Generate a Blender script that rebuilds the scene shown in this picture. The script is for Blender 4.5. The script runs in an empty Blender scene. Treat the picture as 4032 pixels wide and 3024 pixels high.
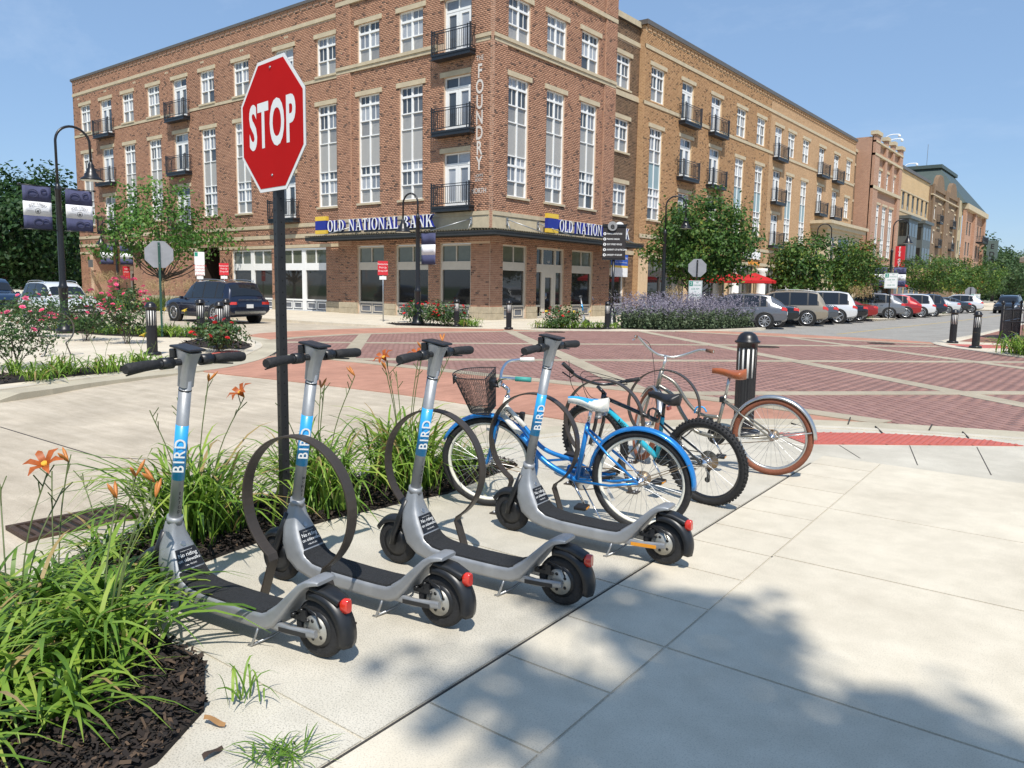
import bpy, math, random
import numpy as np
from mathutils import Vector, Matrix
random.seed(7); rng = np.random.default_rng(11)
R = math.radians; PI = math.pi
scene = bpy.context.scene
COL = scene.collection

# ------------------------------------------------------------------ camera
FPX = 3095.7; YAW, PITCH, ROLL = R(37.958), R(7.006), R(.878); CH = 1.6
fwd = Vector((-math.sin(YAW)*math.cos(PITCH), math.cos(YAW)*math.cos(PITCH), -math.sin(PITCH)))
rt = Vector((math.cos(YAW), math.sin(YAW), 0)); up = rt.cross(fwd)
CR = math.cos(ROLL)*rt + math.sin(ROLL)*up; CU = -math.sin(ROLL)*rt + math.cos(ROLL)*up
camd = bpy.data.cameras.new('camera'); cam = bpy.data.objects.new('camera', camd); COL.objects.link(cam)
m = Matrix((CR, CU, -fwd)).transposed().to_4x4(); m.translation = (0, 0, CH); cam.matrix_world = m
camd.sensor_width = 36; camd.lens = FPX/4032*36; camd.clip_start = .05; camd.clip_end = 4000
scene.camera = cam
# ------------------------------------------------------------------ sky, sun, exposure
SUN_EL, SUN_A = R(56), R(45)      # A: from -Y towards +X
sdir = Vector((math.sin(SUN_A)*math.cos(SUN_EL), -math.cos(SUN_A)*math.cos(SUN_EL), math.sin(SUN_EL)))
w = bpy.data.worlds.new('World'); scene.world = w; w.use_nodes = True
nt = w.node_tree; bg = nt.nodes['Background']
sky = nt.nodes.new('ShaderNodeTexSky'); sky.sky_type = 'NISHITA'; sky.sun_disc = False
sky.sun_elevation = SUN_EL; sky.sun_rotation = math.atan2(sdir.x, sdir.y)
sky.air_density = 1.0; sky.dust_density = .3; sky.ozone_density = 4.0; sky.altitude = 0
# thin high cirrus streaks
tc = nt.nodes.new('ShaderNodeTexCoord'); mp = nt.nodes.new('ShaderNodeMapping'); mp.inputs['Scale'].default_value = (1.2, 3.5, 5)
mp.inputs['Rotation'].default_value = (0, 0, .7)
nz = nt.nodes.new('ShaderNodeTexNoise'); nz.inputs['Scale'].default_value = 2.2; nz.inputs['Detail'].default_value = 7; nz.inputs['Roughness'].default_value = .62
cr = nt.nodes.new('ShaderNodeValToRGB'); cr.color_ramp.elements[0].position = .55; cr.color_ramp.elements[1].position = .9
cr.color_ramp.elements[0].color = (0, 0, 0, 1); cr.color_ramp.elements[1].color = (.30, .30, .30, 1)
mx = nt.nodes.new('ShaderNodeMix'); mx.data_type = 'RGBA'; mx.inputs['B'].default_value = (6, 7, 8.5, 1)
lk = nt.links.new
lk(tc.outputs['Generated'], mp.inputs[0]); lk(mp.outputs[0], nz.inputs['Vector']); lk(nz.outputs[0], cr.inputs[0])
lk(cr.outputs[0], mx.inputs['Factor']); 
hz = nt.nodes.new('ShaderNodeMix'); hz.data_type = 'RGBA'; hz.inputs['Factor'].default_value = .5; hz.inputs['B'].default_value = (2.75, 4.35, 6.9, 1)   # even summer haze veil
lk(sky.outputs[0], hz.inputs['A']); lk(hz.outputs['Result'], mx.inputs['A']); lk(mx.outputs['Result'], bg.inputs[0])
bg.inputs[1].default_value = .104
sl = bpy.data.lights.new('sun', 'SUN'); sl.energy = 4.4; sl.angle = R(.53); sl.color = (1, .955, .88)
so = bpy.data.objects.new('sun', sl); COL.objects.link(so); so.rotation_euler = sdir.to_track_quat('Z', 'Y').to_euler(); so.location = (0, -20, 40)
vs = scene.view_settings; vs.view_transform = 'Standard'; vs.look = 'None'; vs.gamma = 1; vs.exposure = 0.3; vs.use_curve_mapping = False

# ------------------------------------------------------------------ pixel -> place helpers
def ray(x, y): return fwd + CR*((x-2016)/FPX) - CU*((y-1512)/FPX)
def G(x, y, z=0.):
    d = ray(x, y); return Vector((0, 0, CH)) + d*((z-CH)/d.z)
def at(x, y, dist):
    d = ray(x, y); return Vector((0, 0, CH)) + d*(dist/math.hypot(d.x, d.y))
def onX(x, y, X):
    d = ray(x, y); return Vector((0, 0, CH)) + d*(X/d.x)
def onY(x, y, Y):
    d = ray(x, y); return Vector((0, 0, CH)) + d*(Y/d.y)

# ------------------------------------------------------------------ mesh helpers
class MB:
    def __init__(s): s.v = []; s.f = []; s.m = []; s.s = []
    def add(s, V, F, mi=0, smooth=False):
        b = len(s.v); s.v += [tuple(p) for p in V]
        for f in F: s.f.append(tuple(i+b for i in f)); s.m.append(mi); s.s.append(smooth)
        return s
    def box(s, c, d, rz=0., mi=0, rx=0., ry=0.):
        x, y, z = d[0]/2, d[1]/2, d[2]/2
        V = [Vector(p) for p in ((-x,-y,-z),(x,-y,-z),(x,y,-z),(-x,y,-z),(-x,-y,z),(x,-y,z),(x,y,z),(-x,y,z))]
        if rz or rx or ry:
            M = Matrix.Rotation(rz, 3, 'Z') @ Matrix.Rotation(ry, 3, 'Y') @ Matrix.Rotation(rx, 3, 'X'); V = [M @ p for p in V]
        c = Vector(c)
        return s.add([p+c for p in V], BOXF, mi)
    def box2(s, a, b, mi=0):
        return s.box([(a[i]+b[i])/2 for i in range(3)], [abs(b[i]-a[i]) for i in range(3)], mi=mi)
    def tube(s, path, r, n=8, closed=False, mi=0, cap=True, ez=1.0):
        P = [Vector(p) for p in path]; k = len(P); rr = r if isinstance(r, (list, tuple)) else [r]*k
        V = []; prev = None
        for i, p in enumerate(P):
            if closed: t = (P[(i+1) % k]-P[i-1]).normalized()
            else: t = (P[min(i+1, k-1)]-P[max(i-1, 0)]).normalized()
            if prev is None:
                a = Vector((0, 0, 1)) if abs(t.z) < .9 else Vector((1, 0, 0))
                u = t.cross(a).normalized()
            else:
                u = prev - t*prev.dot(t); u = u.normalized() if u.length > 1e-6 else t.orthogonal().normalized()
            prev = u; v = t.cross(u)
            for j in range(n):
                a = 2*PI*j/n; V.append(p + (u*math.cos(a) + v*math.sin(a)*ez)*rr[i])
        F = []
        for i in range(k if closed else k-1):
            for j in range(n):
                i2 = (i+1) % k; F.append((i*n+j, i*n+(j+1) % n, i2*n+(j+1) % n, i2*n+j))
        s.add(V, F, mi, n > 5)
        if cap and not closed:
            b = len(s.v)-len(V)
            s.f.append(tuple(b+j for j in reversed(range(n)))); s.m.append(mi); s.s.append(False)
            s.f.append(tuple(b+(k-1)*n+j for j in range(n))); s.m.append(mi); s.s.append(False)
        return s
    def lathe(s, prof, n=20, o=(0, 0, 0), M=None, mi=0, smooth=True, closed=False):
        V = []; o = Vector(o)
        for r_, z in prof:
            for j in range(n):
                a = 2*PI*j/n; p = Vector((r_*math.cos(a), r_*math.sin(a), z)); V.append(o + (M @ p if M else p))
        F = []; k = len(prof)
        for i in range(k if closed else k-1):
            for j in range(n):
                i2 = (i+1) % k; F.append((i*n+j, i*n+(j+1) % n, i2*n+(j+1) % n, i2*n+j))
        s.add(V, F, mi, smooth)
        if not closed:
            b = len(s.v)-len(V)
            if prof[0][0] > 1e-5: s.f.append(tuple(b+j for j in reversed(range(n)))); s.m.append(mi); s.s.append(False)
            if prof[-1][0] > 1e-5: s.f.append(tuple(b+(k-1)*n+j for j in range(n))); s.m.append(mi); s.s.append(False)
        return s
    def prism(s, poly, d, o=(0, 0, 0), U=(1, 0, 0), V=(0, 0, 1), mi=0, smooth=False, dmid=0):
        "extrude 2-D outline (u,v) by thickness d about its middle along U x V"
        U = Vector(U); W = Vector(V); N = U.cross(W).normalized(); o = Vector(o); k = len(poly)
        A = [o+U*p[0]+W*p[1]-N*(d/2) for p in poly]; B = [o+U*p[0]+W*p[1]+N*(d/2) for p in poly]
        s.add(A+B, [tuple(reversed(range(k))), tuple(range(k, 2*k))], mi)
        s.add(A+B, [(i, (i+1) % k, k+(i+1) % k, k+i) for i in range(k)], mi, smooth)
        return s
    def sheet(s, poly, z0, z1, mi=0):
        k = len(poly); zt = z1 if isinstance(z1, (list, tuple)) else [z1]*k
        s.add([(p[0], p[1], zt[i]) for i, p in enumerate(poly)], [tuple(range(k))], mi)
        if z0 is not None:
            s.add([(p[0], p[1], z0) for p in poly]+[(p[0], p[1], zt[i]) for i, p in enumerate(poly)],
                  [(i, (i+1) % k, k+(i+1) % k, k+i) for i in range(k)], mi)
        return s
    def mesh(s, name, mats):
        me = bpy.data.meshes.new(name); me.from_pydata(s.v, [], s.f)
        for mt in (mats if isinstance(mats, (list, tuple)) else [mats]): me.materials.append(mt)
        me.polygons.foreach_set('material_index', s.m); me.polygons.foreach_set('use_smooth', s.s); me.update()
        return me
    def build(s, name, mats, parent=None, loc=None, bevel=0):
        o = obj(name, s.mesh(name, mats), parent, loc)
        if bevel:
            b = o.modifiers.new('b', 'BEVEL'); b.width = bevel; b.segments = 2; b.limit_method = 'ANGLE'; b.angle_limit = R(40)
        return o
BOXF = [(0,3,2,1),(4,5,6,7),(0,1,5,4),(1,2,6,5),(2,3,7,6),(3,0,4,7)]
def obj(name, me, parent=None, loc=None, rz=0, sc=None):
    o = bpy.data.objects.new(name, me); COL.objects.link(o)
    if parent: o.parent = parent
    if loc is not None: o.location = loc
    if rz: o.rotation_euler = (0, 0, rz)
    if sc is not None: o.scale = sc
    return o
def tag(o, label, cat, group=None):
    o['label'] = label; o['category'] = cat
    if group: o['group'] = group
    return o
def thing(name, label, cat, loc=(0, 0, 0), rz=0, group=None):
    o = obj(name, None, None, loc, rz); o.empty_display_size = .2
    return tag(o, label, cat, group)
def struct(o, kind='structure'): o['kind'] = kind; return o
def dup(o, parent=None, loc=None, rz=None, label=None, group=None):
    c = o.copy(); COL.objects.link(c); c.parent = parent
    if loc is not None: c.location = loc
    if rz is not None: c.rotation_euler = (c.rotation_euler.x, c.rotation_euler.y, rz)
    if label: c['label'] = label
    if group: c['group'] = group
    for ch in [x for x in o.children]: dup(ch, c)
    return c
def big_mesh(name, V, F, mats, rnd=None, smooth=False):
    "numpy quads -> mesh; rnd: per-face float attribute"
    me = bpy.data.meshes.new(name); nv, nf = len(V), len(F); k = F.shape[1]
    me.vertices.add(nv); me.vertices.foreach_set('co', np.ascontiguousarray(V, dtype=np.float32).ravel())
    me.loops.add(nf*k); me.loops.foreach_set('vertex_index', np.ascontiguousarray(F, dtype=np.int32).ravel())
    me.polygons.add(nf); me.polygons.foreach_set('loop_start', np.arange(nf, dtype=np.int32)*k)
    if smooth: me.polygons.foreach_set('use_smooth', np.ones(nf, dtype=bool))
    me.update(calc_edges=True)
    for mt in (mats if isinstance(mats, (list, tuple)) else [mats]): me.materials.append(mt)
    if rnd is not None:
        a = me.attributes.new('rnd', 'FLOAT', 'FACE'); a.data.foreach_set('value', np.ascontiguousarray(rnd, dtype=np.float32))
    return me
_tc = {}
def text_mesh(s, size, mat, ext=0., xs=1., spacing=1., align='CENTER', bold=0.):
    cu = bpy.data.curves.new('lettering', 'FONT'); cu.body = s; cu.size = size; cu.extrude = ext; cu.align_x = align; cu.align_y = 'CENTER'
    cu.space_character = spacing; cu.offset = bold; cu.resolution_u = 4
    o = bpy.data.objects.new('tmp_text', cu)
    me = bpy.data.meshes.new_from_object(o); me.name = 'lettering'
    bpy.data.objects.remove(o); bpy.data.curves.remove(cu)
    if xs != 1: me.transform(Matrix.Diagonal((xs, 1, 1, 1)))
    me.materials.clear(); me.materials.append(mat); return me
def place_text(me, parent, o, U, V, name='lettering'):
    "text in plane spanned by U (reading direction) and V (up)"
    U = Vector(U).normalized(); V = Vector(V).normalized(); N = U.cross(V)
    ob = obj(name, me, parent); M = Matrix((U, V, N)).transposed().to_4x4(); M.translation = o; ob.matrix_local = M; return ob
def arc(cx, cy, r, a0, a1, n): return [(cx+r*math.cos(R(a0+(a1-a0)*i/n)), cy+r*math.sin(R(a0+(a1-a0)*i/n))) for i in range(n+1)]
def bez(p, n=8):
    "smooth Catmull-Rom path through points"
    P = [Vector(q) for q in p]; P = [P[0]*2-P[1]]+P+[P[-1]*2-P[-2]]; out = []
    for i in range(1, len(P)-2):
        for k in range(n):
            t = k/n; a, b, c, d = P[i-1], P[i], P[i+1], P[i+2]
            out.append(.5*((2*b)+(c-a)*t+(2*a-5*b+4*c-d)*t*t+(3*b-a-3*c+d)*t**3))
    return out+[P[-2]]
def lerp(a, b, t): return a+(b-a)*t

# ------------------------------------------------------------------ materials
def srgb(r, g, b):
    f = lambda c: c/12.92 if c <= .04045 else ((c+.055)/1.055)**2.4
    return (f(r/255), f(g/255), f(b/255))
def M(name, col, rough=.5, metal=0., var=0., scale=6., bump=0., bscale=40., coat=0., spec=.5, rnd=0., attr=False, col2=None, thr=None, trans=0., emit=0., coords='Object', rvar=0., stretch=None):
    mt = bpy.data.materials.new(name); mt.use_nodes = True; n = mt.node_tree.nodes; L = mt.node_tree.links.new
    b = n['Principled BSDF']; b.inputs['Roughness'].default_value = rough; b.inputs['Metallic'].default_value = metal
    b.inputs['Coat Weight'].default_value = coat; b.inputs['Coat Roughness'].default_value = .05; b.inputs['Specular IOR Level'].default_value = spec
    b.inputs['Base Color'].default_value = (*col, 1); mt.diffuse_color = (*col, 1)
    tcn = n.new('ShaderNodeTexCoord'); vec = tcn.outputs[coords]
    if stretch:
        mpn = n.new('ShaderNodeMapping'); mpn.inputs['Scale'].default_value = stretch; L(vec, mpn.inputs[0]); vec = mpn.outputs[0]
    cur = None
    def mixc(fac, A, B, mode='MIX'):
        x = n.new('ShaderNodeMix'); x.data_type = 'RGBA'; x.blend_type = mode
        for k, v in (('Factor', fac), ('A', A), ('B', B)):
            if hasattr(v, 'links'): L(v, x.inputs[k])
            elif isinstance(v, tuple): x.inputs[k].default_value = (*v[:3], 1)
            else: x.inputs[k].default_value = v
        return x.outputs['Result']
    cur = col
    if attr or rnd:
        if attr: a = n.new('ShaderNodeAttribute'); a.attribute_name = 'rnd'; src = a.outputs['Fac']
        else: a = n.new('ShaderNodeObjectInfo'); src = a.outputs['Random']
        rp = n.new('ShaderNodeValToRGB'); L(src, rp.inputs[0]); e = rp.color_ramp
        pts = col2 if col2 else [(0, tuple(c*(1-rnd) for c in col)), (1, tuple(c*(1+rnd) for c in col))]
        while len(e.elements) < len(pts): e.elements.new(.5)
        for el, (p, c) in zip(e.elements, pts): el.position = p; el.color = (*c, 1)
        if thr: e.interpolation = 'CONSTANT'
        cur = rp.outputs[0]
    if var:
        nz = n.new('ShaderNodeTexNoise'); nz.inputs['Scale'].default_value = scale; nz.inputs['Detail'].default_value = 8; nz.inputs['Roughness'].default_value = .65; L(vec, nz.inputs['Vector'])
        rp = n.new('ShaderNodeValToRGB'); L(nz.outputs[0], rp.inputs[0]); e = rp.color_ramp
        e.elements[0].position = .3; e.elements[1].position = .7
        e.elements[0].color = (1-var, 1-var, 1-var, 1); e.elements[1].color = (1+var, 1+var*.97, 1+var*.92, 1)
        cur = mixc(1., cur, rp.outputs[0], 'MULTIPLY')
        if rvar:
            mr = n.new('ShaderNodeMapRange'); L(nz.outputs[0], mr.inputs[0]); mr.inputs[1].default_value = .3; mr.inputs[2].default_value = .7
            mr.inputs[3].default_value = rough-rvar; mr.inputs[4].default_value = rough+rvar; L(mr.outputs[0], b.inputs['Roughness'])
    if hasattr(cur, 'links'): L(cur, b.inputs['Base Color'])
    if bump:
        nb = n.new('ShaderNodeTexNoise'); nb.inputs['Scale'].default_value = bscale; nb.inputs['Detail'].default_value = 5; L(vec, nb.inputs['Vector'])
        bn = n.new('ShaderNodeBump'); bn.inputs['Strength'].default_value = bump; bn.inputs['Distance'].default_value = .02; L(nb.outputs[0], bn.inputs['Height']); L(bn.outputs[0], b.inputs['Normal'])
    if trans:
        tr = n.new('ShaderNodeBsdfTranslucent'); ms = n.new('ShaderNodeMixShader'); ms.inputs[0].default_value = trans
        if hasattr(cur, 'links'): L(cur, tr.inputs[0])
        else: tr.inputs[0].default_value = (*col, 1)
        L(b.outputs[0], ms.inputs[1]); L(tr.outputs[0], ms.inputs[2]); L(ms.outputs[0], n['Material Output'].inputs[0])
    if emit: b.inputs['Emission Color'].default_value = (*col, 1); b.inputs['Emission Strength'].default_value = emit
    mt['bsdf'] = b.name
    return mt
def concrete(name, col, stain=.14, speck=.25, joints=None, sc=1., streak=None):
    mt = M(name, col, rough=.85); n = mt.node_tree.nodes; L = mt.node_tree.links.new; b = n['Principled BSDF']
    tcn = n.new('ShaderNodeTexCoord'); cur = None
    def layer(cur, scale, lo, hi, p0, p1, det=8, rough=.6, st=None):
        v = tcn.outputs['Object']
        if st: mpn = n.new('ShaderNodeMapping'); mpn.inputs['Scale'].default_value = st; L(v, mpn.inputs[0]); v = mpn.outputs[0]
        nz = n.new('ShaderNodeTexNoise'); nz.inputs['Scale'].default_value = scale; nz.inputs['Detail'].default_value = det; nz.inputs['Roughness'].default_value = rough; L(v, nz.inputs['Vector'])
        rp = n.new('ShaderNodeValToRGB'); L(nz.outputs[0], rp.inputs[0]); e = rp.color_ramp; e.elements[0].position = p0; e.elements[1].position = p1
        e.elements[0].color = (*lo, 1); e.elements[1].color = (*hi, 1)
        x = n.new('ShaderNodeMix'); x.data_type = 'RGBA'; x.blend_type = 'MULTIPLY'; x.inputs['Factor'].default_value = 1
        if cur is None: x.inputs['A'].default_value = (*col, 1)
        else: L(cur, x.inputs['A'])
        L(rp.outputs[0], x.inputs['B']); return x.outputs['Result'], nz
    s = 1-stain
    cur, _ = layer(None, .9*sc, (s, s*.99, s*.97), (1.06, 1.06, 1.05), .35, .68)
    cur, _ = layer(cur, 5*sc, (.93, .93, .92), (1.04, 1.04, 1.04), .35, .65)
    cur, fine = layer(cur, 130*sc, (1-speck, 1-speck, 1-speck), (1.05, 1.05, 1.05), .36, .5, det=3)
    if streak: cur, _ = layer(cur, 3, (.9, .89, .87), (1.05, 1.05, 1.05), .38, .62, st=streak)
    L(cur, b.inputs['Base Color'])
    bn = n.new('ShaderNodeBump'); bn.inputs['Strength'].default_value = .25; bn.inputs['Distance'].default_value = .004; L(fine.outputs[0], bn.inputs['Height']); L(bn.outputs[0], b.inputs['Normal'])
    return mt
BLACK = M('black_powder_coat', (.012, .012, .014), .32, var=.25, scale=14, bump=.05, bscale=120, spec=.5)
POST_BLACK = M('black_perforated_steel', (.010, .010, .011), .45, var=.3, scale=20)
RUBBER = M('black_rubber', (.016, .016, .017), .75, var=.35, scale=22, bump=.25, bscale=90)
PLASTIC = M('black_plastic', (.013, .014, .016), .38, var=.3, scale=18)
SILVER = M('scooter_silver_paint', (.33, .34, .35), .46, .5, var=.12, scale=9, bump=.02, bscale=60, rvar=.08)
CHROME = M('chrome', (.72, .73, .75), .14, 1., var=.08, scale=12)
STEELG = M('galvanised_steel', (.42, .43, .44), .42, .85, var=.15, scale=16)
STONE = M('limestone_trim', (.50, .42, .29), .85, var=.13, scale=3.2, bump=.15, bscale=30)
STONE2 = M('rough_limestone', (.40, .34, .24), .9, var=.2, scale=2.5, bump=.5, bscale=12)
WHITE = M('white_window_paint', (.80, .80, .78), .45, var=.04, scale=3)
CREAM = M('cream_storefront_paint', (.55, .50, .42), .5, var=.06, scale=3)
GREYP = M('grey_panel_paint', (.36, .355, .34), .6, var=.05, scale=2)
BLUEP = M('blue_grey_panel_paint', (.24, .34, .37), .55, var=.05, scale=2)
DGREY = M('dark_grey_storefront_panel', (.13, .14, .16), .5, var=.1, scale=4)
IRON = M('balcony_iron', (.018, .021, .026), .4, var=.2, scale=9)
ROOFM = M('roof_coping_metal', (.14, .125, .11), .5, .3, var=.12, scale=4)
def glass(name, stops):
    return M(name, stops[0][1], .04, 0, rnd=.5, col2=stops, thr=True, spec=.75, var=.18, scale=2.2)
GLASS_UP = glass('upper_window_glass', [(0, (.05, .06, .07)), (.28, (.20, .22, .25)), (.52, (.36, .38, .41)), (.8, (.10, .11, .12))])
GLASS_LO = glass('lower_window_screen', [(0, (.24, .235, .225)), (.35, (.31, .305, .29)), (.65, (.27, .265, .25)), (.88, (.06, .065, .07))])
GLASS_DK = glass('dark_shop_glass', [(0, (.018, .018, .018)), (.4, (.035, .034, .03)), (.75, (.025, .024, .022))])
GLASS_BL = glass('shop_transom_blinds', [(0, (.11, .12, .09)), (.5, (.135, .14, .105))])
DARKIN = M('dark_interior', (.012, .011, .010), .8)
MORTAR = M('mortar', (.58, .43, .31), .95, var=.1, scale=5)
MORTAR_T = M('tan_mortar', (.60, .44, .27), .95, var=.1, scale=5)
BRICK = M('red_brick', (.3, .1, .06), .85, attr=True, rnd=1, var=.10, scale=.35, col2=[(0, (.11, .068, .05)), (.05, (.16, .085, .058)), (.08, (.30, .155, .098)), (.4, (.37, .195, .122)), (.75, (.42, .228, .145)), (1, (.33, .17, .108))])
BRICK_T = M('tan_brick', (.4, .22, .1), .85, attr=True, rnd=1, var=.08, scale=.35, col2=[(0, (.13, .08, .042)), (.08, (.2, .115, .055)), (.11, (.36, .20, .095)), (.5, (.43, .25, .12)), (1, (.48, .285, .145))])
BRICK_D = M('brown_brick', (.2, .12, .07), .85, attr=True, rnd=1, var=.08, scale=.35, col2=[(0, (.05, .032, .020)), (.12, (.13, .078, .044)), (.6, (.18, .112, .064)), (1, (.22, .135, .078))])
def brick_tex(name, cols, mortar, sc=1.):
    mt = M(name, cols[0], .88); n = mt.node_tree.nodes; L = mt.node_tree.links.new; b = n['Principled BSDF']
    t = n.new('ShaderNodeTexCoord'); sp = n.new('ShaderNodeSeparateXYZ'); L(t.outputs['Object'], sp.inputs[0]); cb = n.new('ShaderNodeCombineXYZ')
    ad = n.new('ShaderNodeMath'); L(sp.outputs[0], ad.inputs[0]); L(sp.outputs[1], ad.inputs[1]); L(ad.outputs[0], cb.inputs[0]); L(sp.outputs[2], cb.inputs[1])
    br = n.new('ShaderNodeTexBrick'); L(cb.outputs[0], br.inputs['Vector']); br.inputs['Scale'].default_value = 1
    br.inputs['Brick Width'].default_value = .212*sc; br.inputs['Row Height'].default_value = .0905*sc; br.inputs['Mortar Size'].default_value = .008*sc
    br.inputs['Color1'].default_value = (*cols[0], 1); br.inputs['Color2'].default_value = (*cols[1], 1); br.inputs['Mortar'].default_value = (*mortar, 1)
    br.inputs['Bias'].default_value = 0
    nz = n.new('ShaderNodeTexNoise'); nz.inputs['Scale'].default_value = .5; nz.inputs['Detail'].default_value = 6; L(t.outputs['Object'], nz.inputs['Vector'])
    rp = n.new('ShaderNodeValToRGB'); rp.color_ramp.elements[0].color = (.84, .84, .84, 1); rp.color_ramp.elements[1].color = (1.12, 1.12, 1.12, 1); L(nz.outputs[0], rp.inputs[0])
    x = n.new('ShaderNodeMix'); x.data_type = 'RGBA'; x.blend_type = 'MULTIPLY'; x.inputs['Factor'].default_value = 1; L(br.outputs[0], x.inputs['A']); L(rp.outputs[0], x.inputs['B']); L(x.outputs['Result'], b.inputs['Base Color'])
    bn = n.new('ShaderNodeBump'); bn.inputs['Strength'].default_value = .4; bn.inputs['Distance'].default_value = .01; bn.invert = True; L(br.outputs['Fac'], bn.inputs['Height']); L(bn.outputs[0], b.inputs['Normal'])
    return mt
BT_TAN = brick_tex('far_tan_brick', ((.36, .20, .095), (.48, .285, .145)), (.60, .44, .27))
BT_RED = brick_tex('far_red_brick', ((.33, .17, .108), (.41, .222, .142)), (.56, .42, .31))
BT_BUFF = brick_tex('far_buff_brick', ((.52, .34, .16), (.60, .41, .21)), (.55, .45, .3))
BT_BROWN = brick_tex('far_brown_brick', ((.15, .095, .054), (.20, .125, .07)), (.28, .2, .13))
BT_CREAM = brick_tex('far_cream_block', ((.42, .35, .22), (.47, .4, .26)), (.4, .33, .2), 2)
# ================================================================== GROUND
def inpoly(P, poly):
    x, y = P[:, 0], P[:, 1]; r = np.zeros(len(P), bool); n = len(poly)
    for i in range(n):
        x0, y0 = poly[i][:2]; x1, y1 = poly[i-1][:2]
        c = (y0 > y) != (y1 > y)
        with np.errstate(divide='ignore', invalid='ignore'): r ^= c & (x < (x1-x0)*(y-y0)/(y1-y0+1e-12)+x0)
    return r
def smooth2(pts, n=4): return [(p.x, p.y) for p in bez([(a, b, 0) for a, b in pts], n)]
def offs(pl, d):
    out = []
    for i, p in enumerate(pl):
        a = Vector(pl[max(i-1, 0)]).to_2d(); b = Vector(pl[min(i+1, len(pl)-1)]).to_2d(); t = (b-a).normalized()
        out.append((p[0]-t.y*d, p[1]+t.x*d))
    return out
def strip(name, pl, d0, d1, z0, z1, mat, parent=None, kind='structure'):
    "ribbon between two offsets of a polyline, with thickness"
    A = offs(pl, d0); B = offs(pl, d1); k = len(pl); mb = MB()
    za = z1 if isinstance(z1, list) else [z1]*k
    V = [(*A[i], z0) for i in range(k)]+[(*B[i], z0) for i in range(k)]+[(*A[i], za[i]) for i in range(k)]+[(*B[i], za[i]) for i in range(k)]
    F = []
    for i in range(k-1):
        F += [(2*k+i, 3*k+i, 3*k+i+1, 2*k+i+1), (i, 2*k+i, 2*k+i+1, i+1), (k+i, k+i+1, 3*k+i+1, 3*k+i)]
    F += [(0, k, 3*k, 2*k), (k-1, 3*k-1, 4*k-1, 2*k-1)]
    mb.add(V, F); o = mb.build(name, mat, parent)
    if kind and not parent: struct(o, kind)
    return o
GRASS = M('lawn', (.055, .10, .025), .95, var=.35, scale=1.2, bump=.5, bscale=25)
C_ROAD = concrete('road_concrete', (.50, .43, .335), stain=.2, speck=.18, streak=(.4, 3, 1))
C_ASPH = concrete('street_asphalt_worn', (.30, .285, .26), stain=.15, speck=.3)
C_PLAZA = concrete('plaza_concrete', (.59, .53, .425), stain=.10, speck=.16, sc=1.2)
C_PLAZA2 = concrete('exposed_plaza_concrete', (.53, .49, .41), stain=.16, speck=.34, sc=1.1)
C_WALK = concrete('far_walk_concrete', (.60, .53, .42), stain=.12, speck=.14)
C_KERB = concrete('kerb_concrete', (.55, .50, .41), stain=.2, speck=.2, sc=1.5)
C_GUT = concrete('gutter_concrete', (.46, .41, .31), stain=.18, speck=.16)
C_BAND = concrete('tan_band_concrete', (.40, .345, .255), stain=.2, speck=.2)
C_SALMON = concrete('salmon_crosswalk_concrete', (.45, .225, .155), stain=.2, speck=.15, streak=(2.5, .5, 1))
C_JOINT = M('dark_joint_sealant', (.045, .04, .035), .9, var=.3, scale=30)
C_PAVBED = M('paver_joint_sand', (.21, .12, .098), .95, var=.3, scale=12)
PAVER = M('dark_red_paver', (.2, .08, .07), .82, attr=True, rnd=1, var=.16, scale=1.1, bump=.35, bscale=60, col2=[(0, (.25, .135, .112)), (.5, (.275, .152, .126)), (.85, (.295, .165, .138)), (1, (.27, .15, .12))])
PAVER_O = M('dark_red_paver_near', (.2, .08, .07), .82, rnd=1, var=.16, scale=1.1, bump=.35, bscale=60, col2=[(0, (.25, .135, .112)), (.5, (.275, .152, .126)), (.85, (.295, .165, .138)), (1, (.27, .15, .12))])
RED_TILE = M('red_tactile_tile', (.46, .115, .085), .6, var=.15, scale=8)
MULCH = M('dark_bark_mulch', (.028, .019, .014), .95, attr=True, rnd=1, col2=[(0, (.010, .008, .007)), (.55, (.024, .016, .012)), (.85, (.05, .033, .022)), (1, (.11, .07, .042))])
MULCHB = M('mulch_bed', (.018, .013, .010), .95, var=.5, scale=20, bump=.8, bscale=30)

gm = MB(); gm.sheet([(-1500, -1500), (1500, -1500), (1500, 1500), (-1500, 1500)], None, -.20)
struct(gm.build('ground', GRASS))
# carriageways; they ramp up to the raised crossing
rd = MB()
def ramp(x0, x1, y0, y1, za, zb, axis):   # quad rising from za to zb
    if axis == 'y': rd.add([(x0, y0, za), (x1, y0, za), (x1, y1, zb), (x0, y1, zb)], [(0, 1, 2, 3)])
    else: rd.add([(x0, y0, za), (x1, y0, zb), (x1, y1, zb), (x0, y1, za)], [(0, 1, 2, 3)])
ZR, ZX = -.11, -.026
ramp(-16, -2, -60, 4.5, ZR, ZR, 'y'); ramp(-16, -2, 4.5, 8.3, ZR, ZX, 'y')
struct(rd.build('road', C_ROAD))
rd = MB(); ramp(-160, -27, 13.2, 23, ZR, ZR, 'x'); ramp(-27, -21, 13.2, 23, ZR, ZX, 'x'); struct(rd.build('side_road', C_ROAD))
rd = MB(); ramp(-18, -3.5, 28.5, 34, ZX, ZR, 'y'); ramp(-18, -3.5, 34, 260, ZR, ZR, 'y'); struct(rd.build('main_street', C_ASPH))
rd = MB(); ramp(5.5, 90, 11, 23, ZX, ZX, 'y'); struct(rd.build('cross_street', C_ROAD))
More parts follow.
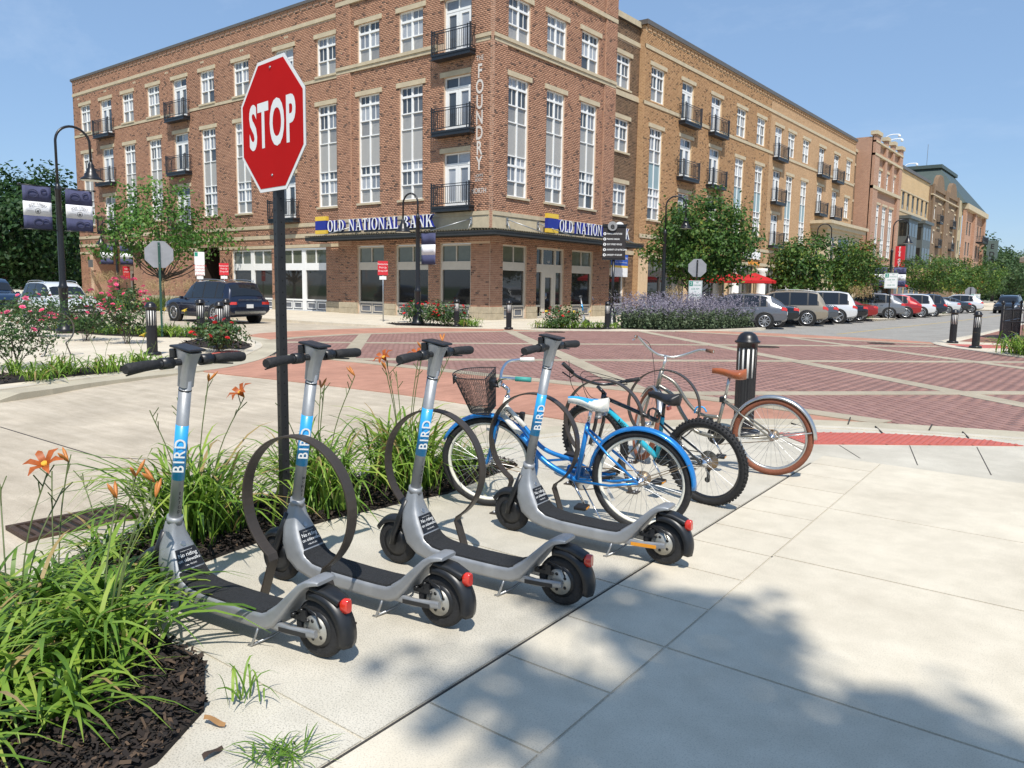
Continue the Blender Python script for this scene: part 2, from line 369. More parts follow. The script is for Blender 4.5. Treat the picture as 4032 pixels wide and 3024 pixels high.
a = G(0, 1678, -.1); b = G(395, 1797, -.1); strip('road_crack', [(a.x-.6, a.y-.35), (a.x, a.y), (b.x, b.y), (b.x+.9, b.y+.55)], -.008, .008, -.2, ZR+.003, C_JOINT)

KP = smooth2([(-2.2, -6), (-2.35, -1.2), (-2.9, 0), (-3.7, .72), (-4.45, 1.4), (-4.97, 2.0), (-5.15, 2.8), (-5.15, 4.5), (-5.15, 5.9), (-5.02, 6.8), (-4.65, 7.7), (-4.15, 8.35), (-3.6, 9.0), (-2.95, 9.62), (-2.0, 10.08), (-.85, 10.5), (.7, 10.9), (3, 11.2), (9, 11.3)], 3)
# ---- our plaza
pz = MB(); pz.sheet([(9, -6)][:0]+KP+[(9, -6)], -.2, -.007)
plaza = struct(pz.build('plaza', C_PLAZA2))
strip('kerb', KP, -.02, -.17, -.2, .0035, C_KERB)
strip('gutter', KP, .5, -.015, -.2, [ZR+.012 if p[1] < 4 else lerp(ZR+.012, -.010, min(1, (p[1]-4)/4.5)) for p in KP], C_GUT)
SK = -.043
def slab(xa, xb, ya, yb, mat, g=.006, gl=None):
    mb = MB(); gl = g if gl is None else gl
    P = [(xa+SK*ya+gl, ya+g), (xb+SK*ya-g, ya+g), (xb+SK*yb-g, yb-g), (xa+SK*yb+gl, yb-g)]
    mb.sheet(P, -.03, random.uniform(-.0006, .0006)); mb.build('paving_slab', mat, plaza, bevel=.004)
XA, XB = -1.93, -1.385
for ya, yb in ((1.75, 3.62), (3.62, 5.6), (5.6, 7.5)): slab(-3.97, XA, ya, yb, C_PLAZA2, .007)
slab(-2.33, XA, .2, 1.75, C_PLAZA2, .007); slab(-2.33, XA, -1.5, .2, C_PLAZA2, .007)
ys = [-.98, -.47, .04, .55, 1.06, 1.57, 2.08, 2.59, 3.10, 3.62, 4.12, 4.62, 5.05, 5.56, 5.98, 6.48, 6.98, 7.48, 7.9]
for i in range(len(ys)-1): slab(XA, XB, ys[i], ys[i+1], C_PLAZA, .006, .016)
for xa, xb in ((XB, .16), (.16, 1.7), (1.7, 3.24), (3.24, 4.8)):
    for ya, yb in ((-1.5, .04), (.04, 1.57), (1.57, 3.10), (3.10, 4.65), (4.65, 5.97), (5.97, 7.9)): slab(xa, xb, ya, yb, C_PLAZA, .007)
strip('joint_sealant', [(XA+SK*y, y) for y in (-1, 1, 3, 5, 7.5)], -.008, .001, -.03, -.0035, C_JOINT)
strip('joint_sealant', [(XA+SK*4.62, 4.635), (5, 4.65)], -.006, .006, -.03, -.004, C_JOINT)
# slab joints across the ramp zone
for xa, ya, xb, yb in ((-2.45, 8.0, -2.9, 8.55), (-1.95, 8.05, -2.3, 8.6), (-1.45, 8.1, -1.72, 9.1), (-.85, 8.1, -1.15, 9.5), (-.3, 8.1, -.6, 9.95), (.3, 8.1, .1, 10.4)):
    strip('joint_groove', [(xa, ya), (xb, yb)], -.004, .004, -.03, -.0045, C_JOINT)
for (xa, ya), (xb, yb) in (((-3.3, 8.72), (-3.62, 8.98)), ((-2.75, 9.25), (-3.15, 9.62)), ((-2.1, 9.62), (-2.3, 10.1)), ((-1.3, 10.02), (-1.42, 10.42)), ((-.5, 10.1), (-.6, 10.7)), ((-2.6, 10.05), (-2.72, 10.6)), ((-1.75, 10.3), (-1.8, 10.75))):
    strip('joint_groove', [(xa, ya), (xb, yb)], -.006, .006, -.03, .006, C_JOINT)
# ---- tactile tile with truncated domes
TP = [(-3.03, 8.82), (-2.72, 9.16), (-2.2, 9.58), (-1.62, 9.88), (-1.1, 10.0), (-.77, 9.92), (-1.71, 9.14), (-2.59, 8.40)]
def tactile(poly, label):
    mb = MB(); mb.sheet(poly, -.02, .003)
    xs = np.arange(min(p[0] for p in poly), max(p[0] for p in poly), .06); yy = np.arange(min(p[1] for p in poly), max(p[1] for p in poly), .06)
    g = np.array([(x, y) for x in xs for y in yy])+.03; g = g[inpoly(g, poly)]
    for x, y in g: mb.lathe([(.016, .002), (.011, .009), (.0, .010)], 6, (x, y, 0))
    return tag(mb.build('tactile_tile', RED_TILE), label, 'tactile paving', 'red tactile warning tiles at the kerb ramps')
tactile(TP, 'curved red tactile warning tile with raised domes behind the bicycles')
# ---- raised junction: base, pavers, bands, crosswalks
PAV = smooth2([(-13.4, 11.15), (-6, 11.15), (-3.4, 10.85), (-2.3, 10.62), (-.8, 10.95), (1, 11.35), (6, 11.7)], 2)+smooth2([(6, 21.8), (2, 22), (-.2, 22.9), (-2.1, 24.3), (-3.1, 25.7), (-4.1, 27), (-4.7, 28), (-4.9, 28.3)], 2)+[(-9.9, 28.25), (-13.3, 28.3)]+smooth2([(-14.1, 27.9), (-15.9, 26), (-17.2, 24.4), (-18, 22.7), (-19.3, 20), (-20, 17.4), (-19.9, 15), (-19.15, 13.35), (-17.9, 12.6), (-16.6, 11.75), (-15.35, 10.9)], 2)
mb = MB(); mb.sheet(PAV, -.2, -.0255); inter = struct(mb.build('intersection', C_PAVBED))
def bandm(poly): return poly
th = R(45); e1 = np.array([math.cos(th), math.sin(th)]); e2 = np.array([-math.sin(th), math.cos(th)])
PW, PL_ = .14, .27
gi, gj = np.meshgrid(np.arange(-190, 260), np.arange(-20, 190))
ox = gi.ravel()*PW; oy = gj.ravel()*PL_+(gi.ravel() % 2)*PL_/2
ctr = np.array([-20, 6])+ox[:, None]*e1+(oy[:, None]-6)*e2
near_ok = inpoly(ctr, PAV) & (np.hypot(ctr[:, 0], ctr[:, 1]) < 34); ctr = ctr[near_ok]
# bands (two diagonal families) and the borders
BANDS = [[(-13.35, 11.2), (-19.85, 17.5)], [(-18.45, 23.35), (-6.3, 11.35)], [(-14.8, 27.1), (1.2, 11.5)], [(-9.6, 28.2), (6, 13.4)],
         [(-18.9, 13.0), (-4.6, 27.3)], [(-13.5, 11.25), (-1.2, 23.4)], [(-5.55, 11.2), (4.9, 21.7)]]
zb = -.0125
for i, bd in enumerate(BANDS): strip('paving_band', bd, -.2, .2, -.1, zb+.0004*i, C_BAND)
strip('paving_band', smooth2([(-15.3, 10.85), (-13.4, 11.12), (-10, 11.12), (-6.2, 11.12), (-4.6, 11.02), (-3.4, 10.82), (-2.3, 10.6)], 3), -.19, .19, -.1, zb+.004, C_BAND)
strip('paving_band', smooth2([(-19.15, 13.3), (-19.9, 15), (-20.05, 17.4), (-19.3, 20), (-18, 22.7), (-17, 24.3)], 3), -.19, .19, -.1, zb+.0045, C_BAND)
strip('paving_band', [(-13.4, 28.25), (-4.9, 28.25)], -.19, .19, -.1, zb+.005, C_BAND)
keep = np.ones(len(ctr), bool)
for (xa, ya), (xb, yb) in BANDS:
    d = np.array([xb-xa, yb-ya]); d = d/np.hypot(*d); rel = ctr-np.array([xa, ya]); keep &= np.abs(rel[:, 0]*d[1]-rel[:, 1]*d[0]) > .12
ctr = ctr[keep]; dist = np.hypot(ctr[:, 0], ctr[:, 1])
ang = np.degrees(np.arctan2(ctr[:, 1], ctr[:, 0]))-(90+37.96)
vis = (np.abs(ang) < 33); order = np.argsort(np.where(vis, dist, 999)); nearp = order[:300]; farp = order[300:]
gpx, gpy = PW/2-.004, PL_/2-.004
pm = MB(); q = []
for sx, sy, z in ((-1, -1, -.03), (1, -1, -.03), (1, 1, -.03), (-1, 1, -.03)): q.append((sx*gpx, sy*gpy, z))
for sx, sy in ((-1, -1), (1, -1), (1, 1), (-1, 1)): q.append((sx*(gpx-.006), sy*(gpy-.006), .0))
pm.add(q, [(4, 5, 6, 7), (0, 1, 5, 4), (1, 2, 6, 5), (2, 3, 7, 6), (3, 0, 4, 7)]); paver_me = pm.mesh('paver', PAVER_O)
for i in nearp: obj('paver', paver_me, inter, (*ctr[i], -.0185+random.uniform(-.0015, .0015)), th+random.uniform(-.012, .012))
def boxes_mesh(name, ctr, z, U, V, hu, hv, mat, jit=.0015):
    n = len(ctr); zz = z+rng.uniform(-jit, jit, n)
    P = np.zeros((n, 8, 3))
    for k, (su, sv, ins, dz) in enumerate(((-1,-1,0,-.03),(1,-1,0,-.03),(1,1,0,-.03),(-1,1,0,-.03),(-1,-1,.006,0),(1,-1,.006,0),(1,1,.006,0),(-1,1,.006,0))):
        P[:, k, :2] = ctr+su*(hu-ins)*U+sv*(hv-ins)*V; P[:, k, 2] = zz+dz
    F = np.array([(4,5,6,7),(0,1,5,4),(1,2,6,5),(2,3,7,6),(3,0,4,7)])[None]+8*np.arange(n)[:, None, None]
    return big_mesh(name, P.reshape(-1, 3), F.reshape(-1, 4), mat, np.repeat(rng.random(n), 5))
o = obj('pavers', boxes_mesh('pavers', ctr[farp], -.0185, e1, e2, gpx, gpy, PAVER), inter); o['kind'] = 'stuff'
def flat(name, poly, z, mat): mb = MB(); mb.sheet(poly, -.15, z); return struct(mb.build(name, mat))
flat('crosswalk', smooth2([(-13.95, 8.25), (-13.3, 7.85), (-11.2, 8.05), (-8.5, 8.2), (-6.5, 8.1), (-5.1, 8.0)], 2)+smooth2([(-4.6, 8.3), (-4.05, 8.9), (-3.4, 9.5), (-2.9, 9.95), (-2.1, 10.45)], 2)+smooth2([(-2.3, 10.55), (-3.4, 10.75), (-6, 11.05), (-13.4, 11.05), (-15.2, 10.75), (-14.9, 9.7)], 2), -.0205, C_SALMON)
flat('crosswalk', smooth2([(-21, 13.6), (-22.4, 15.2), (-22.9, 17.5), (-22.7, 20), (-21.6, 22.2), (-19.2, 23.9)], 2)+smooth2([(-17.1, 24.3), (-18, 22.7), (-19.3, 20), (-20, 17.4), (-19.9, 15), (-19.15, 13.3)], 2), -.0205, C_SALMON)
flat('crosswalk', [(-14, 28.3), (-13, 30.2), (-10.2, 30.5), (-6.5, 30.1), (-5.2, 29.6), (-4.8, 28.3)], -.0205, C_SALMON)
# ---- left corner island
LI = smooth2([(-12.3, -8), (-12.5, 2), (-12.9, 4.3), (-13.4, 5.5), (-13.7, 6.7), (-13.95, 8), (-14.45, 8.9), (-15.2, 9.85), (-16.3, 10.9), (-17.55, 12), (-19.2, 12.95), (-21.3, 13.55), (-26, 13.7), (-60, 13.6), (-150, 13.4)], 3)
mb = MB(); mb.sheet(LI+[(-150, -8)], -.2, 0); struct(mb.build('corner_walk', C_WALK))
strip('kerb', LI, .02, .19, -.2, .004, C_KERB); strip('gutter', LI, -.5, .015, -.2, [ZR+.012 if (p[1] < 4 or p[0] < -27) else -.0115 for p in LI], C_GUT)
tactile([(-14.75, 8.75), (-15.1, 8.6), (-15.75, 9.15), (-16.6, 10.05), (-16.9, 10.6), (-16.55, 10.72), (-15.5, 9.85)], 'red tactile warning tile on the corner behind the nearest scooter handlebar')
# ---- bank corner and long sidewalk
BK = smooth2([(-150, 21.6), (-60, 21.6), (-32, 21.6), (-26, 21.6), (-23.4, 21.75), (-20.6, 22.9), (-19, 23.95), (-17.2, 25), (-15.5, 26.4), (-14.2, 28.2), (-13.2, 30.5), (-12.7, 33)], 3)
bays = [(-12.6, 34.3), (-17.4, 34.5), (-17.4, 51.6), (-12.1, 51.9), (-11.7, 54.8), (-17.4, 55.0), (-17.4, 68), (-11.5, 68.3), (-11.2, 73), (-17.4, 73.3), (-17.4, 97), (-11.2, 97.4), (-11, 102), (-12, 260)]
mb = MB(); mb.sheet(BK+bays+[(-40, 260), (-150, 60)], -.2, 0); struct(mb.build('sidewalk', C_WALK))
strip('kerb', BK+bays[:1], .02, .19, -.2, .004, C_KERB); strip('kerb', bays[:3], .0, .15, -.2, .003, C_KERB); strip('kerb', bays[2:7], .0, .15, -.2, .003, C_KERB); strip('kerb', bays[6:], .0, .15, -.2, .003, C_KERB)
# ---- right far corner
RC = smooth2([(-4.6, 260), (-4.7, 90), (-4.8, 43), (-5.0, 33), (-5.05, 30.5), (-4.95, 28.6), (-4.15, 26.9), (-3.1, 25.6), (-2.1, 24.2), (-.3, 22.8), (2, 22.1), (12, 21.9), (90, 21.9)], 3)
mb = MB(); mb.sheet(RC+[(90, 260)], -.2, 0); struct(mb.build('corner_pavement', C_WALK))
strip('kerb', RC, .02, .19, -.2, .004, C_KERB)
C_RBRICK = concrete('red_brick_walk', (.27, .125, .088), stain=.2, speck=.2)
mb = MB(); mb.sheet([(-4.5, 30.6), (4, 30.6), (4, 60), (-4.5, 60)], -.02, .004); struct(mb.build('brick_walk', C_RBRICK))
mb = MB(); mb.sheet([(-4.6, 28.6), (-3.7, 27.2), (-2.2, 28.2), (-3.2, 29.4)], -.02, .004); tag(mb.build('tactile_tile', RED_TILE), 'small red tactile tile at foot of the two far right bollards', 'tactile paving', 'red tactile warning tiles at the kerb ramps')
# ---- street markings and drains
YEL = M('faded_yellow_line', (.42, .31, .12), .8, var=.2, scale=3)
strip('lane_line', [(-9.4, 33.5), (-8.6, 60), (-8.2, 160)], -.06, .06, -.15, ZR+.005, YEL)
LINEW = M('faded_white_line', (.6, .58, .53), .8, var=.2, scale=3)
for y in (37.0, 39.4, 41.8, 44.2, 46.6, 49.0, 57.8, 60.9, 64.3): strip('parking_line', [(-17.2, y), (-12.6, y)], -.05, .05, -.15, ZR+.004, LINEW)
RUST = M('rusty_cast_iron', (.075, .047, .033), .8, .3, var=.35, scale=12, bump=.4, bscale=30)
def grate(name, c, rz, L_, W_, label, n):
    t = thing(name, label, 'drain', (c[0], c[1], c[2]), rz); mb = MB()
    for s in (-1, 1): mb.box((0, s*(W_/2-.02), .0), (L_, .04, .03)); mb.box((s*(L_/2-.02), 0, 0.0005), (.04, W_-.085, .03))
    mb.build('frame', RUST, t); q = MB(); q.box((0, 0, -.008), (L_-.09, W_-.09, .006)); q.build('pit', DARKIN, t); bar = MB(); bar.box((0, 0, 0), (.03, W_-.1, .022)); me = bar.mesh('bar', RUST)
    for i in range(n): obj('bar', me, t, ((i-(n-1)/2)*(L_-.1)/n, 0, 0))
    return t
g0 = G(300, 2065, ZR)
grate('drain_grate', (g0.x, g0.y, ZR+.018), R(88), .75, .42, 'rusty storm drain grate in the gutter beside the lily bed', 9)
def manhole(p, rad, label):
    t = thing('manhole_cover', label, 'manhole cover', p, 0, 'manhole covers in the brick junction'); mb = MB(); mb.lathe([(rad, -.01), (rad, .008), (rad-.05, .010)], 28); mb.build('ring', RUST, t)
    q = MB(); q.lathe([(rad-.055, -.01), (rad-.055, .007)], 28); q.build('plate', RUST, t); b2 = MB(); b2.box((0, 0, .011), (.04, rad*1.2, .006)); me = b2.mesh('rib', DARKIN)
    for i in range(-3, 4): obj('rib', me, t, (i*rad*.24, 0, 0), 0, (1, math.sqrt(max(.05, 1-(i*.25)**2)), 1))
p = G(3010, 1364); manhole((p.x, p.y, -.012), .42, 'round iron manhole cover in the red paving behind the near bollard')
p = G(3470, 1351); manhole((p.x, p.y, -.012), .42, 'round iron manhole cover in the red paving before the parked cars')
p = G(2185, 1306); manhole((p.x, p.y, -.012), .38, 'round iron manhole cover in front of the bank door flowerbed')
# ---- mulch beds
BED = [(-4.98, 5.62), (-4.25, 5.55), (-4.05, 4.4), (-4.2, 3.5), (-4.2, 3.0), (-4.1, 2.45), (-3.98, 1.9), (-3.85, 1.7), (-2.95, 1.7), (-2.62, 1.5), (-2.44, 1.22), (-2.42, .2), (-2.75, .05), (-3.5, .75), (-4.28, 1.48), (-4.78, 2.1), (-4.96, 2.9)]
LB1 = [(-13.1, 3.2), (-13.55, 4.6), (-13.95, 6), (-14.2, 7.25), (-14.95, 7.5), (-15.1, 6), (-14.9, 4.5), (-14.6, 3)]
LB2 = [(-20.6, 12.5), (-19, 12.45), (-17.5, 11.65), (-16.9, 11.05), (-17.8, 10.6), (-19.3, 10.7), (-20.4, 11.6)]
LB3 = [(-29.3, 12.9), (-22.5, 12.9), (-21.6, 12.6), (-22.2, 11.5), (-24, 10.9), (-29.5, 10.5)]
BB1 = [(-25.0, 23.2), (-23.4, 22.3), (-21.1, 23.2), (-20.4, 24.2), (-22.2, 24.6), (-24.6, 24.3)]
BB2 = [(-18.6, 25.0), (-16.4, 26.6), (-16.2, 27.8), (-17.2, 28.0), (-18.9, 26.2)]
SAGE = [(-16.3, 27.7), (-14.5, 28.4), (-13.4, 31), (-12.9, 34.1), (-17.3, 34.2), (-17.6, 31)]
RB = [(-2.8, 26.2), (-1.9, 24.8), (0, 23.6), (2, 23.1), (2, 26), (-1, 27)]
def chips(poly, dens, name, lo=.015, hi=.05):
    x0, x1 = min(p[0] for p in poly), max(p[0] for p in poly); y0, y1 = min(p[1] for p in poly), max(p[1] for p in poly)
    n = int((x1-x0)*(y1-y0)*dens); P = np.column_stack([rng.uniform(x0, x1, n), rng.uniform(y0, y1, n)]); P = P[inpoly(P, poly)]; n = len(P)
    a = rng.uniform(0, 2*PI, n); L_ = rng.uniform(lo, hi, n); W_ = L_*rng.uniform(.25, .6, n); ti = rng.normal(0, .45, n); tj = rng.normal(0, .45, n)
    z = rng.uniform(.014, .05, n); V = np.zeros((n, 4, 3))
    for k, (s, t) in enumerate(((-1, -1), (1, -1), (1, 1), (-1, 1))):
        V[:, k, 0] = P[:, 0]+s*L_*np.cos(a)-t*W_*np.sin(a); V[:, k, 1] = P[:, 1]+s*L_*np.sin(a)+t*W_*np.cos(a); V[:, k, 2] = np.maximum(z+s*L_*np.sin(ti)+t*W_*np.sin(tj), .006)
    return big_mesh(name, V.reshape(-1, 3), np.arange(4*n).reshape(-1, 4), MULCH, rng.random(n))
def bed(poly, dens, lo=.015, hi=.05):
    mb = MB(); mb.sheet(poly, -.05, .012); b = struct(mb.build('mulch_bed', MULCHB)); o = obj('bark_chips', chips(poly, dens, 'bark_chips', lo, hi), b); o['kind'] = 'stuff'
bed(BED, 5500, .005, .019); bed(LB1, 120); bed(LB2, 100); bed(LB3, 40); bed(BB1, 40); bed(BB2, 40); bed(SAGE, 15); bed(RB, 60)
flat('planting_strip', [(-58, 22.4), (-40, 22.4), (-40, 24.4), (-58, 24.4)], .006, MULCHB)
# ================================================================== BUILDINGS
class Fr:
    "facade frame: u along the wall, d outward, z up"
    def __init__(s, o, u, n): s.o = Vector(o); s.u = Vector(u); s.n = Vector(n)
    def p(s, u, d, z): return s.o+s.u*u+s.n*d+Vector((0, 0, z))
    def box(s, mb, u0, u1, z0, z1, d0, d1, mi=0):
        P = [s.p(u, d, z) for z in (z0, z1) for u, d in ((u0, d1), (u1, d1), (u1, d0), (u0, d0))]
        return mb.add(P, BOXF, mi)
    def quad(s, mb, u0, u1, z0, z1, d, mi=0): return mb.add([s.p(u0, d, z0), s.p(u1, d, z0), s.p(u1, d, z1), s.p(u0, d, z1)], [(0, 1, 2, 3)], mi)
    def rot(s): return math.atan2(s.u.y, s.u.x)
def wall(fr, u0, u1, z0, z1, holes, mat, parent, name='wall', rev=.22, d=0.):
    holes = [h for h in holes if h[1] > u0 and h[0] < u1]
    us = sorted({u0, u1, *[h[0] for h in holes if u0 < h[0] < u1], *[h[1] for h in holes if u0 < h[1] < u1]})
    zs = sorted({z0, z1, *[h[2] for h in holes if z0 < h[2] < z1], *[h[3] for h in holes if z0 < h[3] < z1]}); mb = MB()
    for i in range(len(us)-1):
        for j in range(len(zs)-1):
            cu, cz = (us[i]+us[i+1])/2, (zs[j]+zs[j+1])/2
            if any(h[0] < cu < h[1] and h[2] < cz < h[3] for h in holes): continue
            fr.quad(mb, us[i], us[i+1], zs[j], zs[j+1], d)
    for a, b, c, e in [h[:4] for h in holes]:
        mb.add([fr.p(a, d, c), fr.p(a, d-rev, c), fr.p(a, d-rev, e), fr.p(a, d, e)], [(0, 1, 2, 3)]); mb.add([fr.p(b, d, c), fr.p(b, d-rev, c), fr.p(b, d-rev, e), fr.p(b, d, e)], [(3, 2, 1, 0)])
        mb.add([fr.p(a, d, e), fr.p(b, d, e), fr.p(b, d-rev, e), fr.p(a, d-rev, e)], [(0, 1, 2, 3)]); mb.add([fr.p(a, d, c), fr.p(b, d, c), fr.p(b, d-rev, c), fr.p(a, d-rev, c)], [(3, 2, 1, 0)])
    return mb.build(name, mat, parent)
def bricks(fr, u0, u1, z0, z1, holes, d=.012):
    BL, BH, J = .212, .0905, .0145; R0 = []
    nr = int((z1-z0)/BH)
    for r in range(nr):
        za = z0+r*BH; zc = za+BH/2; cuts = sorted([(max(h[0], u0), min(h[1], u1)) for h in holes if h[2]-.03 < zc < h[3]+.03 and h[1] > u0 and h[0] < u1])
        s = u0; iv = []
        for a, b in cuts:
            if a > s+.02: iv.append((s, a))
            s = max(s, b)
        if u1 > s+.02: iv.append((s, u1))
        off = u0+(r % 2)*BL/2
        for a, b in iv:
            k0 = math.floor((a-off)/BL); k1 = math.ceil((b-off)/BL); e = off+np.arange(k0, k1+1)*BL
            lo = np.maximum(e[:-1], a); hi = np.minimum(e[1:], b); ok = hi-lo > .03
            n = ok.sum()
            if n: R0.append(np.column_stack([lo[ok]+J/2, hi[ok]-J/2, np.full(n, za+J/2), np.full(n, za+BH-J/2)]))
    B = np.concatenate(R0); n = len(B); dd = d+rng.uniform(-.0025, .0025, n)
    o, U, N = [np.array(v) for v in (fr.o, fr.u, fr.n)]; P = np.zeros((n, 8, 3))
    for k, (a, c, f) in enumerate(((0, 2, 0), (1, 2, 0), (1, 3, 0), (0, 3, 0), (0, 2, 1), (1, 2, 1), (1, 3, 1), (0, 3, 1))):
        P[:, k, :] = o+B[:, a, None]*U+(dd*f)[:, None]*N; P[:, k, 2] += B[:, c]
    F = np.array([(4, 5, 6, 7), (0, 1, 5, 4), (1, 2, 6, 5), (2, 3, 7, 6), (3, 0, 4, 7)])[None]+8*np.arange(n)[:, None, None]
    return P.reshape(-1, 3), F.reshape(-1, 4), np.repeat(rng.random(n), 5)
class Bricks:
    def __init__(s): s.L = []
    def add(s, *a, **k): s.L.append(bricks(*a, **k))
    def build(s, parent, mat):
        off = 0; Vs = []; Fs = []; Rs = []
        for V, F, r in s.L: Vs.append(V); Fs.append(F+off); Rs.append(r); off += len(V)
        o = obj('bricks', big_mesh('bricks', np.concatenate(Vs), np.concatenate(Fs), mat, np.concatenate(Rs)), parent); o['kind'] = 'stuff'
# ---- window kits (local frame: x along wall, -y outward, z up from sill)
_pm = MB(); _pm.add([(-.5, 0, 0), (.5, 0, 0), (.5, 0, 1), (-.5, 0, 1)], [(0, 1, 2, 3)])
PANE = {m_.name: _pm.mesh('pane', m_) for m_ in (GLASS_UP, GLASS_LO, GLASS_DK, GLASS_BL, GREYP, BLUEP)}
def fb(mb, x0, x1, z0, z1, y0=-.05, y1=.03, mi=0): mb.box2((x0, y0, z0), (x1, y1, z1), mi)
_kit = {}
def kit(w, segs, white=WHITE):
    """segs from bottom: list of (z0,z1,kind) kind: lo (1 light), up (2 lights), tr (transom), pn (panel)"""
    key = (w, tuple(segs), white.name)
    if key in _kit: return _kit[key]
    mb = MB(); H = segs[-1][1]; t = .06; panes = []
    fb(mb, -w/2, -w/2+t, 0, H, -.06, .05); fb(mb, w/2-t, w/2, 0, H, -.06, .05); fb(mb, -w/2+t, w/2-t, H-t, H, -.061, .049); fb(mb, -w/2+t, w/2-t, 0, t, -.062, .048)
    fb(mb, -.045, .045, t, H-t, -.058, .04)
    for z0, z1, k in segs:
        a = t if z0 == 0 else 0; b = t if z1 == H else 0
        if z0 > 0: hb = .06 if k in ('up', ) else .05; fb(mb, -w/2+t, w/2-t, z0-hb/2-(.03 if k == 'tr' else 0), z0+hb/2+(.03 if k == 'tr' else 0), -.064, .03)
        for s in (-1, 1):
            xa, xb = (.045, w/2-t) if s > 0 else (-w/2+t, -.045)
            panes.append(((xa+xb)/2, z0+a, xb-xa, z1-z0-a-b, {'lo': 'lower_window_screen', 'pn': 'grey_panel_paint', 'pb': 'blue_grey_panel_paint', 'dk': 'dark_shop_glass', 'bl': 'shop_transom_blinds'}.get(k, 'upper_window_glass')))
            if k in ('up', 'tr'): fb(mb, (xa+xb)/2-.011, (xa+xb)/2+.011, z0+.02, z1-.02, -.028, .012)
            if k not in ('pn', 'pb'):
                for x_ in (xa, xb-.028): fb(mb, x_, x_+.028, z0+a, z1-b, -.034, .02)
    _kit[key] = (mb.mesh('window', white), panes); return _kit[key]
def lint_mesh(w, h=.24, d=.07):
    mb = MB(); mb.box2((-w/2, -d, 0), (w/2, .1, h)); return mb.mesh('lintel', STONE)
_lm = {}
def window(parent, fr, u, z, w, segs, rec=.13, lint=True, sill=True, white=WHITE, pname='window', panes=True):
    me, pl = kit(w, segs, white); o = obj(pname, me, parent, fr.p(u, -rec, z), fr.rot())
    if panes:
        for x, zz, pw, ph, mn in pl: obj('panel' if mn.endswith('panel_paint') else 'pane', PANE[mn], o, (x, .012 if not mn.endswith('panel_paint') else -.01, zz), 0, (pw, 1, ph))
    H = segs[-1][1]
    if lint:
        if ('l', w) not in _lm: _lm[('l', w)] = lint_mesh(w+.46); _lm[('s', w)] = lint_mesh(w+.3, .11, .1)
        obj('lintel', _lm[('l', w)], o, (0, -rec+.0, H+.005))
    if sill and not fr is None:
        if ('s', w) not in _lm: _lm[('l', w)] = lint_mesh(w+.46); _lm[('s', w)] = lint_mesh(w+.3, .11, .1)
        obj('sill', _lm[('s', w)], o, (0, -rec, -.115))
    return o
S4 = [(0, .80, 'lo'), (.80, 1.58, 'up'), (1.58, 2.07, 'tr')]
SL = [(0, .76, 'lo'), (.76, 1.5, 'up'), (1.5, 1.97, 'tr'), (1.97, 3.57, 'pn'), (3.57, 4.37, 'lo'), (4.37, 5.2, 'up'), (5.2, 5.69, 'tr')]
SLB = [(a, b, 'pb' if k == 'pn' else k) for a, b, k in SL]
def door_mesh(w=1.75, h=2.62):
    mb = MB(); t = .07
    fb(mb, -w/2, -w/2+t, 0, h, -.06, .05); fb(mb, w/2-t, w/2, 0, h, -.06, .05); fb(mb, -w/2+t, w/2-t, h-t, h, -.061, .049); fb(mb, -w/2+t, w/2-t, 2.02, 2.13, -.063, .03); fb(mb, -.03, .03, 2.13, h-t, -.05, .03)
    for s in (-1, 1):
        xa, xb = (.01, w/2-t) if s > 0 else (-w/2+t, -.01)
        fb(mb, xa, xa+.16, 0, 2.02, -.05, .02); fb(mb, xb-.16, xb, 0, 2.02, -.05, .02); fb(mb, xa+.16, xb-.16, 0, .28, -.049, .02); fb(mb, xa+.16, xb-.16, 1.88, 2.02, -.048, .02)
    return mb.mesh('balcony_door', WHITE)
DOORM = door_mesh()
def balcony_meshes(w=2.55, dp=.52):
    b = MB(); b.box2((-w/2, -dp, 0), (w/2, 0, .09)); b.box2((-w/2+.03, -dp+.03, -.12), (w/2-.03, -.0, 0)); b.box2((-w/2, -dp-.01, -.17), (w/2, -.02, -.12))
    f = b.mesh('balcony', IRON); r = MB()
    for x in (-w/2+.03, w/2-.03, ): r.box2((x-.03, -dp+.005, .09), (x+.03, -dp+.065, 1.24))
    for x in (-w/2+.2, w/2-.2): r.box2((x-.02, -dp+.015, .09), (x+.02, -dp+.055, 1.2))
    for zz in (.2, 1.02, 1.13): r.box2((-w/2+.06, -dp+.02, zz), (w/2-.06, -dp+.05, zz+.035)); r.box2((-w/2+.015, -dp+.066, zz+.001), (-w/2+.045, 0, zz+.036)); r.box2((w/2-.045, -dp+.066, zz+.001), (w/2-.015, 0, zz+.036))
    n = 17
    for i in range(n): x = -w/2+.1+(w-.2)*(i+.5)/n; r.box2((x-.009, -dp+.026, .236), (x+.009, -dp+.044, 1.02))
    for s in (-1, 1):
        for i in range(4): y = -dp+.1+(dp-.1)*(i+.3)/4; r.box2((s*(w/2-.03)-.009, y-.009, .236), (s*(w/2-.03)+.009, y+.009, 1.02))
    return f, r.mesh('railing', IRON)
BALF, BALR = balcony_meshes()
def balcony(parent, fr, u, z, lint=True):
    o = obj('balcony_door', DOORM, parent, fr.p(u, -.16, z+.09), fr.rot())
    for s in (-1, 1):
        obj('pane', PANE['upper_window_glass'], o, (s*.42, .0, 2.13), 0, (.78, 1, .42)); obj('pane', PANE['upper_window_glass'], o, (s*.4125, .0, .28), 0, (.48, 1, 1.6))
    if ('l', 1.75) not in _lm: _lm[('l', 1.75)] = lint_mesh(2.2)
    obj('lintel', _lm[('l', 1.75)], o, (0, -.16, 2.63))
    b = obj('balcony', BALF, parent, fr.p(u, .014, z), fr.rot()); obj('railing', BALR, b)
    return b
def hole4(u, w=1.62): return (u-w/2, u+w/2, 13.40, 15.47)
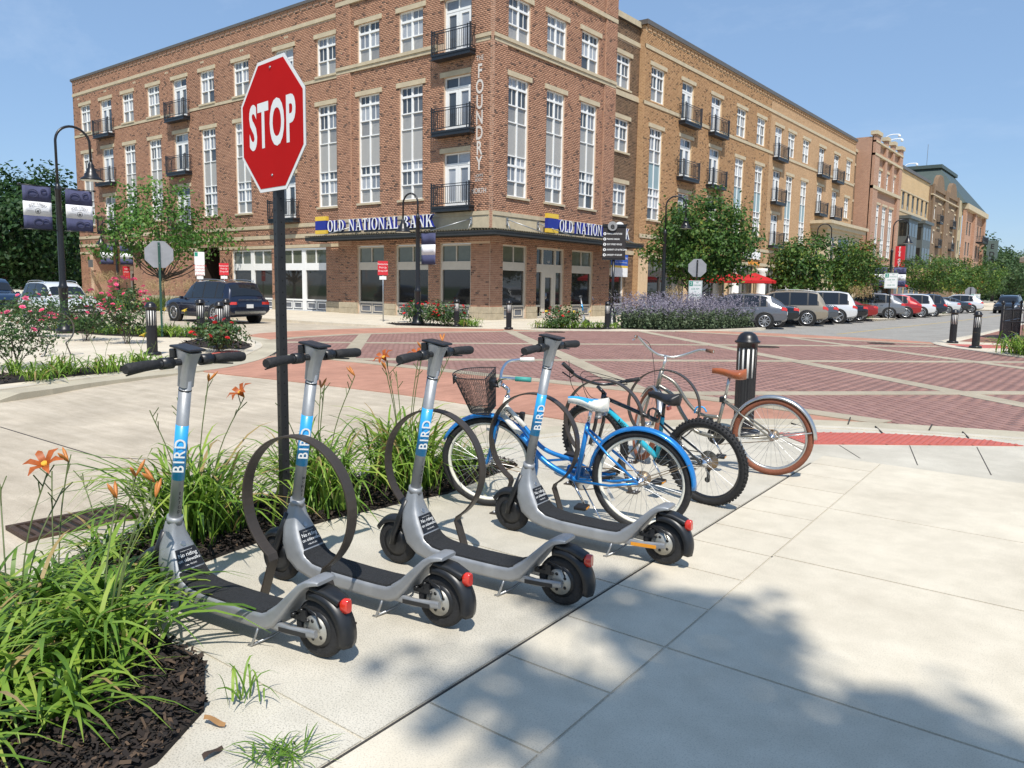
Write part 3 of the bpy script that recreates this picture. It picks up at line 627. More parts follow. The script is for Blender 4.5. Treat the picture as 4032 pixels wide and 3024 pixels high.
def holeL(u, w=1.62): return (u-w/2, u+w/2, 6.07, 11.76)
BALZ = (12.74, 9.10, 5.45)
def holeb(u): return [(u-.875, u+.875, z+.09, z+2.71) for z in BALZ]

# ================= red brick corner block
red = thing('red_brick_building', 'long four storey red brick corner building with bank on the ground floor', 'building', (0, 0, 0))
FW = Fr((0, 29.95, 0), (1, 0, 0), (0, -1, 0)); FP = Fr((0, 29.67, 0), (1, 0, 0), (0, -1, 0)); FRt = Fr((-24.61, 0, 0), (0, 1, 0), (1, 0, 0))
BR = Bricks()
cw = [-66.9, -60.0, -56.27, -49.3, -45.4, -37.05]; cb = [-63.45, -52.72, -40.95]
HW = [hole4(u) for u in cw]+[holeL(u) for u in cw]+[h for u in cb for h in holeb(u)]
ground = [(-67.3, -59.05, 0, 4.15), (-51.1, -48.4, 0, 4.0), (-46.95, -42.6, 0, 3.75), (-41.7, -37.3, 0, 3.75)]
HW += ground
XL0, XL1 = -69.0, -35.75
wall(FW, XL0, XL1, 0, 17.6, HW, MORTAR, red); stoneZ = lambda a, b: (XL0-1, XL1+1, a, b)
SB = [stoneZ(16.35, 16.56), stoneZ(13.10, 13.28), stoneZ(5.0, 5.2), stoneZ(4.36, 4.58), stoneZ(0, .62)]
BR.add(FW, XL0, XL1, .62, 17.3, HW+SB+[(-69.0, -36, 3.78, 3.96)])
for u in cw: window(red, FW, u, 13.40, 1.62, S4); window(red, FW, u, 6.07, 1.62, SL)
for u in cb:
    for z in BALZ: balcony(red, FW, u, z)
def trim(fr, u0, u1, z0, z1, d, cut=None, name='stone_band', mat=STONE, parent=red):
    mb = MB(); segs = [(u0, u1)]
    for a, b in sorted(cut or []):
        ns = []
        for s, e in segs:
            if b <= s or a >= e: ns.append((s, e))
            else:
                if a > s: ns.append((s, a))
                if b < e: ns.append((b, e))
        segs = ns
    for s, e in segs:
        if name == 'stone_base':
            for row in range(2):
                k = max(1, round((e-s)/.62)); g = (e-s)/k; zz = (z0+z1)/2; o0 = g/2 if row and k > 1 else 0
                cutsx = [s]+[s+o0+i*g for i in range(0 if o0 else 1, k)]+[e]
                for xa, xb in zip(cutsx, cutsx[1:]):
                    q = MB(); fr.box(q, xa+.006, xb-.006, z0 if not row else zz+.004, zz-.004 if not row else z1, -.05, d+random.uniform(-.006, .008)); q.build('stone_block', mat, parent, bevel=.012)
        else: q = MB(); fr.box(q, s, e, z0, z1, -.05, d); q.build(name, mat, parent)
bc = [(u-.875, u+.875) for u in cb]
trim(FW, XL0, XL1, 16.35, 16.56, .06); trim(FW, XL0, XL1, 13.10, 13.28, .05, [(u-1.28, u+1.28) for u in cb]); trim(FW, XL0, XL1, 5.0, 5.2, .06); trim(FW, XL0, XL1, 4.36, 4.58, .06)
trim(FW, XL0, XL1, 3.78, 3.96, .05, [(-67.3, -59.05), (-51.1, -48.4)]); trim(FW, XL0, XL1, 0, .62, .07, [(a, b) for a, b, _, _ in ground], 'stone_base', STONE2)
mb = MB(); FW.box(mb, XL0-.06, XL1, 17.55, 17.72, -.4, .14); mb.build('coping', ROOFM, red)
mb = MB()
for i in range(56):
    a = XL0+.1+i*.594; FW.box(mb, a, a+.42, 17.3, 17.48, .0, .05)
FW.box(mb, XL0, XL1, 17.48, 17.55, -.05, .08); mb.build('brick_corbels', BT_RED, red)
for u in np.arange(-68.2, -36.4, 4.55):      # paired weep blocks
    mb = MB()
    for k in (0, .22): FW.box(mb, u+k, u+k+.16, 16.02, 16.14, 0, .02)
    mb.build('vent_block', STONE, red)
# end wall, roof, left return
mb = MB(); mb.add([(XL0, 29.95, 0), (XL0, 50, 0), (XL0, 50, 17.6), (XL0, 29.95, 17.6)], [(0, 3, 2, 1)]); mb.build('end_wall', BT_RED, red)
mb = MB(); mb.sheet([(XL0, 29.95), (-25, 29.95), (-25, 44.6), (XL0, 50)], None, 17.45); mb.build('roof', ROOFM, red)
# ground floor of the wing: entrance recess, garage mouth, white shopfronts
def recess(a, b, top, dep, mats, name):
    mb = MB(); d0, d1 = -.22, -dep
    mb.add([FW.p(a, d0, 0), FW.p(a, d1, 0), FW.p(a, d1, top), FW.p(a, d0, top)], [(0, 1, 2, 3)]); mb.add([FW.p(b, d0, 0), FW.p(b, d1, 0), FW.p(b, d1, top), FW.p(b, d0, top)], [(3, 2, 1, 0)])
    mb.add([FW.p(a, d1, 0), FW.p(b, d1, 0), FW.p(b, d1, top), FW.p(a, d1, top)], [(0, 1, 2, 3)]); mb.add([FW.p(a, d0, top), FW.p(b, d0, top), FW.p(b, d1, top), FW.p(a, d1, top)], [(0, 1, 2, 3)])
    return mb.build(name, mats, red)
recess(-67.3, -60.7, 4.15, 2.4, BT_RED, 'entrance_recess'); recess(-60.7, -59.05, 4.15, 9, DARKIN, 'passage'); recess(-51.1, -48.4, 4.0, 14, M('dark_garage', (.05, .03, .022), .9), 'garage_mouth')
mb = MB(); FW.box(mb, -60.75, -60.65, 0, 4.1, -2.4, -.25); mb.build('partition', BT_RED, red)
dr = MB(); fb(dr, -1.0, -.9, 0, 2.5); fb(dr, .9, 1.0, 0, 2.5); fb(dr, -.9, .9, 2.4, 2.5, -.051, .029); fb(dr, -.06, .06, 0, 2.4, -.052, .02)
for s in (-1, 1): fb(dr, s*.48-.42, s*.48-.3, 0, 2.4, -.04, .02); fb(dr, s*.48+.3, s*.48+.42, 0, 2.4, -.04, .02); fb(dr, s*.48-.3, s*.48+.3, 0, .25, -.041, .019); fb(dr, s*.48-.3, s*.48+.3, 2.25, 2.4, -.041, .019)
d = dr.build('entrance_door', CREAM, red, FW.p(-64.3, -2.3, 0))
for s in (-1, 1): obj('pane', PANE['dark_shop_glass'], d, (s*.48, 0, .25), 0, (.6, 1, 2.0))
mb = MB(); FW.box(mb, -65.5, -63.1, 2.55, 2.85, -2.4, -2.2); mb.build('door_lintel', STONE, red)
mb = MB(); FW.box(mb, -66.95, -66.2, 2.7, 3.3, .3, .34); FW.box(mb, -66.9, -66.86, 3.25, 3.32, 0, .3); pb_ = mb.build('blade_plaque', M('grey_plaque', (.12, .12, .12), .6), red)
def shop(fr, u0, u1, parent, white, nb, pw=.14, plinth=True, rec=.14):
    w = u1-u0; mb = MB(); zt = 3.72
    L = lambda a, b, c, e, d0=-.06, d1=.05: fb(mb, a, b, c, e, d0, d1)
    L(-w/2, -w/2+.09, 0, zt); L(w/2-.09, w/2, 0, zt); L(-w/2+.09, w/2-.09, zt-.09, zt, -.061, .049); L(-w/2+.09, w/2-.09, 2.44, 2.86, -.062, .03); L(-w/2+.09, w/2-.09, .6, .7, -.075, .03); L(-w/2+.09, w/2-.09, .0, .06, -.07, .03)
    bw = (w-.18)/nb
    for i in range(1, nb): x = -w/2+.09+i*bw; L(x-pw/2, x+pw/2, 0, zt-.09, -.068, .028)
    bays_ = []
    for i in range(nb):
        xa = -w/2+.09+i*bw+(pw/2 if i else 0); xb = -w/2+.09+(i+1)*bw-(pw/2 if i < nb-1 else 0); bays_.append((xa, xb)); xm = (xa+xb)/2
        L(xm-.03, xm+.03, 2.86, zt-.09, -.05, .02); L(xm-.03, xm+.03, .06, .6, -.055, .02)
        for s in (-1, 1):   # raised panel mouldings
            c = (xa+xm-.03)/2 if s < 0 else (xb+xm+.03)/2; hw = (xb-xa)/4-.1
            if hw > .06: L(c-hw, c+hw, .47, .52, -.05, .01); L(c-hw, c+hw, .14, .19, -.05, .01); L(c-hw, c-hw+.05, .19, .47, -.05, .01); L(c+hw-.05, c+hw, .19, .47, -.05, .01)
    o = obj('shop_window', mb.mesh('shop_window', white), parent, fr.p((u0+u1)/2, -rec, 0), fr.rot())
    for xa, xb in bays_:
        xm = (xa+xb)/2; obj('pane', PANE['dark_shop_glass'], o, (xm, .015, .7), 0, (xb-xa, 1, 1.74))
        for s in (-1, 1): obj('pane', PANE['shop_transom_blinds'], o, (xm+s*((xb-xa)/4+.015), .01, 2.86), 0, ((xb-xa)/2-.03, 1, .77))
    q = MB(); fb(q, -w/2+.09, w/2-.09, .06, .6, -.02, .0); q.build('panel', DGREY, o)
    return o
shop(FW, -46.95, -42.6, red, WHITE, 2, .36); shop(FW, -41.7, -37.3, red, WHITE, 2, .36)

# ---- pavilion at the corner (both faces)
PU0, PU1 = -35.75, -24.61; VU0, VU1 = 29.67, 40.8; ZT = 19.4
pw4 = [-33.2, -30.0]; pbx = -26.82; qw = [31.72, 34.9, 38.1]
HP = [hole4(u, 1.68) for u in pw4]+[holeL(u, 1.64) for u in pw4]+holeb(pbx)+[(-34.23, -32.08, 0, 3.74), (-31.16, -28.75, 0, 3.74), (-27.92, -25.85, 0, 3.74)]
HQ = [hole4(u, 1.72) for u in qw]+[holeL(u, 1.6) for u in qw]+[(30.66, 32.6, 0, 3.7), (33.47, 35.98, 0, 3.7), (36.78, 38.94, 0, 3.7)]
wall(FP, PU0, PU1, 0, ZT, HP, MORTAR, red); wall(FRt, VU0, VU1, 0, ZT, HQ, MORTAR, red)
zb_ = lambda a, b: (-99, 99, a, b)
PS = [zb_(13.10, 13.45), zb_(16.66, 16.88), zb_(0, .62), zb_(4.42, 5.25)]
BX = [(FP, -25.84, -24.62, .62, 3.78), (FRt, 29.68, 30.65, .62, 3.7)]
BR.add(FP, PU0, PU1, .62, ZT, HP+PS+[BX[0][1:]]); BR.add(FRt, VU0, VU1, .62, ZT, HQ+PS+[BX[1][1:]])
BRICK_O = M('red_brick_single', (.3, .14, .09), .85, rnd=1, var=.1, scale=8, col2=[(0, (.11, .068, .05)), (.05, (.16, .085, .058)), (.08, (.30, .155, .098)), (.4, (.37, .195, .122)), (.75, (.42, .228, .145)), (1, (.33, .17, .108))])
_b = MB(); _b.box2((.0, -.012, 0), (1, .01, 1)); BRM = _b.mesh('brick', BRICK_O)
def brick_objs(fr, u0, u1, z0, z1):     # the corner piers, brick by brick
    BL, BH, J = .212, .0905, .0145
    for r_ in range(int((z1-z0)/BH)):
        x = u0; first_ = BL/2 if r_ % 2 else BL
        while x < u1-.03:
            w_ = min(first_, u1-x); first_ = BL
            obj('brick', BRM, red, fr.p(x+J/2, random.uniform(-.003, .003), z0+r_*BH+J/2), fr.rot(), (w_-J, 1, BH-J)); x += w_
for b_ in BX: brick_objs(*b_)
# returns where the pavilion steps out
mb = MB(); mb.add([(PU0, 29.67, 0), (PU0, 29.95, 0), (PU0, 29.95, ZT), (PU0, 29.67, ZT)], [(0, 3, 2, 1)]); mb.add([(-24.61, VU1, 0), (-30, VU1, 0), (-30, VU1, ZT), (-24.61, VU1, ZT)], [(0, 1, 2, 3)]); mb.add([(PU0, 29.95, 17), (PU0, 40.8, 17), (PU0, 40.8, ZT), (PU0, 29.95, ZT)], [(0, 3, 2, 1)]); mb.build('side_wall', BT_RED, red)
mb = MB(); mb.sheet([(PU0, 29.7), (-24.65, 29.7), (-24.65, 40.7), (PU0, 40.7)], None, ZT-.3); mb.build('pavilion_roof', ROOFM, red)
# pilasters standing proud
for fr, a, b in ((FP, -35.75, -34.62), (FP, -25.85, -24.61+.1), (FRt, 29.67-.1, 30.72), (FRt, 39.6, 40.8)):
    mb = MB(); fr.box(mb, a, b, 3.8, ZT, -.05, .088); mb.build('pilaster', BT_RED, red)
    BR.add(fr, a, b, 5.25, ZT, [zb_(13.10, 13.45), zb_(16.66, 16.88)], d=.10)
for fr, a, b, cut in ((FP, PU0, PU1, [(pbx-1.28, pbx+1.28)]), (FRt, VU0, VU1, [])):
    trim(fr, a, b, 13.10, 13.28, .10, cut); trim(fr, a-.0, b, 13.285, 13.45, .15, cut); trim(fr, a, b, 16.66, 16.88, .12); trim(fr, a, b, 4.42, 5.05, .13); trim(fr, a, b, 5.055, 5.25, .17)
for u in pw4: window(red, FP, u, 13.40, 1.68, S4, sill=False); window(red, FP, u, 6.07, 1.64, SL)
for z in BALZ: balcony(red, FP, pbx, z)
for u in qw: window(red, FRt, u, 13.40, 1.72, S4, sill=False); window(red, FRt, u, 6.07, 1.6, SL)
trim(FP, PU0, PU1, 0, .62, .12, [h[:2] for h in HP[-3:]], 'stone_base', STONE2); trim(FRt, VU0-.12, VU1, 0, .62, .12, [h[:2] for h in HQ[-3:]], 'stone_base', STONE2)
for h in HP[-3:]: shop(FP, h[0], h[1], red, CREAM, 1, .1)
for i in (0, 2): h = HQ[-3+i]; shop(FRt, h[0], h[1], red, CREAM, 1, .1)
# bank door
h = HQ[-2]; w_ = h[1]-h[0]; mb = MB(); L = lambda a, b, c, e, d0=-.06, d1=.05: fb(mb, a, b, c, e, d0, d1)
L(-w_/2, -w_/2+.1, 0, 3.7); L(w_/2-.1, w_/2, 0, 3.7); L(-w_/2+.1, w_/2-.1, 3.6, 3.7, -.061, .049); L(-w_/2+.1, w_/2-.1, 2.42, 2.84, -.062, .03)
for x in (-.62, .55): L(x-.07, x+.07, 0, 3.6, -.066, .028)
L(-.55, .48, 2.3, 2.42, -.063, .02); L(-.55, -.33, 0, 2.3, -.05, .02); L(.26, .48, 0, 2.3, -.05, .02); L(-.33, .26, 0, .3, -.051, .019); L(-.33, .26, 2.15, 2.3, -.051, .019)
for s, xa, xb in ((0, -w_/2+.1, -.69), (1, .62, w_/2-.1)): L(xa, xb, .6, .7, -.05, .02); L(xa, xb, 0, .1, -.05, .02)
door = mb.build('bank_door', CREAM, red, FRt.p((h[0]+h[1])/2, -.14, 0)); door.rotation_euler = (0, 0, FRt.rot())
for x, z, pw_, ph in ((-.035, .3, .6, 1.85), (-.035, 2.84, 1.0, .76), (-.92, .7, .46, 1.72), (.89, .7, .54, 1.72), (-.92, 2.84, .46, .76), (.89, 2.84, .54, .76)): obj('pane', PANE['dark_shop_glass'], door, (x, .015, z), 0, (pw_, 1, ph))
q = MB(); q.tube([(-.3, -.06, 1.0), (-.3, -.1, 1.05), (-.3, -.1, 1.3), (-.3, -.06, 1.35)], .014, 6); q.build('handle', CHROME, door)
PRINTW = M('white_print', (.78, .78, .76), .6)
place_text(text_mesh('101', .2, PRINTW), door, (0, -.0, 2.98), (1, 0, 0), (0, 0, 1))
# canopy with brackets
can = obj('canopy', None, red); mb = MB(); pj = 1.59; z0, z1 = 4.0, 4.2
xe, ye = -36.8, 42.0; cx, cy = -24.61+pj, 29.67-pj
CANM = M('canopy_dark_steel', (.028, .03, .03), .5, var=.2, scale=4)
mb.box2((xe, cy, z0), (cx, cy+.08, z1)); mb.box2((cx-.08, cy+.082, z0+.001), (cx, ye, z1)); mb.box2((xe, cy+.08, z0), (xe+.08, 29.6, z1-.001)); mb.box2((-24.5, ye-.08, z0), (cx-.082, ye, z1-.001))
mb.box2((xe+.02, cy-.03, z1-.06), (cx+.03, cy-.001, z1+.0)); mb.box2((cx+.001, cy-.0, z1-.06), (cx+.03, ye, z1+.0))
for y in np.arange(28.4, 29.5, .55): mb.box2((xe+.1, y, z0+.04), (cx-.1, y+.06, z0+.15))
for x in np.arange(-24.2, -23.2, .5): mb.box2((x, 29.9, z0+.04), (x+.06, ye-.1, z0+.15))
mb.build('canopy_frame', CANM, red); bpy.data.objects.remove(can)
CORR = M('corrugated_roof_metal', (.16, .15, .11), .5, .4, var=.15, scale=3); V = []; F = []; n = int((cx-xe)/.045)
for i in range(n+1):
    x = xe+(cx-xe)*i/n; z = z1+.045+.028*math.cos(i*PI/2); V += [(x, cy-.06, z), (x, 29.6, z+.06)]
F = [(2*i, 2*i+2, 2*i+3, 2*i+1) for i in range(n)]; mb = MB(); mb.add(V, F); V = []; n = int((ye-cy)/.045)
for i in range(n+1):
    y = cy+(ye-cy)*i/n; z = z1+.046+.028*math.cos(i*PI/2); V += [(cx+.06, y, z), (-24.5, y, z+.06)]
mb.add(V, [(2*i, 2*i+1, 2*i+3, 2*i+2) for i in range(n)]); mb.build('corrugated_sheet', CORR, red)
for fr, u in ((FP, -25.7), (FP, -33.9), (FRt, 30.75), (FRt, 33.3), (FRt, 39.7)):
    mb = MB(); fr.box(mb, u-.07, u+.07, 4.62, 4.98, .13, .19); a = fr.p(u, .19, 4.9); b = fr.p(u-(1.6 if fr is FP else -1.6), 1.4, 4.27); mb.tube([a, b], .025, 6); mb.tube([fr.p(u, .19, 4.8), fr.p(u, .4, 4.3)], .02, 6); mb.build('canopy_bracket', STEELG, red)
# serif letters of the bank sign
def serif(ch):
    "strokes in unit cap height: list of polygons"
    T, t, s = .17, .07, .05
    bx = lambda a, b, c, d: [(a, c), (b, c), (b, d), (a, d)]
    def bow(cx, cy, rx, ry, a0, a1, th0=T, th1=t, n=14):
        out = []; inn = []
        for i in range(n+1):
            a = R(a0+(a1-a0)*i/n); th = lerp(th1, th0, abs(math.cos(a))); out.append((cx+rx*math.cos(a), cy+ry*math.sin(a))); inn.append((cx+(rx-th)*math.cos(a), cy+(ry-th*.75)*math.sin(a)))
        return [[out[i], out[i+1], inn[i+1], inn[i]] for i in range(n)]
    st = lambda x: [bx(x, x+T, 0, 1)]+[bx(x-s, x+T+s, -.0, .055), bx(x-s, x+T+s, .945, 1.)]
    if ch == 'O': return bow(.4, .5, .4, .52, 0, 360, n=26), .8
    if ch == 'L': return st(.05)+[bx(.05, .58, 0, .09), [(.5, 0), (.6, 0), (.62, .28), (.58, .28)]], .62
    if ch == 'D': return st(.05)+bow(.22, .5, .52, .5, -90, 90), .76
    if ch == 'N': return [bx(.08, .08+t, 0, 1), bx(.7, .7+t, 0, 1), [(.02, 1), (.22, 1), (.78, 0), (.68, 0)], bx(0, .24, 0, .05), bx(.6, .88, .95, 1)], .88
    if ch == 'A': return [[(.08, 0), (.15, 0), (.44, 1), (.38, 1)], [(.6, 0), (.8, 0), (.48, 1), (.38, 1)], bx(.22, .64, .3, .37), bx(0, .26, 0, .05), bx(.52, .88, 0, .05)], .86
    if ch == 'T': return [bx(.27, .27+T, 0, 1), bx(.18, .53, 0, .05), bx(.02, .69, .91, 1), [(.02, .91), (.06, .91), (.04, .7), (.0, .7)], [(.65, .91), (.69, .91), (.71, .7), (.67, .7)]], .7
    if ch == 'I': return st(.06), .3
    if ch == 'B': return st(.05)+bow(.22, .755, .36, .245, -90, 90)+bow(.22, .26, .42, .26, -90, 90), .68
    if ch == 'K': return st(.05)+[[(.2, .42), (.28, .42), (.68, 1), (.58, 1)], [(.33, .58), (.5, .58), (.82, 0), (.62, 0)], bx(.5, .78, .95, 1), bx(.52, .9, 0, .05)], .86
SIGNB = M('sign_blue', (.016, .03, .26), .4); SIGNW = M('sign_white', (.82, .82, .82), .4); SIGNY = M('sign_yellow', (.75, .50, .06), .45)
def bank_sign(fr, u0, ulen, label, logo):
    t = thing('bank_sign', label, 'sign', fr.p(u0, .55, 4.45), fr.rot(), 'illuminated bank signs above the canopy'); H = .62
    words = 'OLD NATIONAL BANK'; tot = 0; adv = []
    for ch in words:
        adv.append(tot); tot += .55 if ch == ' ' else serif(ch)[1]+.15
    k = (ulen)/tot
    for ch, a in zip(words, adv):
        if ch == ' ': continue
        body = MB(); face = MB()
        for i, pg in enumerate(serif(ch)[0]):
            e = .0007*(i % 9)
            body.prism([(p[0]*k*1.0, p[1]*H+.1) for p in pg], .16+e, (a*k, 0, 0)); face.prism([(p[0]*k, p[1]*H+.1) for p in pg], .012, (a*k, -.088-e, 0))
        l = body.build('letter', SIGNB, t); face.build('letter_face', SIGNW, l)
    lx = -logo-.08; mb = MB(); mb.box2((lx, -.1, .22), (lx+logo-.05, .1, .72)); lg = mb.build('logo_block', SIGNB, t)
    mb = MB(); mb.box2((lx, -.1, .735), (lx+logo-.05, .1, .97)); mb.box2((lx, -.1, .0), (lx+logo-.05, .1, .205)); mb.build('logo_bar', SIGNY, t)
    mb = MB(); mb.box2((0, -.02, .0), (ulen*.32, .06, .1)); mb.box2((ulen*.36, -.02, 0), (ulen, .06, .1)); mb.build('raceway', IRON, t)
    return t
bank_sign(FP, -36.0, 8.25, 'bank sign in white serif letters edged blue on the left canopy', 1.0)
bank_sign(FRt, 34.6, 7.4, 'bank sign in white serif letters edged blue, partly hidden by the wayfinding board', 1.0)
# painted wall lettering
PAINT = M('faded_white_wall_paint', (.62, .57, .52), .9, var=.2, scale=14)
for i, ch in enumerate('FOUNDRY'): place_text(text_mesh(ch, .90, PAINT, xs=.68, bold=.02), red, FP.p(-25.28, .115, 11.75-i*.712), (1, 0, 0), (0, 0, 1))
place_text(text_mesh('THE', .34, PAINT, xs=.75), red, FP.p(-25.28, .115, 12.36), (1, 0, 0), (0, 0, 1)); place_text(text_mesh('LOFTS', .19, PAINT), red, FP.p(-25.28, .115, 6.92), (1, 0, 0), (0, 0, 1)); place_text(text_mesh('EDDY', .19, PAINT), red, FP.p(-25.28, .115, 6.72), (1, 0, 0), (0, 0, 1)); place_text(text_mesh('NORTH', .34, PAINT, xs=.8, bold=.006), red, FP.p(-25.28, .115, 6.2), (1, 0, 0), (0, 0, 1))
BR.build(red, BRICK)
# ---- brown brick link between red and tan blocks
link = thing('brown_brick_link', 'narrow brown brick bay between the red corner block and tan block', 'building'); FL = Fr((-25.2, 0, 0), (0, 1, 0), (1, 0, 0)); uc = 42.6
HL = [(uc-.9, uc+.9, 13.6, 15.5), (uc-.9, uc+.9, 9.9, 11.8), (uc-.9, uc+.9, 6.1, 8.0), (41.62, 43.5, 0, 3.6)]
wall(FL, 40.8, 44.62, 0, 17.75, HL, MORTAR, link); B2 = Bricks(); B2.add(FL, 40.8, 44.62, .62, 17.5, HL+[zb_(13.1, 13.4), zb_(16.35, 16.6)]); B2.build(link, BRICK_D)
for z in (13.6, 9.9, 6.1): window(link, FL, uc, z, 1.8, [(0, .75, 'lo'), (.75, 1.48, 'up'), (1.48, 1.9, 'tr')])
trim(FL, 40.8, 44.62, 13.1, 13.4, .06, None, 'stone_band', STONE, link); trim(FL, 40.8, 44.62, 16.35, 16.6, .06, None, 'stone_band', STONE, link); trim(FL, 40.8, 44.62, 17.5, 17.85, .1, None, 'coping', STONE, link); trim(FL, 40.8, 44.62, 0, .62, .06, [(41.62, 43.5)], 'stone_base', STONE2, link); trim(FL, 40.8, 44.62, 3.75, 4.0, .07, None, 'stone_band', STONE, link)
shop(FL, 41.62, 43.5, link, WHITE, 1)
bt = thing('bank_banner', 'blue white and yellow promotional banner on wall behind the wayfinding sign', 'banner', FL.p(42.45, .3, 2.35), FL.rot()); ban = [(2.1, -.0)]
for nm, z0_, z1_, mt in (('white_panel', 0, .55, SIGNW), ('yellow_stripe', .55, .68, SIGNY), ('blue_panel', .68, 1.35, M('banner_blue', (.02, .09, .42), .6))):
    mb = MB(); mb.box2((-1, -.012, z0_), (1, .012, z1_)); mb.build(nm, mt, bt)
place_text(text_mesh('business starts now.', .24, SIGNW), bt, (0, -.018, 1.15), (1, 0, 0), (0, 0, 1)); place_text(text_mesh('A HELOC puts a dream within reach.', .12, SIGNW), bt, (0, -.018, .88), (1, 0, 0), (0, 0, 1))
# ---- tan block
tan = thing('tan_brick_building', 'long tan brick apartment building with black balconies along the street', 'building'); FT = Fr((-24.8, 0, 0), (0, 1, 0), (1, 0, 0))
tw = [46.35, 60.0, 64.1, 71.4, 75.35]; tb = [50.66, 55.35, 68.22, 80.1, 84.95]; YN = 66.2
HT = [hole4(u, 1.75) for u in tw+[89.3]]+[holeL(u, 1.65) for u in tw]+[h for u in tb for h in holeb(u)]+[(88.5, 90.1, 9.5, 11.6)]+[(u-.875, u+.875, 13.4, 15.4) for u in ()]
HT = [h for h in HT if not (h[0] > 78.8 and h[1] < 91 and h[3] < 9)]
HTg = [(45.9, 51.3, 0, 3.65), (52.2, 58.4, 0, 3.65), (59.2, 64.0, 0, 3.65), (66.6, 70.5, 0, 3.65), (71.3, 76.8, 0, 3.65)]
HT += HTg
wall(FT, 44.62, YN, 0, 17.7, HT, MORTAR_T, tan); wall(FT, YN, 91.5, 0, 17.7, [h for h in HT if h[1] > YN], BT_TAN, tan)
B3 = Bricks(); B3.add(FT, 44.62, YN, 3.95, 17.4, HT+[zb_(13.02, 13.23), zb_(16.35, 16.58), zb_(4.85, 5.08)]); B3.build(tan, BRICK_T)
mb = MB(); mb.add([(-24.8, 44.62, 0), (-27, 44.62, 0), (-27, 44.62, 17.7), (-24.8, 44.62, 17.7)], [(3, 2, 1, 0)]); mb.build('side_wall', BT_TAN, tan)
cutb = [(u-1.28, u+1.28) for u in tb]
trim(FT, 44.62, 91.5, 13.02, 13.23, .06, cutb, 'stone_band', STONE, tan); trim(FT, 44.62, 91.5, 16.35, 16.58, .06, None, 'stone_band', STONE, tan); trim(FT, 44.62, 91.5, 4.85, 5.08, .06, None, 'stone_band', STONE, tan); trim(FT, 44.62, 91.5, 3.68, 3.93, .06, None, 'stone_band', STONE, tan)
mb = MB(); FT.box(mb, 44.5, 91.6, 17.7, 17.98, -.5, .16); mb.build('coping', ROOFM, tan)
mb = MB()
for i in range(78): a = 44.8+i*.595; FT.box(mb, a, a+.43, 17.4, 17.6, 0, .06)
FT.box(mb, 44.62, 91.5, 17.6, 17.7, -.05, .1); mb.build('brick_corbels', BT_TAN, tan)
for u in tw+[89.3]: window(tan, FT, u, 13.40, 1.75, S4, sill=False)
for u in tw: window(tan, FT, u, 6.07, 1.65, SLB, panes=True)
window(tan, FT, 89.3, 9.5, 1.6, [(0, .8, 'lo'), (.8, 1.6, 'up'), (1.6, 2.1, 'tr')])
for u in tb:
    for z in BALZ:
        if u > 79 and z < 6 and u > 83: continue
        balcony(tan, FT, u, z)
for h in HTg: shop(FT, h[0], h[1], tan, M('dark_storefront', (.06, .055, .05), .5), 3, .12)
WCOL = M('white_column_paint', (.78, .76, .72), .5, var=.05, scale=3)
for u in (51.75, 58.8, 64.4, 70.9, 77.1):
    mb = MB(); mb.lathe([(.46, 0), (.46, .3), (.36, .34), (.36, 3.0), (.42, 3.1), (.48, 3.3), (.48, 3.45)], 16, FT.p(u, .55, 0)); mb.build('column', WCOL, tan)
# limestone porch with cornice
mb = MB(); FT.box(mb, 78.6, 90.2, 0, 7.4, 0, 1.3); mb.build('porch', STONE, tan)
mb = MB(); FT.box(mb, 78.3, 90.5, 7.4, 7.7, 0, 1.5); FT.box(mb, 78.0, 90.8, 7.7, 8.1, 0, 1.8); FT.box(mb, 77.7, 91.1, 8.1, 8.4, 0, 2.0); mb.build('porch_cornice', STONE, tan)
for a, b in ((80.2, 81.0), (82.6, 86.2), (87.8, 88.6)): mb = MB(); FT.box(mb, a, b, 0, 6.9, 1.2, 1.33); mb.build('porch_window', GLASS_DK, tan)
# noodle shop sign
NT = M('sign_orange', (.7, .3, .04), .5)
nz_ = thing('noodle_sign', 'white lettered noodle shop sign with orange words on the tan wall', 'sign', FT.p(63.2, .12, 4.45), FT.rot())
place_text(text_mesh('noodles', 1.15, SIGNW, .04, bold=.03), nz_, (0, 0, .12), (1, 0, 0), (0, 0, 1)); place_text(text_mesh('& Company', .5, NT, .03, bold=.01), nz_, (.6, 0, -.55), (1, 0, 0), (0, 0, 1))
# ---- second red block
def simple(name, label, y0, y1, X, top, mat, x_back=14):
    t = thing(name, label, 'building'); fr = Fr((X, 0, 0), (0, 1, 0), (1, 0, 0)); return t, fr
r2, F2 = simple('red_brick_building', 'second red brick block with parapet piers beside the restaurant blade sign', 94, 107, -23.7, 18.2, BT_RED)
HR = [(u-.95, u+.95, 13.5, 15.4) for u in (97.6, 100.8, 104.0)]+[(u-.9, u+.9, 5.8, 11.6) for u in (97.6, 100.8, 104.0)]+[(95.5, 106, 0, 3.6)]
wall(F2, 94, 107, 0, 18.2, HR, BT_RED, r2); mb = MB(); mb.add([(-23.7, 94, 0), (-28, 94, 0), (-28, 94, 18.6), (-23.7, 94, 18.6)], [(3, 2, 1, 0)]); mb.add([(-23.7, 107, 0), (-28, 107, 0), (-28, 107, 18.6), (-23.7, 107, 18.6)], [(0, 1, 2, 3)]); mb.build('side_wall', BT_RED, r2)
for u in (97.6, 100.8, 104.0): window(r2, F2, u, 13.5, 1.9, [(0, .75, 'lo'), (.75, 1.45, 'up'), (1.45, 1.9, 'tr')], sill=False); window(r2, F2, u, 5.8, 1.8, [(0, .8, 'lo'), (.8, 1.55, 'up'), (1.55, 2.1, 'tr'), (2.1, 3.7, 'pn'), (3.7, 4.5, 'lo'), (4.5, 5.3, 'up'), (5.3, 5.8, 'tr')])
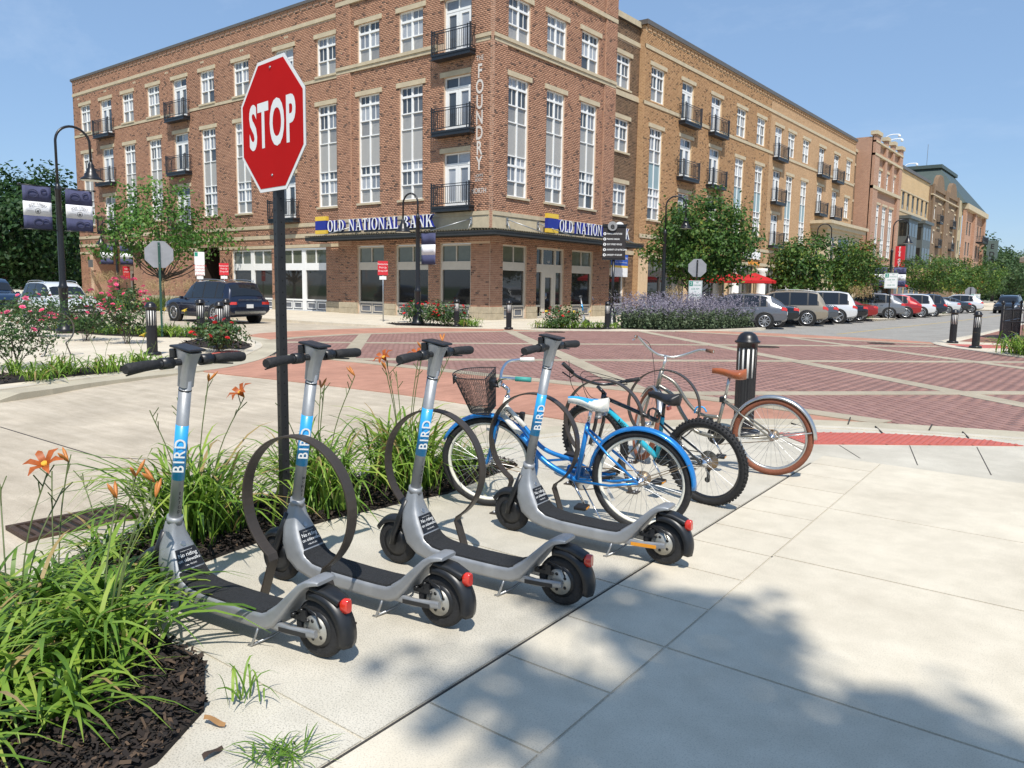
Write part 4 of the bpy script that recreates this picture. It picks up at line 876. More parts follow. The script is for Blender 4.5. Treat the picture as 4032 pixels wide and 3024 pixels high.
for a, b in ((94, 96), (98.7, 99.6), (102, 102.9), (105.6, 107)):
    mb = MB(); F2.box(mb, a, b, 0 if a in (94, 105.6) else 13.4, 18.8, -.1, .3); mb.build('pier', BT_RED, r2); mb = MB(); F2.box(mb, a-.15, b+.15, 18.8, 19.2, -.3, .45); mb.build('pier_cap', STONE, r2)
for z, z2 in ((13.05, 13.4), (16.6, 16.85), (4.6, 4.9), (18.0, 18.2)): trim(F2, 94, 107, z, z2, .36, None, 'stone_band', STONE, r2)
shop(F2, 95.5, 106, r2, M('dark_storefront2', (.05, .05, .05), .5), 4, .2)
mb = MB(); F2.box(mb, 95, 106.5, 3.7, 4.0, 0, 1.6); mb.build('canopy', CANM, r2)
# recessed brown strip
mb = MB(); lk2 = thing('brown_brick_strip', 'thin recessed brown brick strip left of the second red block', 'building'); Fx = Fr((-25.3, 0, 0), (0, 1, 0), (1, 0, 0)); wall(Fx, 91.5, 94, 0, 17.2, [(92.1, 93.4, 13.6, 15.5), (92.1, 93.4, 9.6, 11.6)], BT_BROWN, lk2); window(lk2, Fx, 92.75, 13.6, 1.3, [(0, .75, 'lo'), (.75, 1.9, 'up')]); window(lk2, Fx, 92.75, 9.6, 1.3, [(0, .8, 'lo'), (.8, 2.0, 'up')])
trim(Fx, 91.5, 94, 17, 17.3, .1, None, 'coping', STONE, lk2)
# ---- buff office block with bay windows
bf, FB = simple('buff_brick_building', 'buff brick office block with grey projecting bay windows', 107, 130, -24.6, 17.7, BT_BUFF); us = [108.2+i*2.95 for i in range(8)]
HB = [(u-.75, u+.75, 12.6, 14.8) for u in us]; wall(FB, 107, 130, 0, 17.7, HB, BT_BUFF, bf); GREYM = M('grey_metal_cladding', (.10, .115, .115), .5, .2, var=.1, scale=2)
for u in us: window(bf, FB, u, 12.6, 1.5, [(0, .7, 'pn'), (.7, 2.2, 'up')], white=GREYM, lint=False, sill=False)
for a, b, dp in ((107.3, 109.6, .25), (112.6, 118.0, 1.2), (121.5, 127.0, 1.2)):
    mb = MB(); FB.box(mb, a, b, 5.2, 11.2, 0, dp); by = mb.build('bay', GREYM, bf); mb = MB(); FB.box(mb, a-.3, b+.3, 11.2, 11.6, 0, dp+.3); mb.build('bay_roof', GREYM, by)
    for z in (6.2, 9.0):
        k = 3 if b-a > 3 else 2
        for i in range(k):
            c = a+(b-a)*(i+.5)/k; mb = MB(); FB.box(mb, c-(b-a)/k*.38, c+(b-a)/k*.38, z, z+1.7, dp-.02, dp+.02); mb.build('bay_window', GLASS_DK, by)
        if dp > 1: mb = MB(); mb.box2((-24.5, a-.02, z), (-23.6, a+.02, z+1.7)); mb.build('bay_window', GLASS_DK, by)
for c in (111, 120, 128.5):
    for z in (6.2, 9.0): mb = MB(); FB.box(mb, c-.5, c+.5, z, z+1.8, -.05, .03); mb.build('window', GLASS_DK, bf)
mb = MB(); FB.box(mb, 107, 130, 17.5, 17.9, -.5, .2); mb.build('coping', ROOFM, bf); trim(FB, 107, 130, 14.85, 15.0, .06, None, 'stone_band', STONE, bf); trim(FB, 107, 130, 12.2, 12.5, .06, None, 'stone_band', STONE, bf)
for a in np.arange(108, 129, 3.4): mb = MB(); FB.box(mb, a, a+2.6, .4, 3.4, -.02, .04); mb.build('shop_glass', GLASS_DK, bf)
# ---- brown gabled block
bg_, FG = simple('brown_brick_building', 'brown brick block with two stepped gables and small balconies', 130, 152, -24.4, 17.5, BT_BROWN)
HG = [(u-.6, u+.6, z, z+1.8) for u in (133.8, 140.6, 144.3, 151) for z in (12.8, 9.2, 5.5)]
wall(FG, 130, 152, 0, 17.2, HG, BT_BROWN, bg_); mb = MB(); mb.add([(-24.4, 130, 0), (-27, 130, 0), (-27, 130, 17.2), (-24.4, 130, 17.2)], [(3, 2, 1, 0)]); mb.build('side_wall', BT_BROWN, bg_)
for h in HG: window(bg_, FG, (h[0]+h[1])/2, h[2], 1.2, [(0, .8, 'lo'), (.8, 1.8, 'up')])
for c in (136.2, 147.2):
    mb = MB(); mb.prism([(-5.2, 16.9), (5.2, 16.9), (5.2, 17.5), (3, 17.6), (2.2, 18.8), (1, 19.4), (-1, 19.4), (-2.2, 18.8), (-3, 17.6), (-5.2, 17.5)], .6, FG.p(c, -.1, 0), (0, 1, 0), (0, 0, 1)); mb.build('gable', BT_BROWN, bg_)
    mb = MB(); FG.box(mb, c-5.4, c-4.2, 0, 17.6, 0, .3); FG.box(mb, c+4.2, c+5.4, 0, 17.6, 0, .3); mb.build('pier', BT_BROWN, bg_)
    for z in (12.4, 8.8): balcony(bg_, FG, c+1, z)
for z in (16.0, ): trim(FG, 130, 152, z, z+.15, .34, None, 'stone_band', STONE, bg_)
# ---- cream and red mansard end blocks
cm, FC = simple('cream_stone_building', 'narrow cream block next to the mansard roofed corner', 152, 158.5, -24.5, 17.6, BT_CREAM); HC = [(u-.6, u+.6, z, z+2.2) for u in (153.8, 156.6) for z in (12.6, 8.6, 5.2)]; wall(FC, 152, 158.5, 0, 17.6, HC, BT_CREAM, cm)
for h in HC: window(cm, FC, (h[0]+h[1])/2, h[2], 1.2, [(0, .9, 'lo'), (.9, 2.2, 'up')], white=GREYM, lint=False, sill=False)
ed, FE = simple('mansard_brick_building', 'distant red brick corner building with green grey mansard roof', 158.5, 182, -24.4, 16.5, BT_RED); HE = [(u-.8, u+.8, z, z+2.4) for u in (161, 164, 167, 172.5, 176.5, 180) for z in (12.2, 8.6, 5.2)]
wall(FE, 158.5, 182, 0, 16.6, HE, BT_RED, ed)
for h in HE: window(ed, FE, (h[0]+h[1])/2, h[2], 1.6, [(0, 1.0, 'lo'), (1.0, 2.4, 'up')], white=GREYM, lint=False, sill=False)
for a, b in ((158.6, 159.8), (169, 171), (181, 182.4)): mb = MB(); FE.box(mb, a, b, 0, 16.6, 0, .5); mb.build('pier', BT_RED, ed)
mb = MB(); FE.box(mb, 158.5, 182.6, 16.4, 17.3, -.5, .8); mb.build('cornice', STONE, ed)
MANS = M('green_grey_roof_metal', (.075, .10, .09), .5, .3, var=.12, scale=1); mb = MB()
mb.add([(-23.8, 157, 17.3), (-23.8, 182.6, 17.3), (-29, 176, 24), (-29, 161, 24), (-45, 157, 17.3), (-45, 161, 24), (-45, 182, 17.3), (-45, 176, 24)], [(0, 1, 2, 3), (0, 3, 5, 4), (1, 6, 7, 2), (3, 2, 7, 5)]); mb.build('mansard_roof', MANS, ed)
mb = MB(); mb.box2((-46, 160.5, 24), (-28.6, 176.5, 24.6)); mb.build('roof_curb', MANS, ed); mb = MB(); mb.tube([(-32, 165, 24), (-32, 165, 29)], .05, 5); mb.build('mast', STEELG, ed)
b = obj('balcony', BALF, ed, FE.p(176, .3, 11.4), FE.rot(), (2.6, 2.4, 1)); obj('railing', BALR, b)
# ================================================================== SCOOTERS
def loft(mb, st, n=16, pw=4., mi=0, capends=True):
    "st: (x,z,ht,hw): rounded-box sections along a path in the x-z plane"
    k = len(st); V = []
    for i, (x, z, ht, hw) in enumerate(st):
        a = st[max(i-1, 0)]; b = st[min(i+1, k-1)]; t = Vector((b[0]-a[0], 0, b[1]-a[1])).normalized(); nn = Vector((-t.z, 0, t.x))
        for j in range(n):
            an = 2*PI*(j+.5)/n; c, s = math.cos(an), math.sin(an); f = (abs(c)**pw+abs(s)**pw)**(-1/pw)
            V.append(Vector((x, 0, z))+nn*(ht*s*f)+Vector((0, hw*c*f, 0)))
    mb.add(V, [(i*n+j, i*n+(j+1) % n, (i+1)*n+(j+1) % n, (i+1)*n+j) for i in range(k-1) for j in range(n)], mi, True)
    if capends: mb.add(V, [tuple(range(n)), tuple(reversed(range((k-1)*n, k*n)))], mi)
MY = Matrix(((1, 0, 0), (0, 0, 1), (0, -1, 0)))      # lathe axis z -> y
BIRDB = M('sky_blue_band', (.028, .33, .68), .4, var=.06, scale=9, coat=.2)
GRIT = M('deck_grip_rubber', (.02, .021, .023), .85, var=.4, scale=70, bump=.9, bscale=160)
TAILR = M('tail_light_red', (.55, .03, .015), .15, coat=1.)
AMBER = M('amber_reflector', (.75, .30, .02), .25, coat=.6)
DISC = M('cast_wheel_grey', (.42, .41, .37), .45, .6, var=.12, scale=14)
PBLACK = M('black_print', (.02, .02, .02), .6)
def scooter_wheel(t, x, rear):
    mb = MB(); mb.lathe([(.082, -.026), (.105, -.033), (.122, -.024), (.130, -.010), (.131, 0), (.130, .010), (.122, .024), (.105, .033), (.082, .026)], 30, (x, 0, .131), MY, closed=False); w_ = mb.build('wheel', RUBBER, t)
    mb = MB(); mb.lathe([(.0, -.03), (.05, -.031), (.083, -.027), (.083, .027), (.05, .031), (0, .03)], 24, (x, 0, .131), MY); mb.build('hub', PLASTIC, w_)
    if rear:
        mb = MB()
        for s in (-1, 1): mb.lathe([(.045, s*.031), (.066, s*.034), (.066, s*.037), (.0, s*.038)], 24, (x, 0, .131), MY)
        mb.build('rotor', DISC, w_)
        mb = MB()
        for i in range(5):
            a = 2*PI*i/5
            for s in (-1, 1): mb.lathe([(.009, s*.0385), (0, s*.0388)], 8, (x+.042*math.cos(a), 0, .131+.042*math.sin(a)), MY)
        mb.build('rotor_holes', PBLACK, w_)
def make_scooter(plate):
    t = thing('kick_scooter', '', 'scooter')
    b = MB(); loft(b, [(.952, .445, .034, .034), (.957, .395, .042, .044), (.952, .335, .055, .062), (.937, .27, .070, .078), (.905, .205, .074, .086), (.855, .158, .058, .088), (.78, .132, .046, .088), (.66, .122, .043, .088), (.5, .120, .042, .088), (.34, .120, .042, .088), (.27, .124, .042, .088), (.225, .145, .040, .087), (.175, .192, .030, .084), (.115, .258, .023, .079), (.06, .315, .019, .074), (.02, .342, .016, .07), (-.02, .350, .012, .064), (-.04, .349, .008, .055)], 24, 7)
    body = b.build('body', SILVER, t)
    # deck mat
    top = [(.835, .226), (.815, .203), (.785, .186), (.74, .1755), (.68, .1685), (.5, .1635), (.34, .1635), (.28, .1665), (.25, .177)]
    m_ = MB(); V = []; hw = .074
    for x, z in top: V += [(x, -hw, z+.003), (x, hw, z+.003)]
    m_.add(V, [(2*i, 2*i+2, 2*i+3, 2*i+1) for i in range(len(top)-1)]); V2 = [(v[0], v[1]*1.03, v[2]-.012) for v in V]; k = len(top)
    m_.add(V+V2, [(2*i, 2*i+2, 2*k+2*i+2, 2*k+2*i) for i in range(k-1)]+[(2*i+1, 2*k+2*i+1, 2*k+2*i+3, 2*i+3) for i in range(k-1)]); m_.build('deck_mat', GRIT, t)
    # warning sticker: on the slope below the stem
    A, B_ = Vector((.8895, 0, .322)), Vector((.8405, 0, .235)); dv = (A-B_).normalized(); nv = Vector((-dv.z, 0, dv.x)); nv = nv if nv.x < 0 else -nv
    A += nv*.004; B_ += nv*.004
    s_ = MB(); s_.add([B_+Vector((0, -.070, 0)), B_+Vector((0, .070, 0)), A+Vector((0, .055, 0)), A+Vector((0, -.055, 0))], [(0, 1, 2, 3)]); s_.build('warning_sticker', M('sticker_black', (.015, .015, .017), .4), t)
    ctr = (A+B_)/2+nv*.0015
    for txt, sz, off in (('No riding', .027, .016), ('on sidewalks', .0235, -.010), ('1-866-205-2442', .010, -.034), ('No parking in front of ramps', .0058, .036)): place_text(text_mesh(txt, sz, PRINTW), t, ctr+dv*off, (0, -1, 0), dv)
    q = MB(); q.lathe([(.013, 0), (.013, .003)], 14); o = q.build('button', STEELG, t); o.matrix_local = Matrix((Vector((0, -1, 0)), dv, nv)).transposed().to_4x4(); o.location = A+dv*.022+nv*.0
    # stem
    def sp(z): return Vector((.952-(z-.445)*.2017, 0, z))
    q = MB(); q.tube([sp(.43), sp(1.15)], .0275, 20, ez=1.12); stem = q.build('stem', SILVER, t)
    q = MB(); q.tube([sp(.44), sp(.475)], .036, 20, ez=1.1); q.build('collar', SILVER, stem)
    q = MB(); q.tube([sp(.665), sp(.935)], .0284, 20, ez=1.12); q.build('blue_band', BIRDB, stem); q = MB(); q.tube([sp(1.10), sp(1.106)], .0286, 20, ez=1.12); q.build('seam', PLASTIC, stem)
    up_ = (sp(1)-sp(.5)).normalized(); od = Vector((-.80, .60, 0)); od = (od-up_*od.dot(up_)).normalized()
    place_text(text_mesh('BIRD', .068, PRINTW, spacing=1.25, bold=.001), t, sp(.79)+od*.0335, up_, od.cross(up_)); od2 = Vector((-1, .12, 0)); od2 = (od2-up_*od2.dot(up_)).normalized()
    for i, ch in enumerate(plate): place_text(text_mesh(ch, .021, PBLACK, bold=.0006), t, sp(.60-i*.0235)+od2*.0305, up_.cross(od2), up_)
    q = MB(); loft(q, [(.815, 1.12, .028, .031), (.805, 1.17, .029, .032), (.795, 1.22, .034, .035), (.785, 1.265, .046, .039), (.778, 1.292, .058, .042)], 20, 4); q.build('head', SILVER, t)
    q = MB(); q.box((.785, 0, 1.3005), (.145, .094, .012), ry=R(-8)); q.box((.845, 0, 1.275), (.035, .09, .045)); q.build('display', PLASTIC, t, bevel=.006)
    q = MB(); q.tube([(.795, -.31, 1.238), (.795, .31, 1.238)], .016, 12); hb = q.build('handlebar', PLASTIC, t)
    for s in (-1, 1):
        q = MB(); q.tube([(.795, s*.15, 1.238), (.793, s*.2, 1.238), (.785, s*.30, 1.234), (.783, s*.318, 1.233)], [.021, .0235, .025, .021], 14); q.build('grip', RUBBER, hb)
        q = MB(); q.tube([(.80, s*.075, 1.238), (.80, s*.135, 1.238)], .027, 14); q.build('switch', PLASTIC, hb)
        q = MB(); q.tube([(.82, s*.12, 1.228), (.84, s*.16, 1.215), (.835, s*.24, 1.205), (.825, s*.285, 1.20)], [.009, .009, .0075, .006], 8, ez=.6); q.build('brake_lever', PLASTIC, hb)
    # fork, fenders, wheels
    q = MB()
    for s in (-1, 1): q.tube([(.985, s*.03, .40), (1.02, s*.052, .30), (1.07, s*.052, .19), (1.08, s*.05, .131)], [.02, .02, .017, .02], 8)
    q.tube([(.99, -.05, .33), (.99, .05, .33)], .03, 10); q.build('fork', PLASTIC, t)
    def fender(cx_, a0, a1, r0, hw_, name):
        m2 = MB(); k = 16; V = []
        for i in range(k+1):
            a = R(lerp(a0, a1, i/k))
            for yy, rr in ((-hw_, r0-.028), (-hw_*.8, r0), (0, r0+.012), (hw_*.8, r0), (hw_, r0-.028)): V.append((cx_+rr*math.cos(a), yy, .131+rr*math.sin(a)))
        m2.add(V, [(5*i+j, 5*i+j+1, 5*i+j+6, 5*i+j+5) for i in range(k) for j in range(4)], 0, True); o_ = m2.build(name, PLASTIC, t); so_ = o_.modifiers.new('s', 'SOLIDIFY'); so_.thickness = .006; return o_
    fender(1.08, 30, 150, .152, .045, 'front_fender'); rf = fender(0, 75, 196, .168, .05, 'rear_fender')
    q = MB(); loft(q, [(-.13, .262, .030, .02), (-.158, .262, .032, .019), (-.165, .262, .027, .015)], 12, 5); q.build('tail_light', TAILR, t)
    q = MB(); loft(q, [(.02, .315, .012, .045), (-.06, .305, .014, .042), (-.13, .275, .02, .034)], 14, 4); q.build('fender_cap', PLASTIC, t)
    scooter_wheel(t, 1.08, False); scooter_wheel(t, 0, True)
    for s in (-1, 1):
        q = MB(); loft(q, [(.235, .118, .022, .012), (.12, .112, .020, .011), (.0, .128, .018, .011), (-.03, .131, .016, .011)], 12, 5); o = q.build('rear_arm', SILVER, t, (0, s*.062, 0))
        r_ = MB(); r_.box((.10, s*.0125, .1135), (.16, .003, .020), ry=R(3)); r_.build('reflector', AMBER if plate == 'UNEF6' and s > 0 else PBLACK, o)
    q = MB(); q.box((.1, .02, .165), (.09, .03, .02)); q.box((.06, .03, .185), (.03, .03, .05)); q.tube([(.12, .03, .18), (.05, .045, .235), (-.02, .05, .215), (-.04, .05, .17)], .004, 6)
    for x_, z_ in ((.12, .18), (.07, .21), (.035, .17)): q.tube([(x_, .02, z_), (x_, .05, z_)], .007, 6)
    q.build('brake_caliper', PLASTIC, t)
    q = MB(); q.tube([(.30, .075, .10), (.31, .085, .06), (.325, .10, .008), (.345, .10, .004)], .0065, 6); q.tube([(.325, .1, .01), (.30, 0, .018), (.26, -.10, .06), (.25, -.1, .09)], .006, 6); q.build('kickstand', STEELG, t)
    return t
SC = [((-2.63, 2.06), (-3.68, 1.92), 'BX7GD', 'nearest silver kick scooter at left, beside the daylilies'), ((-2.44, 2.62), (-3.49, 2.50), 'MVW61', 'second silver kick scooter from the left, standing through the ring rack'),
      ((-2.15, 3.20), (-3.19, 3.09), 'T8RST', 'third silver kick scooter from the left, before the blue bicycle basket'), ((-2.03, 4.08), (-3.08, 4.01), 'UNEF6', 'fourth silver kick scooter, with amber side reflector by the blue bicycle wheel')]
for (rx, ry), (fx, fy), pl_, lab in SC:
    t = make_scooter(pl_); t['label'] = lab; t['group'] = 'kick scooters parked in a row'; t.location = (rx, ry, .0); t.rotation_euler = (R(-1.2), 0, math.atan2(fy-ry, fx-rx))
# ================================================================== RING RACKS
RACK = M('bronze_powder_coat', (.055, .044, .035), .42, .25, var=.15, scale=7)
def ring_rack(c, ang, label, sc=1.):
    P = [(-.25, .0), (-.165, .245)]+[(.33*math.sin(a), .552-.33*math.cos(a)) for a in np.linspace(R(-32), R(-328), 44)]+[(.165, .245), (.25, 0)]
    mb = MB(); V = []; k = len(P); hw, th_ = .032, .005
    for i, p in enumerate(P):
        a = Vector(P[max(i-1, 0)]); b = Vector(P[min(i+1, k-1)]); tt = (b-a).normalized(); nn = Vector((-tt.y, tt.x))
        for s, w_ in ((1, -1), (1, 1), (-1, 1), (-1, -1)): V.append((p[0]+nn.x*th_*s, w_*hw, p[1]+nn.y*th_*s))
    mb.add(V, [(4*i+j, 4*i+(j+1) % 4, 4*i+4+(j+1) % 4, 4*i+4+j) for i in range(k-1) for j in range(4)], 0, False)
    t = thing('bike_rack', label, 'bike rack', (c[0], c[1], 0), ang, 'bronze ring bike racks'); mb.build('ring', RACK, t, bevel=.0015)
    for s in (-1, 1):
        mb = MB(); mb.box((s*.27, 0, .005), (.09, .10, .008)); f = mb.build('base_plate', RACK, t, bevel=.004)
        for w_ in (-1, 1): q = MB(); q.lathe([(.011, .009), (.011, .016), (.006, .017), (.006, .024)], 6, (s*.285, w_*.028, 0)); q.build('bolt', STEELG, f)
    t.scale = (sc, sc, sc)
    return t
RA = R(10.5)
p2 = Vector((-3.065, 2.27, 0))
ring_rack(p2, RA, 'ring bike rack around the second scooter from the left')
for (u_, d_), lab in zip(((-3.15, 3.3), (-3.16, 4.3), (-3.24, 5.35), (-3.25, 6.4)), ('ring bike rack around the third scooter from the left', 'ring bike rack between the fourth scooter and the blue bicycle', 'ring bike rack at front wheel of the black mountain bike', 'ring bike rack at front wheel of the tan saddle cruiser')):
    ring_rack((u_, d_), RA, lab)
p = (G(203, 1402)+G(252, 1400))/2; ring_rack(p, R(86), 'ring bike rack alone on the far left corner near the pink roses', 1.05)
# ================================================================== BICYCLES
def bike_wheel(t, hub, r, tyre, rim, tr=.026, spokes=28, knobs=False, rim_w=.013, name='wheel', ry=0):
    e = obj(name, None); 
    hx, hz = hub; mb = MB(); n = 48
    mb.tube([(hx+(r-tr)*math.cos(2*PI*i/n), 0, hz+(r-tr)*math.sin(2*PI*i/n)) for i in range(n)], tr, 10, True)
    if knobs:
        for i in range(64):
            a = 2*PI*i/64
            for s in (-1, 0, 1): mb.box((hx+(r+.002-abs(s)*.007)*math.cos(a+s*.03), s*tr*.7, hz+(r+.002-abs(s)*.007)*math.sin(a+s*.03)), (.013, .013, .008), ry=-a+PI/2)
    bpy.data.objects.remove(e); w_ = mb.build(name, tyre, t)
    mb = MB(); rr = r-2*tr+.006; mb.lathe([(rr+.006, -rim_w), (rr-.012, -rim_w), (rr-.022, 0), (rr-.012, rim_w), (rr+.006, rim_w), (rr+.0, 0)], 48, (hx, 0, hz), MY, closed=True); mb.build('rim', rim, w_)
    mb = MB(); mb.lathe([(.008, -.055), (.008, -.035), (.03, -.034), (.03, -.03), (.016, -.028), (.016, .028), (.03, .03), (.03, .034), (.008, .035), (.008, .055)], 12, (hx, 0, hz), MY); mb.build('hub', CHROME, w_)
    mb = MB()
    for i in range(spokes):
        a = 2*PI*i/spokes; a2 = a+(.55 if i % 4 < 2 else -.55); s = 1 if i % 2 else -1
        mb.tube([(hx+.028*math.cos(a2), s*.031, hz+.028*math.sin(a2)), (hx+(rr-.018)*math.cos(a), 0, hz+(rr-.018)*math.sin(a))], .0011, 4, cap=False)
    mb.build('spokes', STEELG, w_)
    return w_
def bike_fender(t, hub, r, a0, a1, mat, name, hw=.03):
    mb = MB(); k = 26; V = []
    for i in range(k+1):
        a = R(lerp(a0, a1, i/k))
        for yy, dr in ((-hw, -.016), (-hw*.75, 0), (0, .008), (hw*.75, 0), (hw, -.016)): V.append((hub[0]+(r+dr)*math.cos(a), yy, hub[1]+(r+dr)*math.sin(a)))
    mb.add(V, [(5*i+j, 5*i+j+1, 5*i+j+6, 5*i+j+5) for i in range(k) for j in range(4)], 0, True); o = mb.build(name, mat, t); s = o.modifiers.new('s', 'SOLIDIFY'); s.thickness = .003; return o
def saddle(t, c, mats, L_=.28, W_=.105, tilt=0):
    "nose towards +x; top mesh + under pad"
    mb = MB(); xs = np.linspace(0, 1, 13); n = 14; V = []
    for u in xs:
        w_ = lerp(.022, W_, 1/(1+math.exp(-(u-.58)*11))); w_ *= math.sqrt(max(.02, min(1, (1-u)*9))) if u > .88 else 1; w_ *= math.sqrt(max(.05, min(1, u*9+.1))) if u < .1 else 1
        zt = .016*math.cos((u-.15)*4.6)+.022*max(0, u-.5)*2; h = lerp(.03, .062, u)
        for j in range(n):
            a = 2*PI*j/n; V.append((c[0]+L_*(.55-u), w_*math.cos(a), c[1]+zt+(h*math.sin(a) if math.sin(a) < 0 else h*.55*math.sin(a))))
    F = [(i*n+j, i*n+(j+1) % n, (i+1)*n+(j+1) % n, (i+1)*n+j) for i in range(12) for j in range(n)]
    mb.add(V, F, 0, True); mb.add(V, [tuple(range(n)), tuple(reversed(range(12*n, 13*n)))], 0)
    if len(mats) > 1:
        for i, f in enumerate(mb.f):
            if i < len(F):
                ii, j = divmod(i, n); mb.m[i] = 1 if (1 <= j <= 5 and 0 <= ii < 9-abs(j-3)) else 0
    return mb.build('saddle', mats, t)
def tubes(t, name, paths, r, mat, n=10):
    mb = MB()
    for p in paths: mb.tube(p, r, n)
    return mb.build(name, mat, t)
def V2(x, z, y=0.): return (x, y, z)
BLUEF = M('metallic_blue_paint', (.012, .20, .55), .28, .35, var=.06, scale=8, coat=.8)
WHT = M('white_gloss_paint', (.78, .76, .68), .3, coat=.4); CREAMR = M('cream_rim', (.74, .72, .62), .4, var=.05, scale=9)
BLKF = M('gloss_black_paint', (.012, .012, .013), .25, coat=.7); TEAL = M('teal_paint', (.03, .42, .55), .3, coat=.5); TEALG = M('teal_grip', (.05, .30, .26), .6)
CHAMP = M('champagne_grey_paint', (.27, .255, .215), .32, .7, var=.05, scale=8, coat=.3); BRT = M('brown_tyre_rubber', (.20, .065, .032), .75, var=.15, scale=15, bump=.3, bscale=80)
TANL = M('tan_leather', (.33, .088, .028), .38, var=.12, scale=7, coat=.15); BRG = M('brown_grip', (.16, .075, .042), .6, var=.15, scale=40); SILV = M('silver_fender', (.55, .55, .54), .3, .9, var=.04, scale=6)
RUSTY = M('rusty_chrome', (.34, .25, .16), .45, .8, var=.3, scale=30); BLKL = M('black_vinyl', (.014, .014, .016), .42)
def drivetrain(t, bb, hub, mat, ring=.09, guard=None, rusty=False):
    mb = MB(); mb.lathe([(ring, -.003), (ring, .003)], 30, (bb[0], -.055, bb[1]), MY); c = mb.build('chainring', mat, t)
    mb = MB(); mb.lathe([(.05, -.02), (.05, -.01), (.03, .01), (.02, .02)], 20, (hub[0], -.045, hub[1]), MY); mb.build('cog', RUSTY, t)
    mb = MB(); mb.tube([(bb[0], -.055, bb[1]+ring), (hub[0], -.052, hub[1]+.05)], .004, 5); mb.tube([(bb[0], -.055, bb[1]-ring), (hub[0], -.052, hub[1]-.05)], .004, 5); mb.build('chain', RUSTY, t)
    for s, dx, dz in ((-1, .09, .14), (1, -.09, -.14)):
        mb = MB(); mb.tube([(bb[0], s*.06, bb[1]), (bb[0]+dx, s*.075, bb[1]+dz)], .0085, 6); cr_ = mb.build('crank', CHROME, t)
        mb = MB(); mb.box((bb[0]+dx, s*.125, bb[1]+dz), (.085, .09, .024)); pd = mb.build('pedal', PLASTIC, cr_, bevel=.005)
        mb = MB(); mb.box((bb[0]+dx-.044, s*.125, bb[1]+dz), (.003, .05, .012)); mb.build('reflector', AMBER, pd)
def steer(t, piv, deg, names):
    ax = Vector((-.28, 0, 1)).normalized(); p_ = Vector((piv[0], 0, piv[1])); Mx = Matrix.Translation(p_) @ Matrix.Rotation(R(deg), 4, ax) @ Matrix.Translation(-p_)
    ws = [c for c in t.children if c.name.split('.')[0] == 'wheel']; ws.sort(key=lambda c: max(v.co.x for v in c.data.vertices))
    for c in [c for c in t.children if c.name.split('.')[0] in names]+ws[-1:]: c.matrix_local = Mx @ c.matrix_local
def frame_xy(t, rear, ang, lean): t.location = rear; t.rotation_euler = (lean, 0, ang)
# ---- blue cruiser with basket (x: forward from rear hub, z up)
r = .345
t = thing('bicycle', 'blue cruiser bicycle with black wire basket and white fronted saddle', 'bicycle'); hub0, hub1 = (0, r), (1.15, r); bb = (.46, .29)
bike_wheel(t, hub0, r, RUBBER, CREAMR, .026, 36); fw = obj('front_assembly', None, None); bpy.data.objects.remove(fw)
bike_wheel(t, hub1, r, RUBBER, CREAMR, .026, 36)
bike_fender(t, hub0, r+.018, 8, 182, BLUEF, 'rear_fender', .036); bike_fender(t, hub1, r+.018, 28, 215, BLUEF, 'front_fender', .036)
tubes(t, 'down_tube', [bez([V2(1.03, .70), V2(.86, .545), V2(.68, .385), V2(.46, .29)], 6)], .021, BLUEF); tubes(t, 'top_tube', [bez([V2(1.01, .775), V2(.85, .625), V2(.7, .485), V2(.46, .425)], 6)], .016, BLUEF)
tubes(t, 'head_section', [[V2(1.045, .66), V2(.985, .83)]], .021, WHT); tubes(t, 'white_sleeve', [bez([V2(1.015, .78), V2(.85, .632)], 1)], .018, WHT); tubes(t, 'white_sleeve', [[V2(1.032, .702), V2(.88, .57)]], .0225, WHT)
tubes(t, 'seat_tube', [[V2(.46, .29), V2(.375, .70)]], .017, BLUEF); tubes(t, 'seat_post', [[V2(.375, .69), V2(.352, .80)]], .0125, CHROME)
tubes(t, 'stays', [[V2(.46, .29, s*.02), V2(.2, .30, s*.055), V2(0, r, s*.062)] for s in (-1, 1)]+[[V2(.385, .66, s*.018), V2(.2, .50, s*.056), V2(0, r, s*.062)] for s in (-1, 1)]+[[V2(.42, .45, -.0), V2(.68, .405)]], .009, BLUEF)
tubes(t, 'fork', [bez([V2(1.05, .665, s*.012), V2(1.075, .60, s*.048), V2(1.12, .44, s*.052), V2(1.15, r, s*.056)], 4) for s in (-1, 1)], .011, BLUEF)
tubes(t, 'fender_stays', [[V2(0, r, s*.065), V2(-.33, .50, s*.03)] for s in (-1, 1)]+[[V2(1.15, r, s*.06), V2(.83, .30, s*.03)] for s in (-1, 1)], .003, RUSTY, 5)
mb = MB(); mb.tube([V2(.985, .83), V2(.975, .89)], .012, 10); mb.tube([V2(.987, .825), V2(.984, .84)], .02, 12); mb.tube([V2(.975, .885), V2(1.02, .925)], .014, 10); mb.build('stem', CHROME, t)
q = Matrix.Rotation(R(8), 4, 'Z'); hbp = [(.80, .30, 1.03), (.90, .285, 1.035), (.99, .24, 1.03), (1.03, .15, .985), (1.035, .06, .93), (1.035, 0, .925), (1.035, -.06, .93), (1.03, -.15, .985), (.99, -.24, 1.03), (.90, -.285, 1.035), (.80, -.30, 1.03)]
piv = Vector((1.0, 0, 0)); hbp = [(q @ (Vector(p)-piv))+piv for p in hbp]; hb = tubes(t, 'handlebar', [bez(hbp, 4)], .011, CHROME)
for s, i0, i1, mt in ((1, 0, 1, TEALG), (-1, -1, -2, WHT)): tubes(t, 'grip', [[hbp[i0], lerp(hbp[i0], hbp[i1], 1.05)]], .017, mt, 12)
sd = saddle(t, (.36, .845), [WHT, BIRDB], .29, .11)
